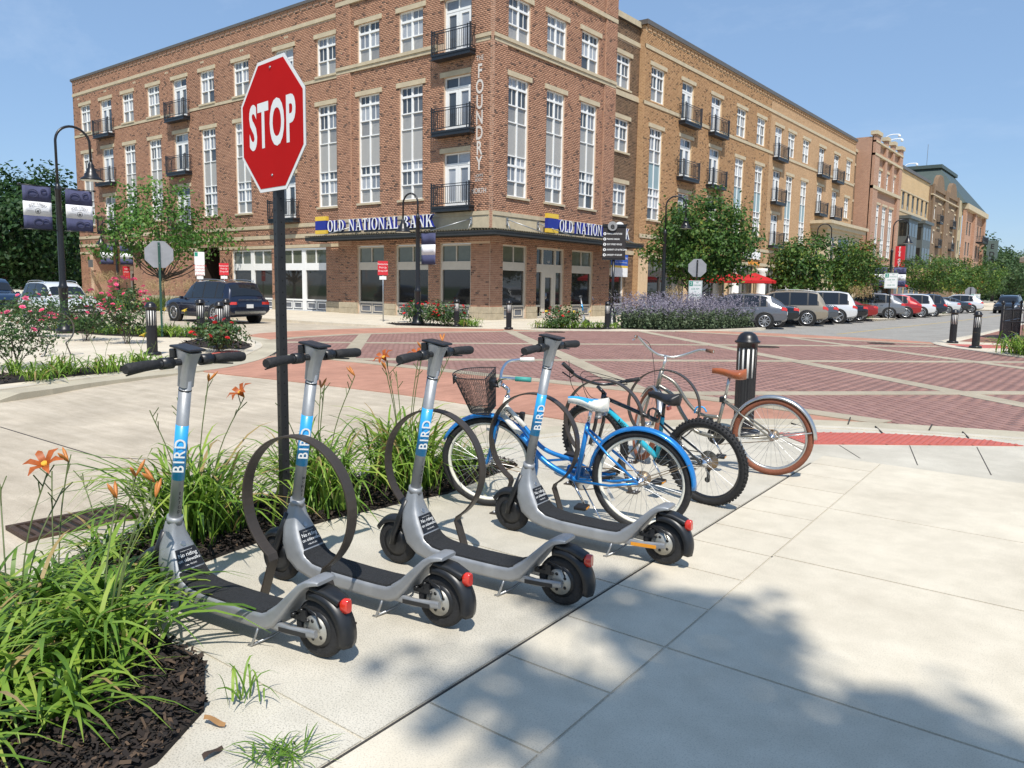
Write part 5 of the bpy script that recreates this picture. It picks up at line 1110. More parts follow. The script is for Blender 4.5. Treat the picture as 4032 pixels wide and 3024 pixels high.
for s in (-1, 1):
    mb = MB(); n = 40; mb.tube([(.28+.02*math.cos(i*.9), s*.055+.02*math.sin(i*.9), .765+.05*i/n) for i in range(n)], .004, 5); mb.lathe([(.022, 0), (.015, .045)], 10, (.28, s*.055, .755)); mb.build('saddle_spring', STEELG, t)
drivetrain(t, bb, hub0, CHROME, .085); mb = MB(); mb.prism([(.36, .30), (.38, .36), (.46, .40), (.55, .37), (.57, .31), (.55, .27), (.5, .33), (.44, .35), (.4, .31), (.2, .345), (.2, .36)], .012, (0, -.068, 0)); mb.build('chain_guard', BLUEF, t)
tubes(t, 'kickstand', [[V2(.4, .27, .03), V2(.18, .02, .16)]], .006, CHROME, 6)
for h_, a in ((hub0, R(-30)), (hub1, R(100))): mb = MB(); mb.box((h_[0]+.24*math.cos(a), .012, h_[1]+.24*math.sin(a)), (.09, .006, .02), ry=-a+PI/2); mb.build('wheel_reflector', M('clear_reflector', (.6, .6, .58), .2), t)
# wire basket: D-shaped, real mesh of wires
bk = obj('basket', None, t); bpy.data.objects.remove(bk)
WIRE = M('black_wire', (.015, .015, .016), .5); mb = MB()
def bring(f, z):   # outline at height fraction f (0 bottom..1 top)
    w_ = lerp(.115, .175, f); d_ = lerp(.16, .27, f); x0 = 1.10; pts = [(x0, -w_, z), (x0, w_, z)]
    for i in range(0, 13): a = R(90-180*i/12); pts.append((x0+d_*abs(math.cos(a))**.55, w_*math.sin(a) if i not in (0, 12) else w_*math.sin(a), z))
    return pts
rings = [bring(i/26, .735+.27*i/26+.0) for i in range(27)]
def res(pts, n):
    P = [Vector(p) for p in pts]+[Vector(pts[0])]; L_ = [0]
    for a, b in zip(P, P[1:]): L_.append(L_[-1]+(b-a).length)
    out = []
    for i in range(n):
        s = L_[-1]*i/n; k = max(j for j in range(len(L_)) if L_[j] <= s+1e-9); k = min(k, len(P)-2); out.append(P[k].lerp(P[k+1], (s-L_[k])/max(1e-6, L_[k+1]-L_[k])))
    return out
NB = 72; RS = [res(p, NB) for p in rings]
for i, rg in enumerate(RS): mb.tube(rg, .004 if i in (0, 26) else .0011, 4 if 0 < i < 26 else 6, True)
for j in range(NB):
    mb.tube([RS[i][j] for i in (0, 9, 18, 26)], .0011, 4, cap=False); mb.tube([RS[i][(j+i//4) % NB] for i in range(0, 27, 4)], .0009, 3, cap=False)
lo = RS[0]; c0 = sum(lo, Vector())/NB
for j in range(0, NB, 1): mb.tube([lo[j], c0.lerp(lo[j], .05)], .0011, 3, cap=False)
bkt = mb.build('basket', WIRE, t)
BADGE = M('badge_black', (.01, .01, .01), .5)
for x_, y_, rz_ in ((1.102, 0, PI/2), (1.36, .02, -PI/2)):
    mb = MB(); mb.box((x_, y_, .945 if x_ < 1.2 else .965), (.004, .075, .055)); mb.build('badge', BADGE, bkt)
    o = MB(); o.tube([(x_+(.004 if x_ < 1.2 else -.004), .02*math.cos(a), (.935 if x_ < 1.2 else .955)+.02*math.sin(a)) for a in np.linspace(0, PI, 9)], .004, 5); o.build('badge_mark', PRINTW, bkt)
mb = MB(); mb.box((1.085, 0, .93), (.03, .11, .06)); mb.tube([(1.07, -.05, .93), (1.03, -.05, .925)], .012, 8); mb.tube([(1.07, .05, .93), (1.03, .05, .925)], .012, 8); mb.build('basket_bracket', PLASTIC, t)
place_text(text_mesh('Legacy', .05, PBLACK, xs=1.1), t, (.90, .0235, .66), (-.70, 0, -.66) if 0 else (.66, 0, .62), (-.66, 0, .72)) if 0 else place_text(text_mesh('Legacy', .045, PBLACK), t, (.955, .0225, .718), (-.74, 0, -.67), (-.67, 0, .74))
lkk = [(.98, .05, .76), (1.02, .06, .70), (1.0, .065, .62), (.93, .06, .60), (.86, .05, .62)]
steer(t, (1.02, .75), 16, ('front_fender', 'fork', 'stem', 'handlebar', 'grip', 'basket', 'basket_bracket')); frame_xy(t, (-2.45, 4.56, 0), R(-169), R(-4))
ul = thing('bicycle_lock', 'black U lock hanging on the ring rack by the blue bicycle frame', 'lock', (-3.36, 4.42, .0), R(-169)); mb = MB(); mb.tube(bez([(.02, 0, .70), (-.06, 0, .70), (-.10, .0, .65), (-.06, 0, .59), (.06, 0, .58)], 5), .009, 8); mb.build('shackle', PLASTIC, ul); mb = MB(); mb.box((.0, 0, .645), (.035, .04, .15), ry=R(8)); mb.build('lock_body', PLASTIC, ul, bevel=.008); ul.rotation_euler = (0, PI*0, R(11))
# ---- black and teal mountain bike
r = .335; t = thing('bicycle', 'black and teal mountain bike with knobby tyres and black saddle', 'bicycle'); hub0, hub1 = (0, r), (1.05, r); bb = (.43, .30)
for h_ in (hub0, hub1): bike_wheel(t, h_, r, RUBBER, BLKF, .028, 32, True)
tubes(t, 'top_tube', [[V2(.92, .735), V2(.40, .60)]], .017, BLKF); tubes(t, 'down_tube', [[V2(.935, .675), V2(.43, .30)]], .023, TEAL); tubes(t, 'head_tube', [[V2(.945, .65), V2(.91, .77)]], .022, BLKF); tubes(t, 'seat_tube', [[V2(.43, .30), V2(.36, .64)]], .017, TEAL)
tubes(t, 'stays', [[V2(.43, .30, s*.02), V2(0, r, s*.06)] for s in (-1, 1)]+[[V2(.375, .59, s*.02), V2(0, r, s*.06)] for s in (-1, 1)], .009, BLKF); tubes(t, 'seat_post', [[V2(.36, .63), V2(.335, .77)]], .0135, BLKF)
tubes(t, 'fork', [[V2(.945, .655, s*.05), V2(.985, .50, s*.055), V2(1.05, r, s*.058)] for s in (-1, 1)]+[[V2(.945, .66, -.05), V2(.945, .66, .05)]], .016, BLKF)
tubes(t, 'stem', [[V2(.91, .77), V2(.975, .82)]], .015, BLKF); hbp = [(.90, .30, 1.05), (.93, .20, .93), (.975, .06, .845), (.98, -.06, .825), (.96, -.16, .84), (.93, -.31, .86)]
q = Matrix.Rotation(R(-48), 4, 'Z'); piv = Vector((.93, 0, 0)); hbp = [(q @ (Vector(p)-piv))+piv for p in hbp]; tubes(t, 'handlebar', [bez(hbp, 3)], .0125, BLKF)
for a, b in ((0, 1), (-1, -2)):
    tubes(t, 'grip', [[hbp[a], lerp(hbp[a], hbp[b], .75)]], .0165, RUBBER, 12); c_ = lerp(hbp[a], hbp[b], .9); tubes(t, 'brake_lever', [[c_, c_+Vector((.05, 0, -.03)), lerp(hbp[a], hbp[b], .35)+Vector((.06, 0, -.04))]], .006, PLASTIC, 6)
tubes(t, 'cables', [bez([hbp[0]+Vector((.02, -.1, 0)), (1.15, .12, .85), (1.12, .03, .70), (.96, .02, .66)], 5), bez([hbp[-1]+Vector((.02, .1, 0)), (1.16, -.08, .86), (1.1, -.03, .68), (.94, -.02, .70)], 5), bez([hbp[-1]+Vector((.02, .12, 0)), (1.12, .0, .93), (1.05, .02, .74), (.9, .02, .72)], 5)], .0028, PLASTIC, 5)
saddle(t, (.325, .80), [BLKL], .28, .085); drivetrain(t, bb, hub0, PLASTIC, .085)
mb = MB(); mb.lathe([(.075, -.052), (.07, -.045), (.02, -.03)], 24, (0, 0, r), MY); mb.build('cassette', RUSTY, t); mb = MB(); mb.box((.02, -.06, r-.12), (.02, .015, .1)); mb.lathe([(.022, -.066), (.022, -.056)], 10, (.02, 0, r-.08), MY); mb.lathe([(.022, -.066), (.022, -.056)], 10, (.03, 0, r-.165), MY); mb.build('derailleur', PLASTIC, t)
place_text(text_mesh('NISHIKI', .05, PBLACK, bold=.001), t, (.70, .0245, .515), (-.80, 0, -.595), (-.595, 0, .80)); place_text(text_mesh('NISHIKI', .025, PBLACK), t, (.385, .0185, .50), (.2, 0, -.97), (-.97, 0, -.2))
mb = MB(); mb.box((.30, 0, .72), (.02, .04, .03)); mb.build('rear_light', TAILR, t); tubes(t, 'lock_cable', [[(.42+.05*math.cos(a*1.9), .03+.012*math.sin(a*3), .66+.05*math.sin(a*1.9)) for a in np.linspace(0, 14, 60)]], .005, PLASTIC, 5)
frame_xy(t, (-2.38, 5.47, 0), R(174), R(-9))
# ---- champagne cruiser with brown tyres
r = .345; t = thing('bicycle', 'champagne grey cruiser bicycle with tan saddle and brown tyres', 'bicycle'); hub0, hub1 = (0, r), (1.14, r); bb = (.50, .29); ALU = M('polished_rim', (.55, .55, .53), .3, .8)
for h_ in (hub0, hub1): bike_wheel(t, h_, r, BRT, ALU, .028, 32)
bike_fender(t, hub0, r+.018, 3, 178, SILV, 'rear_fender', .036); bike_fender(t, hub1, r+.018, 40, 160, SILV, 'front_fender', .036)
tubes(t, 'down_tube', [bez([V2(1.045, .73), V2(.9, .64), V2(.80, .47), V2(.68, .33), V2(.50, .29)], 6)], .019, CHAMP); tubes(t, 'top_tube', [bez([V2(1.02, .83), V2(.88, .755), V2(.76, .59), V2(.64, .49), V2(.46, .475)], 6)], .016, CHAMP)
tubes(t, 'head_tube', [[V2(1.05, .68), V2(1.0, .88)]], .021, CHAMP); tubes(t, 'seat_tube', [[V2(.50, .29), V2(.415, .68)]], .016, CHAMP); tubes(t, 'seat_post', [[V2(.415, .67), V2(.385, .85)]], .0135, ALU)
tubes(t, 'stays', [[V2(.5, .29, s*.02), V2(0, r, s*.062)] for s in (-1, 1)]+[[V2(.425, .63, s*.018), V2(0, r, s*.062)] for s in (-1, 1)], .009, CHAMP); tubes(t, 'fender_stays', [[V2(0, r, s*.065), V2(-.33, .42, s*.034)] for s in (-1, 1)], .006, ALU, 6)
tubes(t, 'fork', [bez([V2(1.05, .68, s*.012), V2(1.07, .61, s*.05), V2(1.11, .45, s*.054), V2(1.14, r, s*.058)], 4) for s in (-1, 1)], .012, CHAMP); tubes(t, 'stem', [[V2(1.0, .88), V2(.975, .97)], [V2(.975, .965), V2(1.01, 1.0)]], .013, ALU)
hbp = [(.73, .35, 1.11), (.83, .33, 1.115), (.93, .28, 1.11), (1.0, .18, 1.05), (1.02, .08, 1.005), (1.02, 0, 1.0), (1.02, -.08, 1.005), (1.0, -.18, 1.05), (.93, -.28, 1.11), (.83, -.33, 1.115), (.73, -.35, 1.11)]
q = Matrix.Rotation(R(-6), 4, 'Z'); piv = Vector((1, 0, 0)); hbp = [(q @ (Vector(p)-piv))+piv for p in hbp]; tubes(t, 'handlebar', [bez(hbp, 4)], .0115, ALU)
for a, b in ((0, 1), (-1, -2)): tubes(t, 'grip', [[hbp[a], lerp(hbp[a], hbp[b], 1.15)]], .017, BRG, 12)
tubes(t, 'brake_lever', [[lerp(hbp[0], hbp[1], 1.3), lerp(hbp[0], hbp[1], 1.2)+Vector((.05, 0, -.03)), hbp[0]+Vector((.07, 0, -.03))]], .006, CHROME, 6); tubes(t, 'cable', [bez([hbp[1]+Vector((.03, 0, 0)), (1.15, .12, 1.08), (1.14, .02, .82), (1.06, .02, .68)], 6)], .003, PLASTIC, 5)
saddle(t, (.375, .885), [TANL], .30, .115); drivetrain(t, bb, hub0, PLASTIC, .085)
mb = MB(); mb.box((.44, 0, .64), (.05, .05, .05)); mb.build('lock_mount', PLASTIC, t, bevel=.008); mb = MB(); mb.tube(bez([(.57, .04, .52), (.60, .04, .56), (.66, .04, .555), (.68, .04, .50)], 5), .008, 8); mb.build('lock_shackle', BIRDB, t); mb = MB(); mb.tube([(.55, .04, .46), (.60, .04, .40)], .016, 8); mb.build('lock_barrel', STEELG, t)
place_text(text_mesh('PRIORITY', .03, PRINTW), t, (.22, .068, .318), (-1, 0, .05), (0.05, 0, 1))
steer(t, (1.03, .75), -56, ('front_fender', 'fork', 'stem', 'handlebar', 'grip', 'brake_lever', 'cable')); frame_xy(t, (-2.36, 6.74, 0), R(-171), R(-4))
# ================================================================== STOP SIGNS
STOPR = M('stop_sign_red', (.43, .006, .006), .75, var=.06, scale=3, spec=.12); STOPW = M('reflective_white', (.74, .74, .72), .45); SBACK = M('sign_back_aluminium', (.36, .36, .37), .5, .5, var=.1, scale=6)
def octo(Rr): return [(Rr*math.cos(R(22.5+45*i))/math.cos(R(22.5)), Rr*math.sin(R(22.5+45*i))/math.cos(R(22.5))) for i in range(8)]
def perf_post(t, z1, w_, mat, holes=True, n=40):
    mb = MB(); h = w_/2; mb.box2((-h, -h, 0), (h, h, z1)); p = mb.build('post', mat, t, bevel=.004)
    if holes:
        mb = MB()
        for i in range(n):
            z = .08+i*(z1-.1)/n
            for a, b, c_ in ((0, -h-.0008, 0), (h+.0008, 0, 1)): 
                k = [(.005*math.cos(q_), .005*math.sin(q_)) for q_ in np.linspace(0, 2*PI, 8)[:-1]]
                mb.add([(x_, -h-.0008, z+y_) if c_ == 0 else (h+.0008, x_, z+y_) for x_, y_ in k], [tuple(range(7))])
        mb.build('post_holes', M('hole_dark', (.002, .002, .002), .9), p)
def stop_sign(loc, fx, size, zc, label, group, postmat, facing=True, w_=.05):
    t = thing('stop_sign', label, 'stop sign', (loc[0], loc[1], 0), fx, group); h = size/2     # local: face looks to -y
    perf_post(t, zc+h*.9 if not facing else zc+h*.95, w_, postmat, facing)
    y = -w_/2-.006; mb = MB(); mb.prism(octo(h), .004, (0, y, zc)); pl = mb.build('plate', SBACK, t)
    mb = MB(); mb.prism(octo(h), .0012, (0, y-.003, zc)); mb.build('white_border', STOPW, pl); mb = MB(); mb.prism(octo(h*.945), .0012, (0, y-.0046, zc)); mb.build('red_face', STOPR, pl)
    if facing:
        place_text(text_mesh('STOP', size*.47, STOPW, xs=.60, bold=.011, spacing=1.12), t, (0, y-.0060, zc-.004), (1, 0, 0), (0, 0, 1))
        for z in (-.29, .33): mb = MB(); mb.lathe([(.009, 0), (.006, .006)], 8, (0, y-.005, zc+z), Matrix(((1, 0, 0), (0, 0, -1), (0, 1, 0)))); mb.build('bolt', STEELG, t)
    else:
        for z in (-.25, .25): mb = MB(); mb.box((0, w_/2+.004, zc+z), (.02, .008, .02)); mb.build('bolt', STEELG, t)
    return t
sp_ = at(1108, 1300, 5.05); stop_sign((sp_.x, sp_.y), R(-7.1), .765, 2.535, 'red stop sign on black perforated post among the daylilies', 'stop signs', POST_BLACK, True, .052)
GREENP = M('green_channel_post', (.02, .07, .05), .5); bs = at(636, 1250, 25.2)
stop_sign((bs.x, bs.y), R(-116), .765, at(640, 1002, 25.2).z, 'grey back of a stop sign on green post behind the pink roses', 'stop signs', GREENP, False, .06)
bs2 = at(2735, 1300, 37); ts = stop_sign((bs2.x, bs2.y), math.atan2(-bs2.y, -bs2.x)-PI/2, .8, at(2740, 1055, 37).z, 'grey back of a stop sign on black post above the purple sage', 'stop signs', POST_BLACK, False, .06)
GREENT = M('parking_sign_green', (.02, .25, .17), .5)
def park_sign(loc, rz, zc, w_, h_, label, post=True):
    t = thing('parking_sign', label, 'parking sign', (loc[0], loc[1], 0), rz, 'two hour parking signs'); y = -.05
    if post: mb = MB(); mb.tube([(0, 0, 0), (0, 0, zc+h_/2+.5)], .035, 8); mb.build('post', POST_BLACK, t)
    mb = MB(); mb.box((0, y, zc), (w_, .006, h_)); p = mb.build('plate', STOPW, t); mb = MB()
    for s in (-1, 1): mb.box((s*w_*.465, y-.004, zc), (w_*.015, .002, h_*.93)); mb.box((0, y-.004, zc+s*h_*.465), (w_*.91, .002, h_*.012))
    mb.build('border', GREENT, p); mb = MB(); mb.box((-w_*.32, y-.0045, zc+h_*.33), (w_*.26, .002, h_*.26)); mb.build('number_block', GREENT, p)
    for s, z, sz, mt, x in (('2', .33, .24, STOPW, -.32), ('HR', .39, .1, GREENT, .14), ('PARKING', .25, .1, GREENT, .14), ('6:00 AM', .05, .13, GREENT, 0), ('TO', -.1, .08, GREENT, 0), ('10:00 PM', -.3, .13, GREENT, 0)): place_text(text_mesh(s, h_*sz, mt), t, (x*w_, y-.0065, zc+h_*z), (1, 0, 0), (0, 0, 1))
    return t
park_sign((bs2.x+.02, bs2.y-.12), R(8), at(2733, 1141, 36.8).z, .62, .82, 'two hour parking sign below the stop sign back in the sage bed', False)
p = at(3498, 1250, 55); park_sign((p.x, p.y), R(15), at(3498, 1105, 55).z, .75, .95, 'two hour parking sign on thin black post at the grass island')
p = at(3835, 1230, 88); park_sign((p.x, p.y), R(15), at(3822, 1178, 88).z, .8, 1.0, 'distant two hour parking sign at the far sage island')
p3 = at(3822, 1150, 88.4); stop_sign((p3.x, p3.y), math.atan2(-p3.y, -p3.x)-PI/2, .95, p3.z, 'distant grey back of a stop sign beyond the parked cars', 'stop signs', POST_BLACK, False, .07)
# ================================================================== BOLLARDS
SLOT = M('bollard_lens_white', (.72, .70, .66), .5)
def make_bollard():
    t = thing('bollard', '', 'bollard'); r = .105
    mb = MB(); mb.lathe([(.175, 0), (.175, .05), (.16, .065), (.125, .075)], 24); mb.build('base', BLACK, t)
    mb = MB(); n = 24; V = []
    for z in (.07, .62): 
        for i in range(n*2): a = PI*i/n; rr = r*(1.0 if i % 2 else .955); V.append((rr*math.cos(a), rr*math.sin(a), z))
    mb.add(V, [(i, (i+1) % (2*n), 2*n+(i+1) % (2*n), 2*n+i) for i in range(2*n)], 0, False); mb.build('shaft', BLACK, t)
    mb = MB(); mb.lathe([(r*.93, .62), (r*.93, .945)], 24); mb.build('lens', SLOT, t)
    ribm = MB(); a0 = .135; ribm.add([(r*math.cos(s), r*math.sin(s), z) for z in (.615, .95) for s in (-a0, 0, a0)]+[(r*.92*math.cos(s), r*.92*math.sin(s), z) for z in (.615, .95) for s in (-a0, a0)], [(0, 1, 4, 3), (1, 2, 5, 4), (6, 0, 3, 8), (2, 7, 9, 5)]); me = ribm.mesh('rib', BLACK)
    for i in range(12): obj('rib', me, t, (0, 0, 0), 2*PI*i/12)
    mb = MB(); mb.lathe([(r, .94), (r, .985), (.125, .99), (.132, 1.0), (.132, 1.012), (.112, 1.02), (.108, 1.03), (.098, 1.06), (.075, 1.09), (.04, 1.108), (0, 1.112)], 28); mb.build('cap', BLACK, t)
    return t
bo = make_bollard(); first = True
for (u_, v_), lab in (((2925, 1712), 'large near bollard behind the tan bicycle saddle'), ((1798, 1287), 'bollard at right end of the red rose bed before the bank'), ((2003, 1296), 'bollard before the bank corner pillar'), ((2390, 1296), 'bollard in front of the wayfinding sign'), ((2637, 1292), 'bollard in front of the purple sage'), ((3750, 1351), 'left bollard of the pair at the far right corner'), ((3840, 1371), 'right bollard of the pair at the far right corner'), ((601, 1398), 'bollard on left corner walk right of the pink rose bush'), ((868, 1373), 'bollard with red roses at its foot on the left corner'), ((793, 1345), 'bollard behind the red roses, in front of the dark car front wheel'), ((893, 1325), 'bollard behind the red roses, below the dark car tail')):
    p = G(u_, v_); k = 1.04 if v_ > 1700 else (1.0 if u_ > 1500 else 1.05)
    if u_ in (793, 893): p = at(u_, v_, 23.2 if u_ == 793 else 24.0)
    b_ = bo if first else dup(bo); first = False; b_.location = (p.x, p.y, 0); b_['label'] = lab; b_['group'] = 'black bollards with white lens slots'; b_.scale = (k, k, k); b_.rotation_euler = (0, 0, YAW+R(7))
# ================================================================== VEHICLES
CARGLASS = M('car_glass', (.012, .014, .017), .04, spec=.7); TRIM = M('car_black_trim', (.018, .018, .019), .5); LAMPG = M('headlight_glass', (.6, .62, .64), .08, .2, coat=1); RIM = M('alloy_rim', (.50, .50, .50), .28, .9); TYRE = M('car_tyre', (.014, .014, .014), .8); PLATE = M('licence_plate', (.62, .62, .6), .5)
PROF = {
 'suv': [(0, .46, .66, .70, .80), (.004, .42, .86, .92, .82), (.02, .36, .93, 1.02, .84), (.055, .32, .97, 1.40, .70), (.10, .28, .98, 1.66, .72), (.2, .24, .97, 1.73, .74), (.40, .24, .96, 1.74, .75), (.53, .24, .95, 1.70, .74), (.60, .24, .945, 1.55, .74), (.70, .24, .94, 1.10, .80), (.74, .24, .93, 1.06, .84), (.86, .26, .88, 1.01, .82), (.95, .30, .80, .93, .76), (.985, .34, .70, .80, .70), (1., .42, .60, .66, .62)],
 'cross': [(0, .48, .72, .76, .80), (.004, .42, .90, .96, .82), (.02, .36, .97, 1.05, .82), (.07, .32, .99, 1.27, .68), (.16, .28, .98, 1.52, .70), (.26, .24, .97, 1.60, .72), (.42, .24, .95, 1.62, .73), (.53, .24, .94, 1.58, .72), (.61, .24, .93, 1.42, .73), (.72, .24, .92, 1.05, .80), (.76, .24, .91, 1.0, .84), (.87, .26, .85, .95, .82), (.95, .30, .77, .87, .76), (.985, .34, .66, .74, .70), (1., .42, .56, .62, .62)],
 'sedan': [(0, .46, .70, .74, .80), (.004, .42, .86, .92, .82), (.02, .36, .92, 1.0, .83), (.10, .30, .95, 1.05, .80), (.17, .26, .95, 1.08, .74), (.25, .24, .94, 1.27, .68), (.34, .22, .93, 1.41, .69), (.46, .22, .92, 1.44, .70), (.54, .22, .91, 1.42, .70), (.61, .22, .905, 1.28, .71), (.72, .22, .90, .98, .80), (.76, .22, .89, .95, .84), (.87, .24, .83, .89, .82), (.95, .28, .74, .81, .76), (.985, .34, .62, .68, .70), (1., .42, .54, .58, .62)]}
def make_car(name, label, kind, col, L_=4.7, W_=1.88, H=1.0, spokes=10, wr=.36, group='cars parked along the main street', metal=.5, roofrack=False, plate=True, fdark=False):
    t = thing(name, label, 'car', group=group); P = PROF[kind]; ro = .2*L_
    paint = M('car_paint', col, .22, metal*.6, coat=1.)
    def sec(f):
        for a, b in zip(P, P[1:]):
            if a[0] <= f <= b[0]: k = (f-a[0])/(b[0]-a[0]); s = [lerp(a[i], b[i], k) for i in range(5)]; break
        _, zb, zl, zt, wt = s; zb, zl, zt = zb*H, zl*H, zt*H; w = W_/2*(1 if .06 < f < .9 else (.97 if f < .03 else lerp(1, .86, (f-.9)/.1) if f >= .9 else lerp(.97, 1, (f-.03)/.03))); wt = wt*W_/2; x = f*L_-ro
        zs = max(zt-.055, zl+.3*(zt-zl))
        return [(x, 0, zb), (x, .8*w, zb), (x, .965*w, zb+.09), (x, w, lerp(zb, zl, .55)), (x, .985*w, lerp(zb, zl, .82)), (x, .955*w, zl), (x, lerp(.955*w, max(wt, .3), .5)+.015, lerp(zl, zs, .5)), (x, wt, zs), (x, wt*.75, zt-.012), (x, 0, zt)]
    fs = sorted({p[0] for p in P} | {.15, .3, .35, .45, .5, .65, .8, .9}); mb = MB(); V = []; n = 19
    for f in fs:
        h = sec(f); V += h+[(a, -b, c) for a, b, c in reversed(h[:-1])]
    k = len(fs); mb.add(V, [(i*n+j, i*n+j+1, (i+1)*n+j+1, (i+1)*n+j) for i in range(k-1) for j in range(n-1)], 0, True); mb.add(V, [tuple(range(n)), tuple(reversed(range((k-1)*n, k*n)))])
    body = mb.build('body', paint, t); body.modifiers.new('e', 'EDGE_SPLIT').split_angle = R(38)
    def sg(f, v):
        h = sec(f); a, b, c = [Vector(q_) for q_ in h[5:8]]; return a.lerp(b, v*2) if v < .5 else b.lerp(c, v*2-1)
    rr = {'suv': (.10, .665), 'cross': (.185, .69), 'sedan': (.265, .69)}[kind]; cuts = {'suv': [rr[0], .20, .375, .53, .655], 'cross': [rr[0], .25, .40, .54, .67], 'sedan': [rr[0], .36, .52, .67]}[kind]
    for s in (-1, 1):
        mb = MB(); V = []; m_ = 16
        for i in range(m_+1):
            f = lerp(cuts[0]-.006, cuts[-1]+.004, i/m_)
            for v in (.06, .4, .7, .96): q_ = sg(f, v); V.append((q_.x, s*(q_.y+.004), q_.z+.001))
        mb.add(V, [(4*i+j, 4*i+4+j, 4*i+5+j, 4*i+1+j)[::s] for i in range(m_) for j in range(3)], 0, True); mb.build('window_surround', TRIM, t)
        for a, b in zip(cuts, cuts[1:]):
            mb = MB(); V = []; m_ = 6
            for i in range(m_+1):
                f = lerp(a+.008, b-.008, i/m_); top = .93
                for v in (.10, .4, .7, top): q_ = sg(f, v); V.append((q_.x, s*(q_.y+.008), q_.z+.002))
            mb.add(V, [(4*i+j, 4*i+4+j, 4*i+5+j, 4*i+1+j)[::s] for i in range(m_) for j in range(3)], 0, True); mb.build('side_window', CARGLASS, t)
    def front(f0, f1, name_):
        mb = MB(); V = []; m_ = 6
        for i in range(m_+1):
            h = sec(lerp(f0, f1, i/m_)); wt, zs, zt = h[7][1]*.94, h[7][2], h[9][2]
            for y, z in ((-wt, zs+.006), (-wt*.75, zt-.006), (0, zt+.008), (wt*.75, zt-.006), (wt, zs+.006)): V.append((h[0][0]+(.012 if f0 > .5 else -.012), y, z+.006))
        mb.add(V, [(5*i+j, 5*i+5+j, 5*i+6+j, 5*i+1+j) for i in range(m_) for j in range(4)], 0, True); mb.build(name_, CARGLASS, t)
    front(*{'suv': (.61, .69), 'cross': (.62, .71), 'sedan': (.62, .71)}[kind], 'windscreen'); front(*{'suv': (.03, .085), 'cross': (.03, .13), 'sedan': (.18, .30)}[kind], 'rear_window')
    wb0, wb1 = 0, .6*L_
    mb = MB(); mb.tube([(-ro+.12, s_*0, .4*H) for s_ in (1,)]+[(L_-ro-.1, 0, .4*H)], .2, 6)
    for ax, x in enumerate((wb0, wb1)):
        for s in (-1, 1):
            MYs = MY; mb = MB(); y = s*(W_/2-.10); mb.lathe([(wr*.97, -.106), (wr*1.15, -.106), (wr*1.15, .106), (wr*.97, .106)], 28, (x, y, wr), MY, closed=True); mb.build('wheel_arch', TRIM, t)
            mb = MB(); mb.lathe([(wr*.66, -.11), (wr*.93, -.12), (wr, -.07), (wr, .07), (wr*.93, .12), (wr*.66, .11)], 28, (x, y, wr), MY); w_ = mb.build('wheel', TYRE, t)
            mb = MB(); yo = y+s*.118; dk = MB(); dk.lathe([(wr*.66, -.004), (wr*.66, .004)], 24, (x, yo-s*.045, wr), MY); dk.build('wheel_well', TRIM, w_); mb.lathe([(wr*.68, -.02), (wr*.70, .012*s), (wr*.61, .012*s), (wr*.60, -.02)], 28, (x, yo-s*.004, wr), MY, closed=True)
            for i in range(spokes):
                a = 2*PI*i/spokes+.2; mb.box((x+wr*.34*math.cos(a), yo-s*.012, wr+wr*.34*math.sin(a)), (wr*.56, .02, wr*(.55/spokes)+.012), ry=-a)
            mb.lathe([(.06, -.02), (.06, .02)], 12, (x, yo-s*.01, wr), MY); mb.build('rim', RIM, w_)
    zt_ = {'suv': .90, 'cross': .93, 'sedan': .86}[kind]*H
    for s in (-1, 1):
        h = sec(.012); mb = MB(); q_ = [sec(f) for f in (.0045, .015, .03, .055)]; V = []
        for h in q_:
            a, b = Vector(h[4]), Vector(h[5]); V += [(a.x-.012, s*(a.y+.012), a.z), (b.x-.012, s*(b.y+.012), b.z+.03)]
        V = [(V[0][0]-.004, s*W_*.30, V[0][2]), (V[1][0]-.004, s*W_*.30, V[1][2])]+V
        mb.add(V, [(2*i, 2*i+2, 2*i+3, 2*i+1)[::s] for i in range(4)], 0, True); mb.build('tail_light', TAILR, t)
        mb = MB(); q_ = [sec(f) for f in (.9915, .975, .955, .925)]; V = []
        for h in q_: a, b = Vector(h[4]), Vector(h[5]); V += [(a.x+.012, s*(a.y+.008), a.z-.02), (b.x+.012, s*(b.y+.008), b.z+.015)]
        V = [(V[0][0]+.01, s*W_*.26, V[0][2]), (V[1][0]+.006, s*W_*.26, V[1][2])]+V
        mb.add(V, [(2*i, 2*i+2, 2*i+3, 2*i+1)[::-s] for i in range(4)], 0, True); mb.build('headlight', LAMPG, t)
        mb = MB(); h = sec(.655); mb.box((h[0][0], s*(W_/2+.06), h[5][2]+.07), (.11, .17, .12)); mb.build('mirror', paint, t, bevel=.03)
        mb = MB(); mb.box((.3*L_-ro+.12*L_, s*(W_/2-.005), .33*H), (.42*L_, .03, .12*H)); mb.build('sill', TRIM, t, bevel=.01)
        for f in (.30, .47):
            q_ = Vector(sec(f)[4]); mb = MB(); mb.box((q_.x, s*(q_.y+.012), q_.z+.05), (.16, .02, .025)); mb.build('door_handle', paint, t)
        if roofrack: mb = MB(); mb.tube([(f*L_-ro, s*sec(f)[7][1]*.97, sec(f)[8][2]+(.045 if .14 < f < .52 else -.01)) for f in (.12, .15, .25, .4, .5, .54)], .016, 6); mb.build('roof_rail', STEELG, t)
    mb = MB(); mb.box((-ro-.012, 0, .50*H), (.06, W_*.72, .10)); mb.build('rear_bumper', TRIM, t, bevel=.02)
    mb = MB(); mb.box((L_-ro-.0, 0, .62*H), (.05, W_*.5, .16*H)); mb.build('grille', TRIM, t, bevel=.02); mb = MB(); mb.box((L_-ro-.01, 0, .40*H), (.05, W_*.66, .1*H)); mb.build('front_bumper_inlet', TRIM, t, bevel=.02)
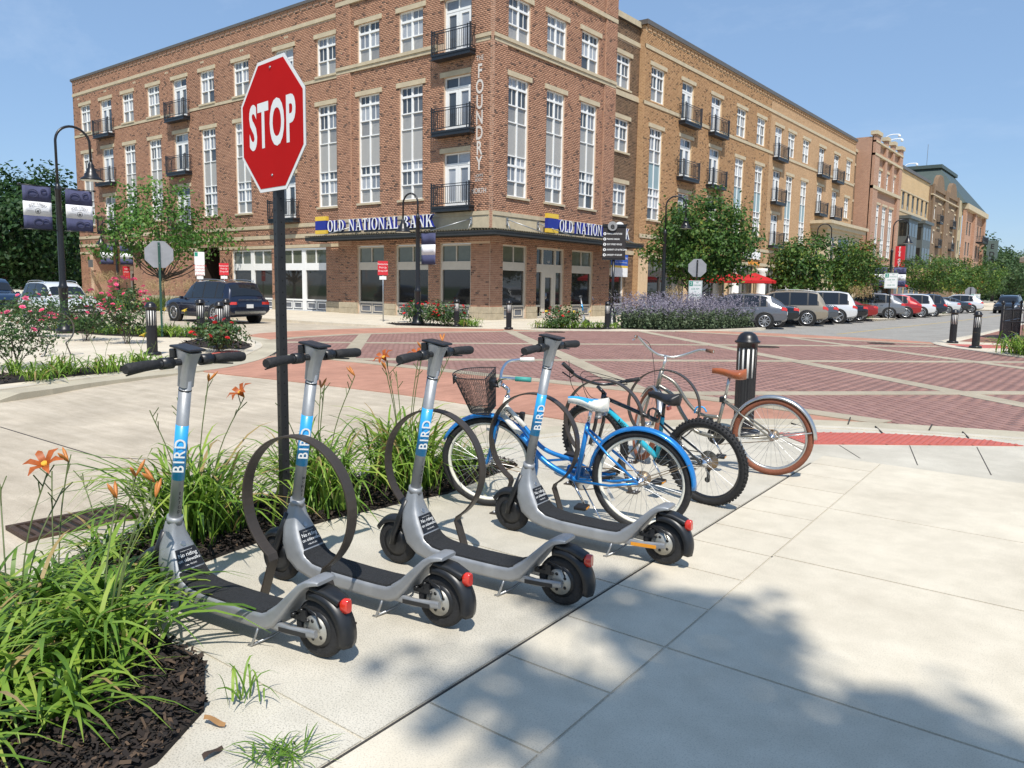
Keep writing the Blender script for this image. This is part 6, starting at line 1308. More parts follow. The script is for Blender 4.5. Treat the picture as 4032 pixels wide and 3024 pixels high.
    if plate: mb = MB(); mb.box((-ro-.022 if kind != 'suv' else -ro-.02, 0, .72*H), (.02, .32, .16)); mb.build('licence_plate', PLATE, t)
    return t
def put(t, x, y, rz, z=None): t.location = (x, y, ZR if z is None else z); t.rotation_euler = (0, 0, rz)
CARS = [((-13.0, 35.2), 'cross', (.13, .135, .15), 4.8, 1.9, 1.0, 9, .37, 'dark grey crossover car parked next to the purple sage', False), ((-13.3, 37.7), 'sedan', (.008, .012, .014), 4.9, 1.82, .99, 8, .33, 'old black sedan car parked beside the dark grey crossover', False),
 ((-12.7, 40.2), 'suv', (.30, .255, .19), 4.9, 1.95, 1.02, 10, .39, 'champagne beige SUV parked behind the black sedan', True), ((-12.9, 42.7), 'sedan', (.085, .095, .11), 4.85, 1.84, .99, 8, .34, 'slate grey sedan parked between beige and white SUVs', False),
 ((-12.55, 45.0), 'suv', (.72, .72, .71), 4.8, 1.93, 1.03, 5, .39, 'white SUV parked between the slate sedan and a black car', False), ((-12.6, 47.4), 'sedan', (.01, .01, .012), 4.8, 1.84, .98, 10, .34, 'black sedan tail seen between the white SUV and red sedan', False),
 ((-12.7, 50.0), 'sedan', (.30, .012, .010), 4.9, 1.86, .98, 9, .34, 'red sedan parked left of the tall grass island', False),
 ((-12.4, 55.9), 'cross', (.17, .18, .195), 4.7, 1.88, 1.06, 8, .38, 'mid grey SUV parked right of the tall grass island', False), ((-12.0, 58.8), 'cross', (.36, .012, .012), 4.8, 1.9, 1.03, 12, .40, 'bright red crossover with dark wheels parked beside the grey SUV', False),
 ((-11.7, 62.3), 'suv', (.73, .73, .72), 4.6, 1.86, .98, 8, .38, 'white SUV parked between the red crossover and a dark SUV', False), ((-11.6, 66.0), 'suv', (.012, .018, .03), 4.6, 1.86, .98, 8, .37, 'dark navy SUV parked last before the far sage bed', False),
 ((-12.4, 77), 'sedan', (.7, .7, .69), 4.7, 1.84, 1, 8, .34, 'distant white sedan parked right of the far sage bed', False), ((-12.0, 80), 'sedan', (.03, .033, .036), 4.7, 1.84, 1, 8, .34, 'distant charcoal sedan parked among white cars', False), ((-11.6, 84), 'cross', (.72, .72, .72), 4.7, 1.86, 1.05, 8, .38, 'distant white crossover parked beside the oncoming dark SUV', False)]
for (x, y), kind, col, L_, W_, H, spk, wr, lab, rack in CARS: an = R(200 if y < 70 else 190); put(make_car('parked_car', lab, kind, col, L_, W_, H, spk, wr, roofrack=rack), x+math.sin(an)*(W_/2-.1), y-math.cos(an)*(W_/2-.1), an)
put(make_car('moving_car', 'dark SUV with headlights on driving towards us far down the street', 'suv', (.015, .02, .03), 4.7, 1.9, .98, 8, .38, group='cars driving in the streets', roofrack=True), -8.9, 88, R(-92))
put(make_car('parked_car', 'distant red SUV behind the oncoming dark SUV', 'suv', (.4, .015, .012), 4.6, 1.85, .98, 8, .37), -5.6, 96, R(-90))
g = make_car('moving_car', 'dark navy SUV driving away to the left of the stop sign post', 'suv', (.008, .012, .03), 5.2, 2.03, 1.05, 10, .40, group='cars driving in the streets', roofrack=True)
put(g, -30.2, 19.35, R(181)); q = MB(); q.box((-1.065, 0, 1.02), (.02, 1.1, .035)); q.build('tailgate_chrome', CHROME, g); q = MB(); q.box((-1.07, 0, .50), (.05, 1.5, .09)); q.build('bumper_chrome', CHROME, g)
put(make_car('moving_car', 'white SUV with black roof waiting behind the pink roses', 'suv', (.74, .74, .72), 4.55, 1.86, .96, 8, .37, group='cars driving in the streets', roofrack=True), -38.7, 15.25, R(0))
put(make_car('moving_car', 'dark blue SUV waiting behind the white SUV at left edge', 'suv', (.012, .03, .07), 4.9, 1.95, 1.04, 8, .39, group='cars driving in the streets'), -47.2, 15.3, R(0))
# ================================================================== LAMP POSTS AND SIGNS
LAMPW = M('lamp_reflector_white', (.8, .8, .76), .5); NAVY = M('navy_banner_cloth', (.055, .06, .125), .85, var=.25, scale=3); BANW = M('white_banner_cloth', (.75, .75, .76), .85)
def lamp(loc, H, reach, rz, label, banners=2, bz=None):
    t = thing('street_lamp', label, 'street lamp', (*loc, 0), rz, 'black gooseneck street lamps'); s = H/6.2
    mb = MB(); mb.lathe([(.26, 0), (.26, .12), (.22, .16), (.19, .45), (.2, .5), (.15, .56), (.11, .8), (.13, 1.35), (.15, 1.4), (.11, 1.46), (.095, 1.6), (.085, 3.0), (.08, 4.25), (.1, 4.28), (.1, 4.33), (.07, 4.4), (.05, 4.5)], 16); mb.build('pole', BLACK, t)
    R_ = reach/2; mb = MB(); mb.tube([(0, 0, 4.4), (0, 0, H-R_-.04)]+[(0, R_-R_*math.cos(a), H-R_-.04+R_*math.sin(a)) for a in np.linspace(.1, PI-.25, 14)]+[(0, reach, H-1.05)], .038, 10); mb.build('gooseneck', BLACK, t)
    z0 = H-1.05; mb = MB(); mb.lathe([(.045, z0+.05), (.05, z0), (.085, z0-.05), (.085, z0-.12), (.13, z0-.2), (.15, z0-.28), (.2, z0-.33), (.21, z0-.4), (.31, z0-.47), (.33, z0-.52)], 20, (0, reach, 0)); mb.build('lamp_shade', BLACK, t)
    mb = MB(); mb.lathe([(.31, z0-.525), (.2, z0-.5), (0, z0-.5)], 20, (0, reach, 0)); mb.build('reflector', LAMPW, t)
    bz = bz or 4.25
    for sgn in ((-1, 1) if banners == 2 else ((-1,) if banners == 1 else ())):
        mb = MB()
        for z in (bz, bz-1.27): mb.tube([(0, sgn*.06, z), (0, sgn*1.06, z+.0)], .014, 6)
        mb.lathe([(.03, -.03), (.03, .03)], 8, (0, sgn*1.06, bz), MY); arm = mb.build('banner_arm', BLACK, t)
        for nm, a, b, mt in (('banner_top', .02, .47, NAVY), ('banner_middle', .47, .88, BANW), ('banner_bottom', .88, 1.25, NAVY)):
            mb = MB(); V = []; n_ = 8
            for i in range(n_+1):
                yy = sgn*lerp(.2, .98, i/n_)
                for z in (bz-a, bz-b): V.append((.006*math.sin(i*1.1+z*3), yy, z))
            mb.add(V, [(2*i, 2*i+1, 2*i+3, 2*i+2) for i in range(n_)], 0, True); o = mb.build(nm, mt, arm); o.modifiers.new('s', 'SOLIDIFY').thickness = .004
        for xs_, dirn in ((.03, 1), ):
            c_ = Vector((xs_, sgn*.59, bz-.66)); U_ = (0, 1, 0)
            w2 = 'EDDY STREET'; n2 = len(w2)
            for i, ch in enumerate(w2):
                a = R(lerp(122, 58, i/(n2-1))); 
                if ch != ' ': place_text(text_mesh(ch, .095, PBLACK), arm, c_+Vector((0, .42*math.cos(a), .42*math.sin(a)-.30)), (0, math.sin(a), -math.cos(a)), (0, math.cos(a), math.sin(a)))
            place_text(text_mesh('COMMONS', .05, PBLACK, spacing=1.2), arm, c_+Vector((0, 0, .035)), U_, (0, 0, 1)); place_text(text_mesh('e', .13, PBLACK, bold=.003), arm, c_+Vector((0, 0, -.085)), U_, (0, 0, 1))
            mb = MB(); mb.tube([c_+Vector((.0, .075*math.cos(a), -.085+.075*math.sin(a))) for a in np.linspace(0, 2*PI, 17)[:-1]], .006, 4, True); mb.box(c_+Vector((0, -.2, -.085)), (.003, .16, .008)); mb.box(c_+Vector((0, .2, -.085)), (.003, .16, .008)); mb.build('banner_emblem', PBLACK, arm)
            for yy, zz, rr in ((-.12, .42, .14), (.18, .5, .08), (.0, -.4, .12), (.2, -.38, .09)):
                mb = MB(); mb.tube([c_+Vector((0, yy+rr*math.cos(a), zz+rr*.8*math.sin(a))) for a in np.linspace(0, 2*PI, 15)[:-1]], .012, 4, True); mb.build('banner_ring', M('banner_print', (.03, .033, .07), .85), arm)
    return t
lamp((-25.6, 10.55), 6.25, 1.0, 0, 'tall street lamp with two navy banners at far left', 2, 4.36)
p = at(1645, 1275, 32.5); lamp((p.x, p.y), 5.35, .85, R(90), 'street lamp with one narrow banner before the bank windows', 1, 3.72)
p = at(468, 1190, 60); lamp((p.x, p.y), 5.6, .9, R(150), 'distant street lamp with banners by the arcade at far left', 2, 4.0)
for u_, X, lab in ((2610, -18.0, 'street lamp arching above the first street tree'), (3205, -17.8, 'street lamp over the tan building porch'), (3500, -12.6, 'distant street lamp with banners by the restaurant sign')):
    p = onX(u_, 1150, X); lamp((p.x, p.y), 6.1 if 'first' in lab else 6.4, .95, R(-60), lab, 2 if 'banners' in lab else 0, 3.3)
# wayfinding sign
def wayfinding():
    t = thing('wayfinding_sign', 'black wayfinding sign board with white arrows on tall post', 'sign', (-17.75, 29.75, 0), R(36)); zt = at(2415, 893, 34.6).z; zb2 = at(2415, 1018, 34.6).z; w_ = .98; BRN = M('sign_dark_brown', (.022, .017, .016), .5)
    mb = MB(); mb.lathe([(.3, 0), (.3, .1), (.2, .16), (.17, .5), (.13, .56), (.1, .62), (.09, .8)], 16); mb.tube([(0, 0, .7), (0, 0, zb2)], .06, 12); mb.build('post', BLACK, t)
    mb = MB(); mb.box((0, 0, (zt+zb2)/2), (w_, .16, zt-zb2)); mb.build('board', BRN, t, bevel=.01); mb = MB(); mb.box((0, 0, zt+.05), (w_+.06, .24, .1)); mb.box((0, 0, zb2-.03), (w_+.03, .2, .06)); mb.build('cornice', BLACK, t)
    mb = MB(); mb.lathe([(.2, -.05), (.2, .05)], 24, (-.1, -.12, zt+.02), MY); d_ = mb.build('emblem_disc', M('emblem_grey', (.25, .25, .25), .5), t); place_text(text_mesh('e', .36, PBLACK, bold=.012), t, (-.1, -.175, zt+.02), (1, 0, 0), (0, 0, 1))
    mb = MB(); mb.lathe([(.2, -.04), (.2, .04)], 24, (.22, .1, zt+.02), MY); mb.build('emblem_disc', SIGNW, t)
    h = (zt-zb2)
    for i, s in enumerate(('HAMMES BOOKSTORE', 'PARKING GARAGE', 'EDDY STREET OFFICES', 'UNIVERSITY OF NOTRE DAME', 'UNIVERSITY STADIUMS')):
        z = zt-.30-i*(h-.36)/4.4; place_text(text_mesh(s, .095, PRINTW, xs=.68, align='LEFT', bold=.001), t, (-.32, -.083, z), (1, 0, 0), (0, 0, 1)); mb = MB(); mb.lathe([(.062, 0), (.062, .004)], 16, (-.41, -.083, z), Matrix(((1, 0, 0), (0, 0, -1), (0, 1, 0)))); mb.build('arrow_disc', PRINTW, t)
        mb = MB(); mb.prism([(-.012, -.04), (.012, -.04), (.012, .0), (.034, .0), (0, .045), (-.034, 0), (-.012, 0)], .002, (-.41, -.089, z)); mb.build('arrow', PBLACK, t)
wayfinding()
SRED = M('sign_red', (.55, .02, .03), .5)
def small_sign(loc, rz, zc, w_, h_, mat, lines, label, name='pickup_sign', extra=True, tmat=STOPW, post=STEELG):
    t = thing(name, label, 'sign', (*loc, 0), rz); mb = MB(); mb.tube([(0, 0, 0), (0, 0, zc+h_/2-.02)], .028, 8); mb.build('post', post, t); mb = MB(); mb.box((0, -.04, zc), (w_, .006, h_)); p_ = mb.build('plate', mat, t, bevel=.002)
    for i, s in enumerate(lines): place_text(text_mesh(s, h_*.17, tmat), t, (0, -.046, zc+h_*(.28-.24*i)), (1, 0, 0), (0, 0, 1))
    if extra: mb = MB(); mb.box((0, -.04, zc-h_/2-.12), (w_*.68, .006, .15)); mb.build('lower_plate', STOPW, t)
    return t
p = G(1509, 1266); small_sign((p.x, p.y), R(38), at(1506, 1055, 35.3).z, .45, .62, SRED, ('Restaurant', 'Pick-Up', 'Drop-Off'), 'red pick-up drop-off sign on steel post before the bank windows')
p = at(886, 1190, 47); small_sign((p.x, p.y), R(50), at(886, 1060, 47).z, .5, .66, SRED, ('Restaurant', 'Pick-Up', 'Drop-Off'), 'red pick-up drop-off sign above the dark navy SUV')
p = at(502, 1180, 57); small_sign((p.x, p.y), R(75), at(499, 1073, 57).z, .42, .78, SRED, ('NO', 'STOP'), 'narrow red sign on wooden post at the arcade entrance', post=BRG, extra=False)
p = at(791, 1180, 47); t = small_sign((p.x, p.y), R(52), at(787, 1060, 47).z, .5, .68, STOPW, ('NO PARKING', 'FOOTBALL', 'STADIUM', 'EVENTS'), 'stack of white parking signs right of the young tree', 'parking_sign_stack', True, SRED)
mb = MB(); z_ = at(787, 1016, 47).z; mb.box((0, -.042, z_), (.52, .006, .66)); mb.build('upper_plate', STOPW, t); mb = MB(); mb.box((-.16, -.048, z_+.2), (.16, .003, .22)); mb.build('number_block', GREENT, t)
# restaurant blade sign and others
bl = thing('blade_sign', 'tall red vertical blade sign with white letters on second red block', 'sign', (-22.9, 106.6, 0)); za, zb3 = 7.35, 4.55
mb = MB(); mb.box((0, 0, (za+zb3)/2), (1.15, .25, za-zb3)); mb.build('panel', SRED, bl); mb = MB(); mb.tube([(-.9, 0, za-.3), (-.5, 0, za-.3)], .05, 6); mb.tube([(-.9, 0, zb3+.3), (-.5, 0, zb3+.3)], .05, 6); mb.build('bracket', IRON, bl)
for i, ch in enumerate('FIVE GUYS'):
    if ch != ' ': place_text(text_mesh(ch, .40, SIGNW, bold=.015), bl, (0, -.135, za-.24-i*.29), (1, 0, 0), (0, 0, 1))
eb = thing('blade_sign', 'grey green vertical blade sign on the distant mansard corner', 'sign', (-22.4, 182, 0)); mb = MB(); mb.box((0, 0, 8.6), (1.9, .4, 7.2)); mb.build('panel', M('sign_grey_green', (.10, .14, .13), .5), eb)
for i, ch in enumerate('EDDY'): place_text(text_mesh(ch, 1.3, PBLACK, bold=.03), eb, (0, -.22, 11.0-i*1.5), (1, 0, 0), (0, 0, 1))
# traffic signal mast at the street end
tm = thing('traffic_mast', 'long curved signal mast arm beyond the far end of the street', 'traffic mast', (4.5, 150, 0)); mb = MB(); mb.tube(bez([(6, 0, 0), (6, 0, 8), (0, 0, 14.2), (-6, 0, 13.9), (-14.5, 0, 12.2)], 6), .14, 8); mb.tube([(6, 0, 7.0), (-18, 0, 6.4)], .13, 8); mb.build('arm', STEELG, tm)
# street cameras on the roofs
for x, y, z, lb in ((-25, 106, 18.9, 'right white gooseneck camera on the second red block parapet'), (-25, 104.5, 19.2, 'left white gooseneck camera on the second red block parapet'), (-26, 120, 17.9, 'white gooseneck camera on the buff office roof')):
    t = thing('roof_camera', lb, 'camera', (x, y, z), 0, 'roof cameras'); mb = MB(); mb.tube(bez([(0, 0, 0), (0, 0, .9), (.5, .2, 1.3), (1.4, .6, 1.35)], 5), .05, 6); mb.build('arm', WHITE, t); mb = MB(); mb.lathe([(.05, .0), (.16, -.1), (.16, -.28), (0, -.36)], 10, (1.4, .6, 1.33)); mb.build('dome', WHITE, t)
# umbrellas and cafe fence
UMB = M('red_canvas', (.50, .014, .016), .8, trans=.15); TANU = M('tan_canvas', (.62, .50, .34), .85)
def umbrella(x, y, zt, r_, mat, label):
    t = thing('parasol', label, 'parasol', (x, y, 0), 0, 'cafe parasols'); mb = MB(); n = 8; V = [(0, 0, zt)]
    for rr, z in ((r_*.55, zt-.28), (r_, zt-.55), (r_*1.0, zt-.72)):
        for i in range(n): a = 2*PI*i/n; V.append((rr*math.cos(a), rr*math.sin(a), z))
    F = [(0, 1+i, 1+(i+1) % n) for i in range(n)]+[(1+k*n+i, 1+(k+1)*n+i, 1+(k+1)*n+(i+1) % n, 1+k*n+(i+1) % n) for k in range(2) for i in range(n)]; mb.add(V, F); mb.build('canopy', mat, t); mb = MB(); mb.tube([(0, 0, 0), (0, 0, zt+.08)], .03, 8); mb.build('pole', IRON, t)
    mb = MB()
    for i in range(n): a = 2*PI*i/n; mb.tube([(0, 0, zt-.05), (r_*.97*math.cos(a), r_*.97*math.sin(a), zt-.57)], .012, 4)
    mb.build('ribs', IRON, t)
for u_, X, lab in ((2968, -20.5, 'red parasol nearest the dark grey crossover, before the white columns'), (2880, -21.5, 'red parasol half hidden behind the first street tree'), (2790, -20.8, 'red parasol lowest in the shade of the first street tree')): p = onX(u_, 1110, X); umbrella(p.x, p.y, 2.85, 1.55, UMB, lab)
p = onX(3505, 1150, -20.5); umbrella(p.x, p.y, 3.0, 1.7, UMB, 'distant red parasol below the restaurant blade sign'); umbrella(-1.2, 34, 3.5, 2.1, TANU, 'tan parasol at the far right edge')
def fence(a, b, z, label, n, name='iron_fence', finial=False, pm=BLACK, sheet=None):
    t = thing(name, label, 'fence'); a, b = Vector((*a, 0)), Vector((*b, 0)); L_ = (b-a).length; d_ = (b-a)/L_; mb = MB()
    for zz in (.14, z*.62, z-.04): mb.tube([a+Vector((0, 0, zz)), b+Vector((0, 0, zz))], .02, 4)
    mb.build('rail', pm, t); pk = MB(); pk.box((0, 0, z/2), (.018, .018, z)); me = pk.mesh('picket', pm)
    for i in range(n): obj('picket', me, t, a.lerp(b, (i+.5)/n))
    pp = MB(); pp.box((0, 0, (z+.12)/2), (.07, .07, z+.12)); pp.lathe([(.02, z+.12), (.06, z+.17), (.05, z+.22), (0, z+.27)], 8); me = pp.mesh('post', pm)
    for q_ in (0, .5, 1): obj('post', me, t, a.lerp(b, q_))
    return t
fence((-3.35, 30.9), (2.5, 31.4), 1.15, 'black iron cafe fence at the right edge behind the lilies', 34); fence((-3.35, 31.0), (-3.3, 36), 1.15, 'black iron cafe fence running back along the brick walk', 30)
ac = thing('a_frame_sign', 'orange and dark sandwich board inside the right hand cafe fence', 'sign', (-2.3, 32.2, 0), R(20)); mb = MB(); mb.box((0, -.12, .5), (.55, .03, 1.02), rx=R(12)); mb.build('front_board', M('orange_board', (.42, .09, .03), .6, var=.2, scale=6), ac); mb = MB(); mb.box((0, .13, .5), (.55, .03, 1.02), rx=R(-12)); mb.build('rear_board', BLACK, ac)
p = onX(2800, 1200, -18.9); fence((p.x, p.y-1), (p.x-.2, p.y+12), 1.1, 'black iron cafe fence under the red parasols', 60)
# ---- parked scooters by the bank
base_sc = bpy.data.objects['kick_scooter']
for (x, y), rz, lab in (((-17.55, 28.7), R(29), 'lone kick scooter standing before the right bank window'), ((-18.3, 32.3), R(-12), 'kick scooter behind the wayfinding sign post'), ((-18.5, 33.3), R(-8), 'kick scooter farthest back near the wayfinding sign')):
    if 'lone' in lab: p = G(2210, 1283); x, y = p.x, p.y; rz = math.atan2(G(2375, 1287).y-y, G(2375, 1287).x-x)
    c_ = dup(base_sc, None, (x, y, 0), rz, lab, 'kick scooters left by the bank'); c_.rotation_euler = (0, 0, rz)

# ---- seated cafe guests
def person(loc, rz, shirt, label, seat=.46):
    t = thing('person', label, 'person', loc, rz, 'cafe guests')
    me = bpy.data.meshes.new('body'); J = {'pel': (0, 0, seat+.1), 'spine': (-.02, 0, seat+.32), 'chest': (-.01, 0, seat+.50), 'neck': (0, 0, seat+.64), 'head': (.03, 0, seat+.80), 'crown': (.02, 0, seat+.86)}
    V = list(J.values()); E = [(i, i+1) for i in range(5)]; Rr = [.14, .13, .15, .055, .095, .06]
    for s in (-1, 1):
        b = len(V); V += [(0, s*.17, seat+.56), (.04, s*.22, seat+.34), (.26, s*.14, seat+.30), (.33, s*.12, seat+.31)]; Rr += [.06, .045, .036, .03]; E += [(2, b), (b, b+1), (b+1, b+2), (b+2, b+3)]
        b = len(V); V += [(.05, s*.1, seat+.06), (.44, s*.11, seat+.06), (.46, s*.11, .08), (.58, s*.12, .04)]; Rr += [.09, .065, .045, .035]; E += [(0, b), (b, b+1), (b+1, b+2), (b+2, b+3)]
    me.from_pydata(V, E, []); me.materials.append(shirt); o = obj('body', me, t); m_ = o.modifiers.new('k', 'SKIN'); o.modifiers.new('u', 'SUBSURF').levels = 1
    if not me.skin_vertices: me.attributes.new
    for sv, r_ in zip(me.skin_vertices[0].data if me.skin_vertices else [], Rr): sv.radius = (r_, r_)
    if me.skin_vertices: me.skin_vertices[0].data[0].use_root = True
    q = MB(); q.lathe([(0, .10), (.07, .085), (.1, .03), (.1, -.04), (.08, -.07)], 12, (.01, 0, seat+.80)); q.build('hair', M('dark_hair', (.03, .02, .014), .7), t)
    return t
def cafe_chair(loc, rz, label):
    t = thing('cafe_chair', label, 'chair', loc, rz, 'cafe chairs'); q = MB(); q.box((0, 0, .44), (.42, .42, .03)); q.build('seat', IRON, t); q = MB(); q.box((-.21, 0, .7), (.03, .4, .34)); q.build('backrest', IRON, t); lg = MB(); lg.tube([(0, 0, 0), (0, 0, .44)], .014, 6); me = lg.mesh('leg', IRON)
    for a in (-.18, .18):
        for b in (-.18, .18): obj('leg', me, t, (a, b, 0))
p1 = onX(2800, 1180, -20.6); p2_ = onX(2985, 1180, -20.6)
for pp, rz_, mt, lb in ((p1, R(60), M('blue_shirt', (.03, .06, .12), .8), 'person in dark blue seated behind the sage under the parasols'), (p2_, R(-70), M('dark_shirt', (.05, .045, .045), .8), 'person in dark clothes seated under the nearest red parasol')):
    person((pp.x, pp.y, 0), rz_, mt, lb); cafe_chair((pp.x, pp.y, 0), rz_, 'iron cafe chair under '+lb)
# ================================================================== PLANTS
LEAFCOLS = {'street': [(0, (.022, .065, .014)), (.4, (.055, .125, .022)), (.75, (.11, .195, .035)), (.93, (.20, .26, .045)), (1, (.30, .31, .06))], 'young': [(0, (.035, .10, .018)), (.5, (.075, .18, .028)), (1, (.15, .26, .05))], 'dark': [(0, (.012, .038, .012)), (.5, (.025, .07, .018)), (1, (.06, .12, .03))], 'far': [(0, (.028, .06, .02)), (.5, (.05, .095, .03)), (1, (.09, .14, .05))], 'mix': [(0, (.03, .075, .015)), (.5, (.075, .15, .025)), (.85, (.17, .22, .035)), (1, (.32, .10, .03))]}
LEAF = {k: M('leaves_'+k, v[1][1], .55, attr=True, rnd=1, col2=v, trans=.28, spec=.35) for k, v in LEAFCOLS.items()}
BARK = M('grey_brown_bark', (.085, .065, .05), .9, var=.3, scale=9, bump=.6, bscale=25)
def leaf_quads(C, size, n_out=None, up=.35, dirs=None):
    n = len(C); nrm = rng.normal(size=(n, 3)); nrm[:, 2] += up*2
    if dirs is not None: nrm += dirs*1.2
    nrm /= np.linalg.norm(nrm, axis=1)[:, None]; a = rng.normal(size=(n, 3)); u = np.cross(nrm, a); u /= np.linalg.norm(u, axis=1)[:, None]; v = np.cross(nrm, u)
    s = size*rng.uniform(.6, 1.3, n)[:, None]; V = np.zeros((n, 4, 3)); V[:, 0] = C-u*s; V[:, 1] = C-v*s*.55+nrm*s*.15; V[:, 2] = C+u*s; V[:, 3] = C+v*s*.55+nrm*s*.15
    return V.reshape(-1, 3), np.arange(4*n).reshape(-1, 4)
def crown_pts(c, rx, ry, rz, clumps, per, cs, hollow=.55, squash=1., seed=0):
    d = rng.normal(size=(clumps, 3)); d /= np.linalg.norm(d, axis=1)[:, None]; r_ = (hollow+(1-hollow)*rng.random(clumps))**.8
    r_ *= 1+.16*np.sin(d[:, 0]*4+seed)+.12*np.sin(d[:, 1]*5+seed*2)
    K = np.array(c)+d*r_[:, None]*np.array([rx, ry, rz]); low = K[:, 2] < c[2]-rz*.72; K[low, 2] = c[2]-rz*.72+rng.uniform(0, .3, low.sum())*rz
    P = K[:, None, :]+rng.normal(size=(clumps, per, 3))*np.array([cs, cs, cs*.7]); D = np.repeat(d, per, 0)
    bri = np.repeat(rng.normal(0, .16, clumps), per); return P.reshape(-1, 3), D, K, bri
def tree(name, label, loc, h, c, rx, rz, clumps, per, cs, ls, kind, group, trunk=.11, fork=None, ry=None, hollow=.5, seed=1, tz0=0):
    t = thing(name, label, 'tree', loc, 0, group); C = (c[0], c[1], c[2]); P, D, K, bri = crown_pts(C, rx, ry or rx, rz, clumps, per, cs, hollow, seed=seed); V, F = leaf_quads(P, ls, dirs=D)
    rv = np.clip(.45+bri+rng.normal(0, .2, len(P)), 0, 1); o = obj('crown', big_mesh('crown', V, F, LEAF[kind], rv), t)
    mb = MB(); f = fork or max(.6, c[2]-rz*.75); mb.tube(bez([(0, 0, tz0), (.03, .02, f*.5), (0, 0, f), (c[0]*.6, c[1]*.6, c[2])], 4), [lerp(trunk*1.25, trunk*.5, i/12) for i in range(13)], 9)
    mb.build('trunk', BARK, t); lm = MB()
    for i in range(min(22, clumps)):
        e = K[i*7 % clumps]; s = Vector((0, 0, f*random.uniform(.8, 1.05))); e = Vector(e); mid = s.lerp(e, .5)+Vector((0, 0, -.12*(e-s).length)); lm.tube(bez([s, mid, e], 3), [trunk*.42, trunk*.36, trunk*.3, trunk*.24, trunk*.18, trunk*.12, trunk*.06], 5, cap=False)
    lm.build('limbs', BARK, t); return t
GS = 'street trees along the far sidewalk'
p = onX(2726, 1150, -17.9); tree('street_tree', 'large round street tree nearest the bank, above the purple sage', (p.x, p.y, 0), 6.3, (.35, .3, 3.95), 2.95, 2.35, 330, 46, .34, .10, 'street', GS, .11, 1.5, seed=1)
for u_, X, H, rx, kind, lab in ((3146, -18, 5.2, 1.95, 'street', 'second street tree, before the tan building shops'), (3335, -18, 5.4, 1.7, 'street', 'third street tree, left of the small yellow green tree'), (3660, -18, 6.0, 3.4, 'street', 'broad street tree right of the restaurant sign'), (3775, -17.5, 5.8, 2.8, 'mix', 'yellowish street tree beside the broad dark one'), (3850, -17, 6.2, 4, 'street', 'distant street tree before the mansard corner')):
    p = onX(u_, 1150, X); tree('street_tree', lab, (p.x, p.y, 0), H, (0, 0, H*.62), rx, H*.38, 150, 42, .36, .13, kind, GS, .12, H*.33, seed=u_*.01)
p = onX(3395, 1200, -14.0); p = Vector((-14.2, 53.2, 0)); q_ = onX(3398, 1180, -13.6); tree('small_tree', 'small yellow green tree on the tall grass island', (q_.x, q_.y, 0), 4.5, (0, 0, 3.1), 1.15, 1.75, 70, 40, .3, .09, 'mix', GS, .05, 1.4, seed=3)
p = Vector((-47.2, 25.2, 0)); tree('young_tree', 'bright green young tree with open crown beside the parking signs', (p.x, p.y, 0), 8, (-.3, 0, 4.9), 3.7, 2.8, 110, 44, .42, .13, 'young', 'trees at left of the junction', .12, 1.9, hollow=.35, seed=5)
for (u_, D_, zc, rx, rz, lab, tr) in ((160, 92, 6.2, 8.0, 6.2, 'large dark maple at far left behind the lamp banners', .3), (20, 78, 5.2, 6.0, 5.0, 'dark tree at the left edge behind the white SUV', .25), (275, 105, 5.0, 5.5, 5.2, 'dark tree touching the left end of the red building', .25), (90, 150, 4, 9, 4, 'distant pale tree row behind the white SUV', .3)):
    p = at(u_, 1150, D_); tree('park_tree', lab, (p.x, p.y, 0), 10, (0, 0, zc), rx, rz, 260 if D_ < 120 else 120, 44, .75, .24, 'dark' if D_ < 120 else 'young', 'park trees at far left', tr, 2.5, seed=u_*.1)
for i in range(9):
    D_ = 190+i*9; p = at(3830+i*26, 1150, D_+40*(i % 3)); tree('far_tree', 'distant trees closing the street end, number from left %s' % ('first second third fourth fifth sixth seventh eighth ninth'.split()[i]), (p.x, p.y, 0), 12, (0, 0, 6.5), 8, 6+1.5*(i % 3), 90, 40, 1.0, .38, 'far', 'trees closing the far end of the street', .3, 3, seed=i)
for i in range(7):
    p = at(60+i*40-120, 1150, 190+15*(i % 2)); tree('far_tree', 'distant tree in the park behind cars, %s from left' % ('first second third fourth fifth sixth seventh'.split()[i]), (p.x, p.y, 0), 10, (0, 0, 5), 8, 5, 60, 40, 1.0, .4, 'far', 'trees in the park at far left', .3, 2.5, seed=i+20)
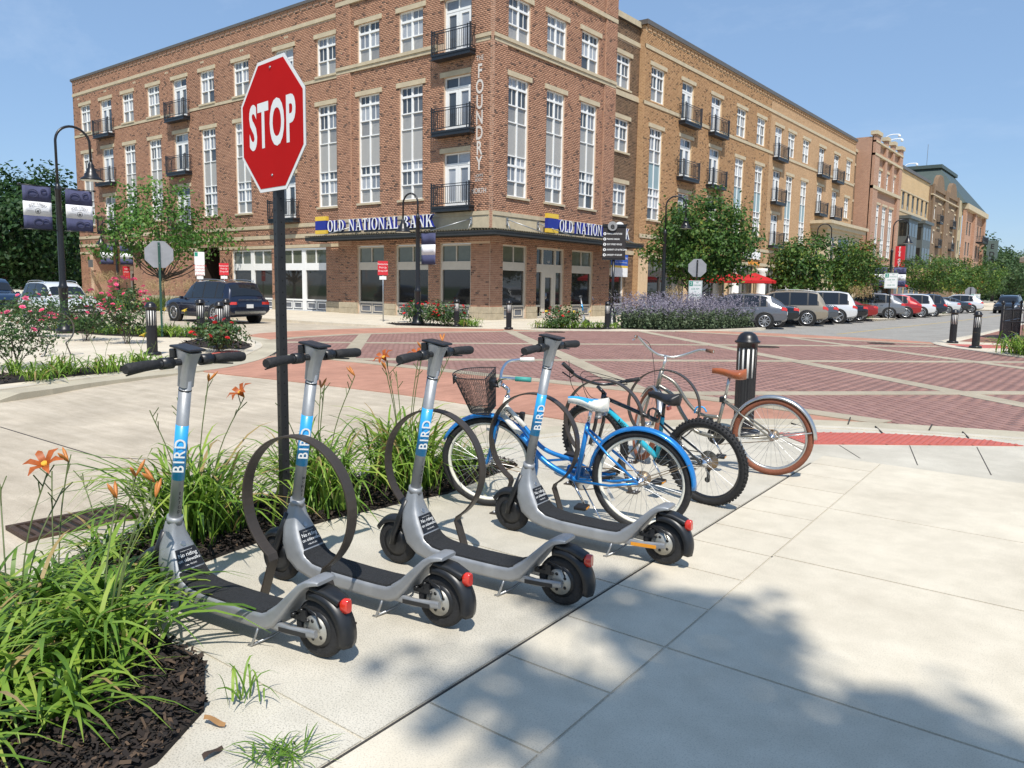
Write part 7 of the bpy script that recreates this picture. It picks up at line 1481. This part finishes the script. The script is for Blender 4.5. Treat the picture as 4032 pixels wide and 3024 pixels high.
# the tree behind the photographer that shades the lower right
# ---- strap leaved lilies
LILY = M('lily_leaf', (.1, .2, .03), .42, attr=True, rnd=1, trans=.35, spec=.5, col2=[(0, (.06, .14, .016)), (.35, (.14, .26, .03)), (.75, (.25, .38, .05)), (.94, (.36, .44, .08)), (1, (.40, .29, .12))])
STALK = M('lily_stalk', (.10, .13, .04), .6); PETAL = M('lily_petal_orange', (.42, .10, .018), .5, trans=.3, var=.35, scale=30); PETY = M('lily_throat', (.65, .34, .03), .5); BUD = M('lily_bud', (.45, .16, .03), .5, var=.3, scale=30); YELF = M('yellow_lily_petal', (.78, .55, .05), .5, trans=.3)
def blades(n, h, spread, wid, lean=(0, 0), seg=7, base=.08):
    Vs = []; Fs = []; Rs = []; off = 0
    for i in range(n):
        a = rng.uniform(0, 2*PI); b0 = np.array([rng.normal(0, base), rng.normal(0, base), 0]); L_ = h*rng.uniform(.65, 1.25); out = spread*rng.uniform(.25, 1.15); w_ = 1.45*wid*rng.uniform(.6, 1.2); droop = rng.uniform(.45, 1.15)
        d = np.array([math.cos(a)+lean[0], math.sin(a)+lean[1], 0]); d /= np.linalg.norm(d); tw = rng.uniform(-.5, .5); sd = np.array([-d[1], d[0], tw*.6]); V = []
        for k in range(seg+1):
            s = k/seg; x = out*(s**1.5); z = L_*(1.0*s-.62*droop*s**2.6)-(out*.25*droop*s**4); ww = w_*(.55+.9*s)*(1-s**2.2)+.0006; c = b0+d*x+np.array([0, 0, max(z, .012)]); V += [c-sd*ww, c+sd*ww]
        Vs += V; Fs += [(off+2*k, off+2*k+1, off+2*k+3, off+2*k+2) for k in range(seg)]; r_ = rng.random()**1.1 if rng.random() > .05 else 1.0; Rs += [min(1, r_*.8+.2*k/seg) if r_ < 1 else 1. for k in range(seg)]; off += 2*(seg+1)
    return np.array(Vs), np.array(Fs), np.array(Rs)
def lily(loc, n, h, spread, wid, label, stalks=(), group='daylily clumps', lean=(0, 0), flower=PETAL, base=.08):
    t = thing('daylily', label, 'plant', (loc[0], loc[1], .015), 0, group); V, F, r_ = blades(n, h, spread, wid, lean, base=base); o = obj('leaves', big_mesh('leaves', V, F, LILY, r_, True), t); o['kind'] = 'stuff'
    for dx, dy, hh, kind in stalks:
        mb = MB(); e = Vector((dx, dy, hh)); mb.tube(bez([(dx*.15, dy*.15, 0), (dx*.5, dy*.5, hh*.6), e], 4), .0035, 5)
        for k in range(3): b_ = Vector((dx*.8, dy*.8, hh*.85)).lerp(e, k/3); mb.tube([b_, b_+Vector((random.uniform(-.05, .05), random.uniform(-.05, .05), .06))], .003, 4)
        st = mb.build('flower_stalk', STALK, t)
        if kind == 'b':
            for k in range(2): dv = Vector((random.uniform(-1, 1), random.uniform(-1, 1), .9)).normalized(); mb = MB(); mb.tube([e, e+dv*.03, e+dv*.06, e+dv*.085], [.003, .008, .009, .002], 6); mb.build('bud', BUD, st)
        if kind == 'f':
            mb = MB(); ax = Vector((random.uniform(-.4, .4), random.uniform(-.6, 0), .7)).normalized(); u = ax.orthogonal().normalized(); v = ax.cross(u)
            for k in range(6):
                a = k*PI/3; rad = u*math.cos(a)+v*math.sin(a); sd = ax.cross(rad); P = [e, e+ax*.045+rad*.018, e+ax*.07+rad*.055, e+ax*.055+rad*.09]; W_ = [.004, .014, .016, .002]; V = []
                for p_, w2 in zip(P, W_): V += [p_-sd*w2, p_+sd*w2]
                mb.add(V, [(0, 1, 3, 2), (2, 3, 5, 4), (4, 5, 7, 6)], 0, True)
            mb.build('flower', flower, st); mb = MB(); mb.tube([e, e+ax*.05], [.004, .014], 6); mb.build('throat', PETY, st)
    return t
GL = 'daylily clumps in the near bed'
lily((-4.5, 2.55), 270, .86, .78, .0085, 'daylily clump behind the nearest scooter stem', [(.05, .1, .98, 'b'), (-.12, .0, .85, ''), (.2, .25, .88, 'f'), (-.2, -.15, .8, ''), (.1, -.1, .92, '')], GL, base=.13)
lily((-4.45, 3.45), 250, .82, .70, .008, 'daylily clump round the stop sign post', [(-.05, .1, .85, 'b'), (.12, .0, .9, ''), (.2, .2, .95, 'b'), (-.1, -.2, .75, '')], GL, base=.12)
lily((-4.42, 4.3), 270, .88, .72, .008, 'flowering daylily clump behind the third scooter', [(-.1, -.1, 1.0, 'f'), (.05, .1, 1.02, 'f'), (.2, .0, 1.1, 'b'), (.25, .25, 1.05, 'b'), (-.2, .1, .9, ''), (.12, .3, 1.15, 'b'), (0, -.2, .95, 'b')], GL, base=.13)
lily((-4.5, 5.05), 90, .36, .42, .007, 'small daylily clump at end of bed by blue bicycle wheel', [], GL)
lily((-4.5, 2.0), 60, .26, .34, .008, 'daylily clump between the storm drain and first scooter', [(-.25, 0, .45, '')], GL)
lily((-3.30, 1.42), 150, .50, .55, .0095, 'foremost daylily clump in front of the nearest scooter', [(-.2, .2, .62, 'b'), (.05, .25, .66, 'b'), (.12, .12, .55, ''), (-.05, .3, .7, 'b')], GL, base=.10)
lily((-3.85, 1.28), 170, .50, .55, .0095, 'daylily clump at lower left, left of the foremost one', [(.0, .2, .72, 'f'), (-.1, .3, .6, ''), (-.3, .1, .62, 'b')], GL, base=.13)
lily((-3.35, .95), 150, .44, .55, .0095, 'daylily clump at the bottom left corner of the bed', [], GL, base=.12)
lily((-2.95, 1.12), 60, .32, .42, .009, 'thin lily tuft spilling over mulch at the bottom left', [], GL, base=.07)
lily((-4.05, 1.55), 70, .32, .40, .0085, 'daylily clump at left edge above the bottom corner', [(-.2, .1, .62, ''), (0, .1, .7, 'b')], GL, base=.1)
lily((-3.05, .62), 130, .42, .5, .0095, 'daylily clump lowest in the picture at the bottom left', [], GL, base=.12)
lily((-3.62, 1.62), 110, .5, .5, .009, 'daylily clump just left of the foremost one, touching the slab', [(.1, .1, .7, 'b')], GL, base=.1)
lily((-3.9, .82), 120, .42, .5, .009, 'daylily clump cut by the left edge of the picture', [], GL, base=.12)
wd = thing('weed_tuft', 'small grass weed growing from the slab joint at the bottom', 'plant', (-2.14, 1.5, 0)); V, F, r_ = blades(70, .07, .16, .0022, base=.05, seg=5); o = obj('leaves', big_mesh('leaves', V, F, LILY, r_*.6, True), wd); o['kind'] = 'stuff'
wd = thing('weed_tuft', 'sparse weed sprout at the edge of mulch and slab', 'plant', (-2.55, 1.62, 0)); V, F, r_ = blades(14, .22, .15, .004, base=.03, seg=5); obj('leaves', big_mesh('leaves', V, F, LILY, r_*.8, True), wd)['kind'] = 'stuff'
for (x, y), rot_, lab in (((-2.50, 1.47), .4, 'curled tan dry leaf on the slab corner by the mulch'), ((-2.33, 1.36), 1.8, 'dark dry leaf on the slab at the bottom')):
    mb = MB(); V = []
    for i in range(6):
        s = i/5; w2 = .016*math.sin(PI*(.08+.84*s)); V += [(-.045+.09*s, -w2, .012+.012*math.sin(s*5)), (-.045+.09*s, w2, .018+.01*math.cos(s*4))]
    mb.add(V, [(2*i, 2*i+1, 2*i+3, 2*i+2) for i in range(5)], 0, True); o = mb.build('dry_leaf', M('dry_leaf', (.30, .16, .06) if rot_ < 1 else (.05, .03, .02), .8), None, (x, y, .0)); o.rotation_euler = (0, 0, rot_); tag(o, lab, 'leaf')
lf = 'lilies on the left corner'
for (u_, v_, h, n), lab in (((170, 1500, .42, 70), 'lily clump lowest at the left corner kerb'), ((390, 1478, .52, 80), 'lily clump below the lone ring rack'), ((640, 1470, .5, 70), 'lily clump left of the nearest scooter handlebar'), ((860, 1455, .5, 70), 'lily clump with one yellow flower behind the scooter grip'), ((70, 1480, .42, 50), 'lily clump under the pink rose at the left edge'), ((930, 1450, .4, 50), 'lily clump at the kerb end by the red tactile tile')):
    u_ = u_*.63 if u_ > 300 else u_; p = G(u_, v_*1.0); lily((p.x, p.y), n, h, h*1.0, .010, lab, [(-.2, -.1, h*1.2, ''), (.1, .1, h*1.15, 'f' if 'yellow' in lab else '')], lf, flower=YELF, base=.14)
for i, (x, y) in enumerate(((-23.3, 11.7), (-22.5, 12.0), (-21.8, 12.3), (-24.2, 11.4), (-25.0, 11.3), (-21.2, 12.6), (-26.3, 11.3), (-27.2, 11.2), (-23.0, 12.5))):
    lily((x, y), 80, .55, .55, .013, 'lily clump in the planting behind the left walk, %s from the right' % 'fifth third second sixth seventh first eighth ninth fourth'.split()[i], [(.1, 0, .75, 'f' if i in (0, 1, 2) else ''), (-.2, .1, .7, 'f' if i in (1, 2) else '')], 'lilies in the planting behind the left walk', flower=YELF, base=.2)
# ---- roses
ROSEL = M('rose_leaf', (.05, .1, .025), .45, attr=True, rnd=1, trans=.25, col2=[(0, (.025, .06, .016)), (.6, (.06, .125, .03)), (.9, (.12, .18, .05)), (1, (.16, .08, .04))]); PINK = M('pink_rose', (.80, .13, .25), .6, rnd=.3, trans=.2); REDR = M('red_rose', (.60, .03, .035), .6, rnd=.3, trans=.2)
_bm = {}
def blossom(mat, r_):
    k = (mat.name, r_)
    if k not in _bm:
        mb = MB()
        for ring, (nn, rr, z) in enumerate(((5, 1, 0), (5, .65, .25), (4, .35, .4))):
            for i in range(nn): a = 2*PI*i/nn+ring*.6; c, s = math.cos(a), math.sin(a); mb.add([(0, 0, z*r_*.3), (rr*r_*.7*c-rr*r_*.45*s, rr*r_*.7*s+rr*r_*.45*c, z*r_+.2*r_), (rr*r_*1.1*c, rr*r_*1.1*s, z*r_+.35*r_), (rr*r_*.7*c+rr*r_*.45*s, rr*r_*.7*s-rr*r_*.45*c, z*r_+.2*r_)], [(0, 1, 2, 3)], 0, True)
        _bm[k] = mb.mesh('blossom', mat)
    return _bm[k]
def rose(loc, h, rx, nl, nf, mat, br, label, group, ls=.035, tall=False):
    t = thing('rose_bush', label, 'rose bush', (loc[0], loc[1], 0), 0, group); P, D, K, bri = crown_pts((0, 0, h*.55), rx, rx, h*.45, max(12, nl//30), 30, rx*.16, .4); P[:, 2] = np.maximum(P[:, 2], .05); V, F = leaf_quads(P, ls, dirs=D)
    o = obj('leaves', big_mesh('leaves', V, F, ROSEL, np.clip(.45+bri+rng.normal(0, .22, len(P)), 0, 1)), t); o['kind'] = 'stuff'; mb = MB()
    for i in range(9): e = Vector(K[i % len(K)]); mb.tube(bez([(random.uniform(-.08, .08), random.uniform(-.08, .08), 0), e*.5+Vector((0, 0, .1)), e], 3), .008, 5)
    mb.build('stems', BARK, t); me = blossom(mat, br)
    for i in range(nf):
        a = rng.uniform(0, 2*PI); zz = rng.uniform(.45, 1.05); q_ = math.sqrt(max(.04, 1-((zz-.55)/.52)**2)); obj('blossom', me, t, (rx*q_*math.cos(a), rx*q_*math.sin(a), h*zz), rng.uniform(0, 6), None).rotation_euler = (rng.uniform(-.7, .7), rng.uniform(-.7, .7), rng.uniform(0, 6))
    return t
p = G(70, 1455); rose((p.x-.15, p.y), 1.25, .78, 2600, 16, PINK, .055, 'pink rose bush at the left edge nearest the kerb', 'rose bushes left', .032)
for u_, D_, h, rx, nf, mat, lab in ((500, 22.6, 1.62, .62, 60, PINK, 'tall rose bush full of pink blossom left of a bollard'), (340, 24, 1.35, .72, 14, PINK, 'rose bush with few pink flowers right of the lamp base'), (130, 26, 1.2, .8, 7, PINK, 'pale rose bush left of the lone ring rack'), (860, 19.6, .78, .62, 14, REDR, 'red rose bush around the left corner bollard')):
    p = at(u_, 1300, D_); rose((p.x, p.y), h, rx, 1500, nf, mat, .06, lab, 'rose bushes left', .045)
for x, y, h, rx, nf, lab in ((-22.9, 23.3, .95, .95, 22, 'left rose bush in the red bed before the bank'), (-22.0, 23.8, .9, .9, 18, 'right rose bush in the red bed before the bank'), (-18.0, 26.2, .85, .75, 14, 'rose bush in the small bed before bank door')): rose((x, y), h, rx, 1300, nf, REDR, .07, lab, 'rose bushes before the bank', .055)
for (x, y), wh in zip(((-21.3, 23.9), (-20.9, 24.1), (-21.6, 24.3)), ('middle', 'rightmost', 'leftmost')): lily((x, y), 70, .5, .5, .014, wh+' lily clump at right end of the red rose bed', (), 'lilies in the rose bed by the bank', base=.22)
for x, y, s, wh in ((-18.4, 25.6, 1, 'leftmost'), (-17.6, 26.4, 1, 'middle'), (-17.2, 27.0, 1, 'fourth'), (-16.6, 27.4, .9, 'rightmost'), (-18.0, 25.9, .8, 'second')): lily((x, y), 70, .5*s, .5*s, .014, wh+' lily clump from the left in the small bed before the bank door', [(.1, 0, .62, 'f')] if s == 1 else (), 'lilies in the small bed by the bank door', flower=YELF, base=.22)
for x, y, wh in ((-2.3, 25.3, 'leftmost'), (-1.7, 24.8, 'frontmost'), (-1.5, 25.6, 'rearmost')): lily((x, y), 120, .85, .7, .016, wh+' big lily clump at the right edge before the fence', [(.1, 0, .9, 'f')], 'lilies at the right edge', base=.25)
# ---- russian sage, ornamental grasses
SAGEL = M('sage_foliage', (.1, .14, .07), .8, attr=True, rnd=1, col2=[(0, (.05, .085, .035)), (.5, (.10, .145, .07)), (1, (.17, .21, .13))], trans=.2); SAGEF = M('sage_flower', (.24, .17, .36), .8, attr=True, rnd=1, col2=[(0, (.17, .15, .195)), (.6, (.26, .235, .30)), (1, (.37, .35, .39))], trans=.2)
def sage(poly, n, h, label, group, dens=1.):
    x0, x1 = min(p[0] for p in poly), max(p[0] for p in poly); y0, y1 = min(p[1] for p in poly), max(p[1] for p in poly); P = np.column_stack([rng.uniform(x0, x1, n*3), rng.uniform(y0, y1, n*3)]); P = P[inpoly(P, poly)][:n]; n = len(P)
    Vs, Fs, Rs = [], [], []; Vf, Ff, Rf = [], [], []
    H = h*rng.uniform(.55, 1.15, n); d = rng.normal(0, .32, (n, 2))+np.array([.10, -.12]); L_ = []; 
    m_ = 26; s = rng.random((n, m_)); top = s > .58
    C = np.zeros((n, m_, 3)); C[:, :, :2] = P[:, None, :]+d[:, None, :]*(s**1.3)[:, :, None]*H[:, None, None]; C[:, :, 2] = s*H[:, None]; C += rng.normal(0, .025, C.shape)
    Cl = C[~top]; Cf = C[top]; Vl, Fl = leaf_quads(Cl, .055, up=.1); o = thing('sage_bed', label, 'plants', group=group); a = obj('foliage', big_mesh('foliage', Vl, Fl, SAGEL, rng.random(len(Cl))), o); a['kind'] = 'stuff'
    Vf, Ff = leaf_quads(Cf, .032, up=.1); b = obj('flower_spikes', big_mesh('flower_spikes', Vf, Ff, SAGEF, rng.random(len(Cf))), o); b['kind'] = 'stuff'
    return o
sage([(-16.4, 27.8), (-14.6, 28.5), (-13.5, 31), (-13.0, 34.0), (-17.2, 34.1), (-17.5, 31)], 1700, 1.35, 'wide bed of purple flowering sage at the bank corner', 'sage beds'); sage([(-16.5, 68.6), (-12, 68.8), (-11.7, 72.6), (-16.5, 72.8)], 420, 1.1, 'distant purple sage bed after the dark navy SUV', 'sage beds')
PLUME = M('grass_plume', (.50, .36, .19), .9, attr=True, rnd=1, col2=[(0, (.35, .24, .11)), (1, (.60, .46, .26))], trans=.3); TALLG = M('tall_grass_leaf', (.12, .2, .04), .7, attr=True, rnd=1, col2=[(0, (.06, .11, .02)), (1, (.20, .26, .07))], trans=.3)
def ograss(x, y, h, label, n=240, spread=.45, group='ornamental grass clumps'):
    t = thing('ornamental_grass', label, 'grass', (x, y, 0), 0, group); V, F, r_ = blades(n, h*.85, spread, .008, base=.22, seg=4); obj('blades', big_mesh('blades', V, F, TALLG, r_), t)['kind'] = 'stuff'; a = rng.uniform(0, 2*PI, 90); rr = rng.uniform(.05, spread, 90); z = h*rng.uniform(.8, 1.12, 90); C = np.repeat(np.column_stack([rr*np.cos(a), rr*np.sin(a), z]), 9, 0); C[:, 2] += np.tile(np.linspace(-.18, .12, 9), 90); C += rng.normal(0, .012, C.shape); V, F = leaf_quads(C, .028, up=0); obj('plumes', big_mesh('plumes', V, F, PLUME, rng.random(len(C))), t)['kind'] = 'stuff'
for x, y, lab in ((-13.2, 53.2, 'tall feathery grass clump between the red sedan and grey SUV'), (-13.7, 52.6, 'tall feathery grass clump behind the one at the parking island'), (-16.5, 33.2, 'feathery grass showing in front of the dark grey crossover')): ograss(x, y, 1.75 if x > -15 else 1.5, lab)
for i, (u_, D_, lab) in enumerate(((395, 55, 'tall tan grass clump at left end of the red building'), (430, 55, 'tall tan grass clump before the arcade door'), (460, 54, 'tall grass clump left of the distant lamp'), (595, 50, 'grass clump below the wall notice'), (640, 48, 'grass clump left of the young tree trunk'), (740, 47, 'grass clump left of the white parking signs'))): p = at(u_, 1170, D_); ograss(p.x, p.y, 1.9 if D_ > 52 else 1.5, lab, spread=.8)
for i in range(12): p = at(410+i*32, 1200, 52-i*.45); lily((p.x, p.y), 60, .7, .7, .02, 'low leafy clump along the far kerb, %s from the left' % 'first second third fourth fifth sixth seventh eighth ninth tenth eleventh twelfth'.split()[i], (), 'low plants along the far kerb', base=.4)
# tree behind the photographer whose shade falls on the plaza
def shade_tree():
    S_ = [(2000+a*.9186, 1800+b*.9186) for a, b in ((330, 610), (480, 630), (640, 665), (800, 705), (890, 800), (960, 745), (60, 1030), (-60, 1010), (870, 930), (960, 985), (450, 1110), (640, 1170), (880, 1190), (1080, 1240), (700, 1290), (400, 1300), (950, 1330), (1180, 1320), (1590, 1180), (1820, 1230), (1720, 1310), (1960, 1330), (1500, 1340), (2150, 1400), (750, 1110))]
    C = []
    for k, (a, b) in enumerate(S_):
        g = G(a, b); z = 11.6+2.6*((k*37) % 11)/10; C.append(g+sdir*(z/sdir.z))
    for k in range(24):
        gx, gy = random.uniform(-.6, 1.8), random.uniform(-2.8, -.6); z = random.uniform(11, 15.5); C.append(Vector((gx, gy, 0))+sdir*(z/sdir.z))
    base = Vector((5.6, -6.6, 0)); t = thing('plaza_tree', 'plaza shade tree behind the viewpoint, seen only by its dappled shade', 'tree', base)
    K = np.array([list(c-base) for c in C]); n = len(K); per = 60; P = (K[:, None, :]+rng.normal(size=(n, per, 3))*np.array([.17, .17, .15])).reshape(-1, 3); V, F = leaf_quads(P, .11); obj('crown', big_mesh('crown', V, F, LEAF['street'], rng.random(len(P))), t)
    mb = MB(); mb.tube(bez([(0, 0, 0), (.05, 0, 4), (0, 0, 8), (0, .1, 12.5)], 4), [lerp(.22, .07, i/12) for i in range(13)], 10); mb.build('trunk', BARK, t); lm = MB()
    for k in range(0, n, 2): e = Vector(K[k]); s0 = Vector((0, 0, random.uniform(7, 10.5))); lm.tube(bez([s0, s0.lerp(e, .5)+Vector((0, 0, -.2)), e], 3), [.05, .045, .04, .032, .025, .018, .01], 5, cap=False)
    lm.build('limbs', BARK, t)
shade_tree()
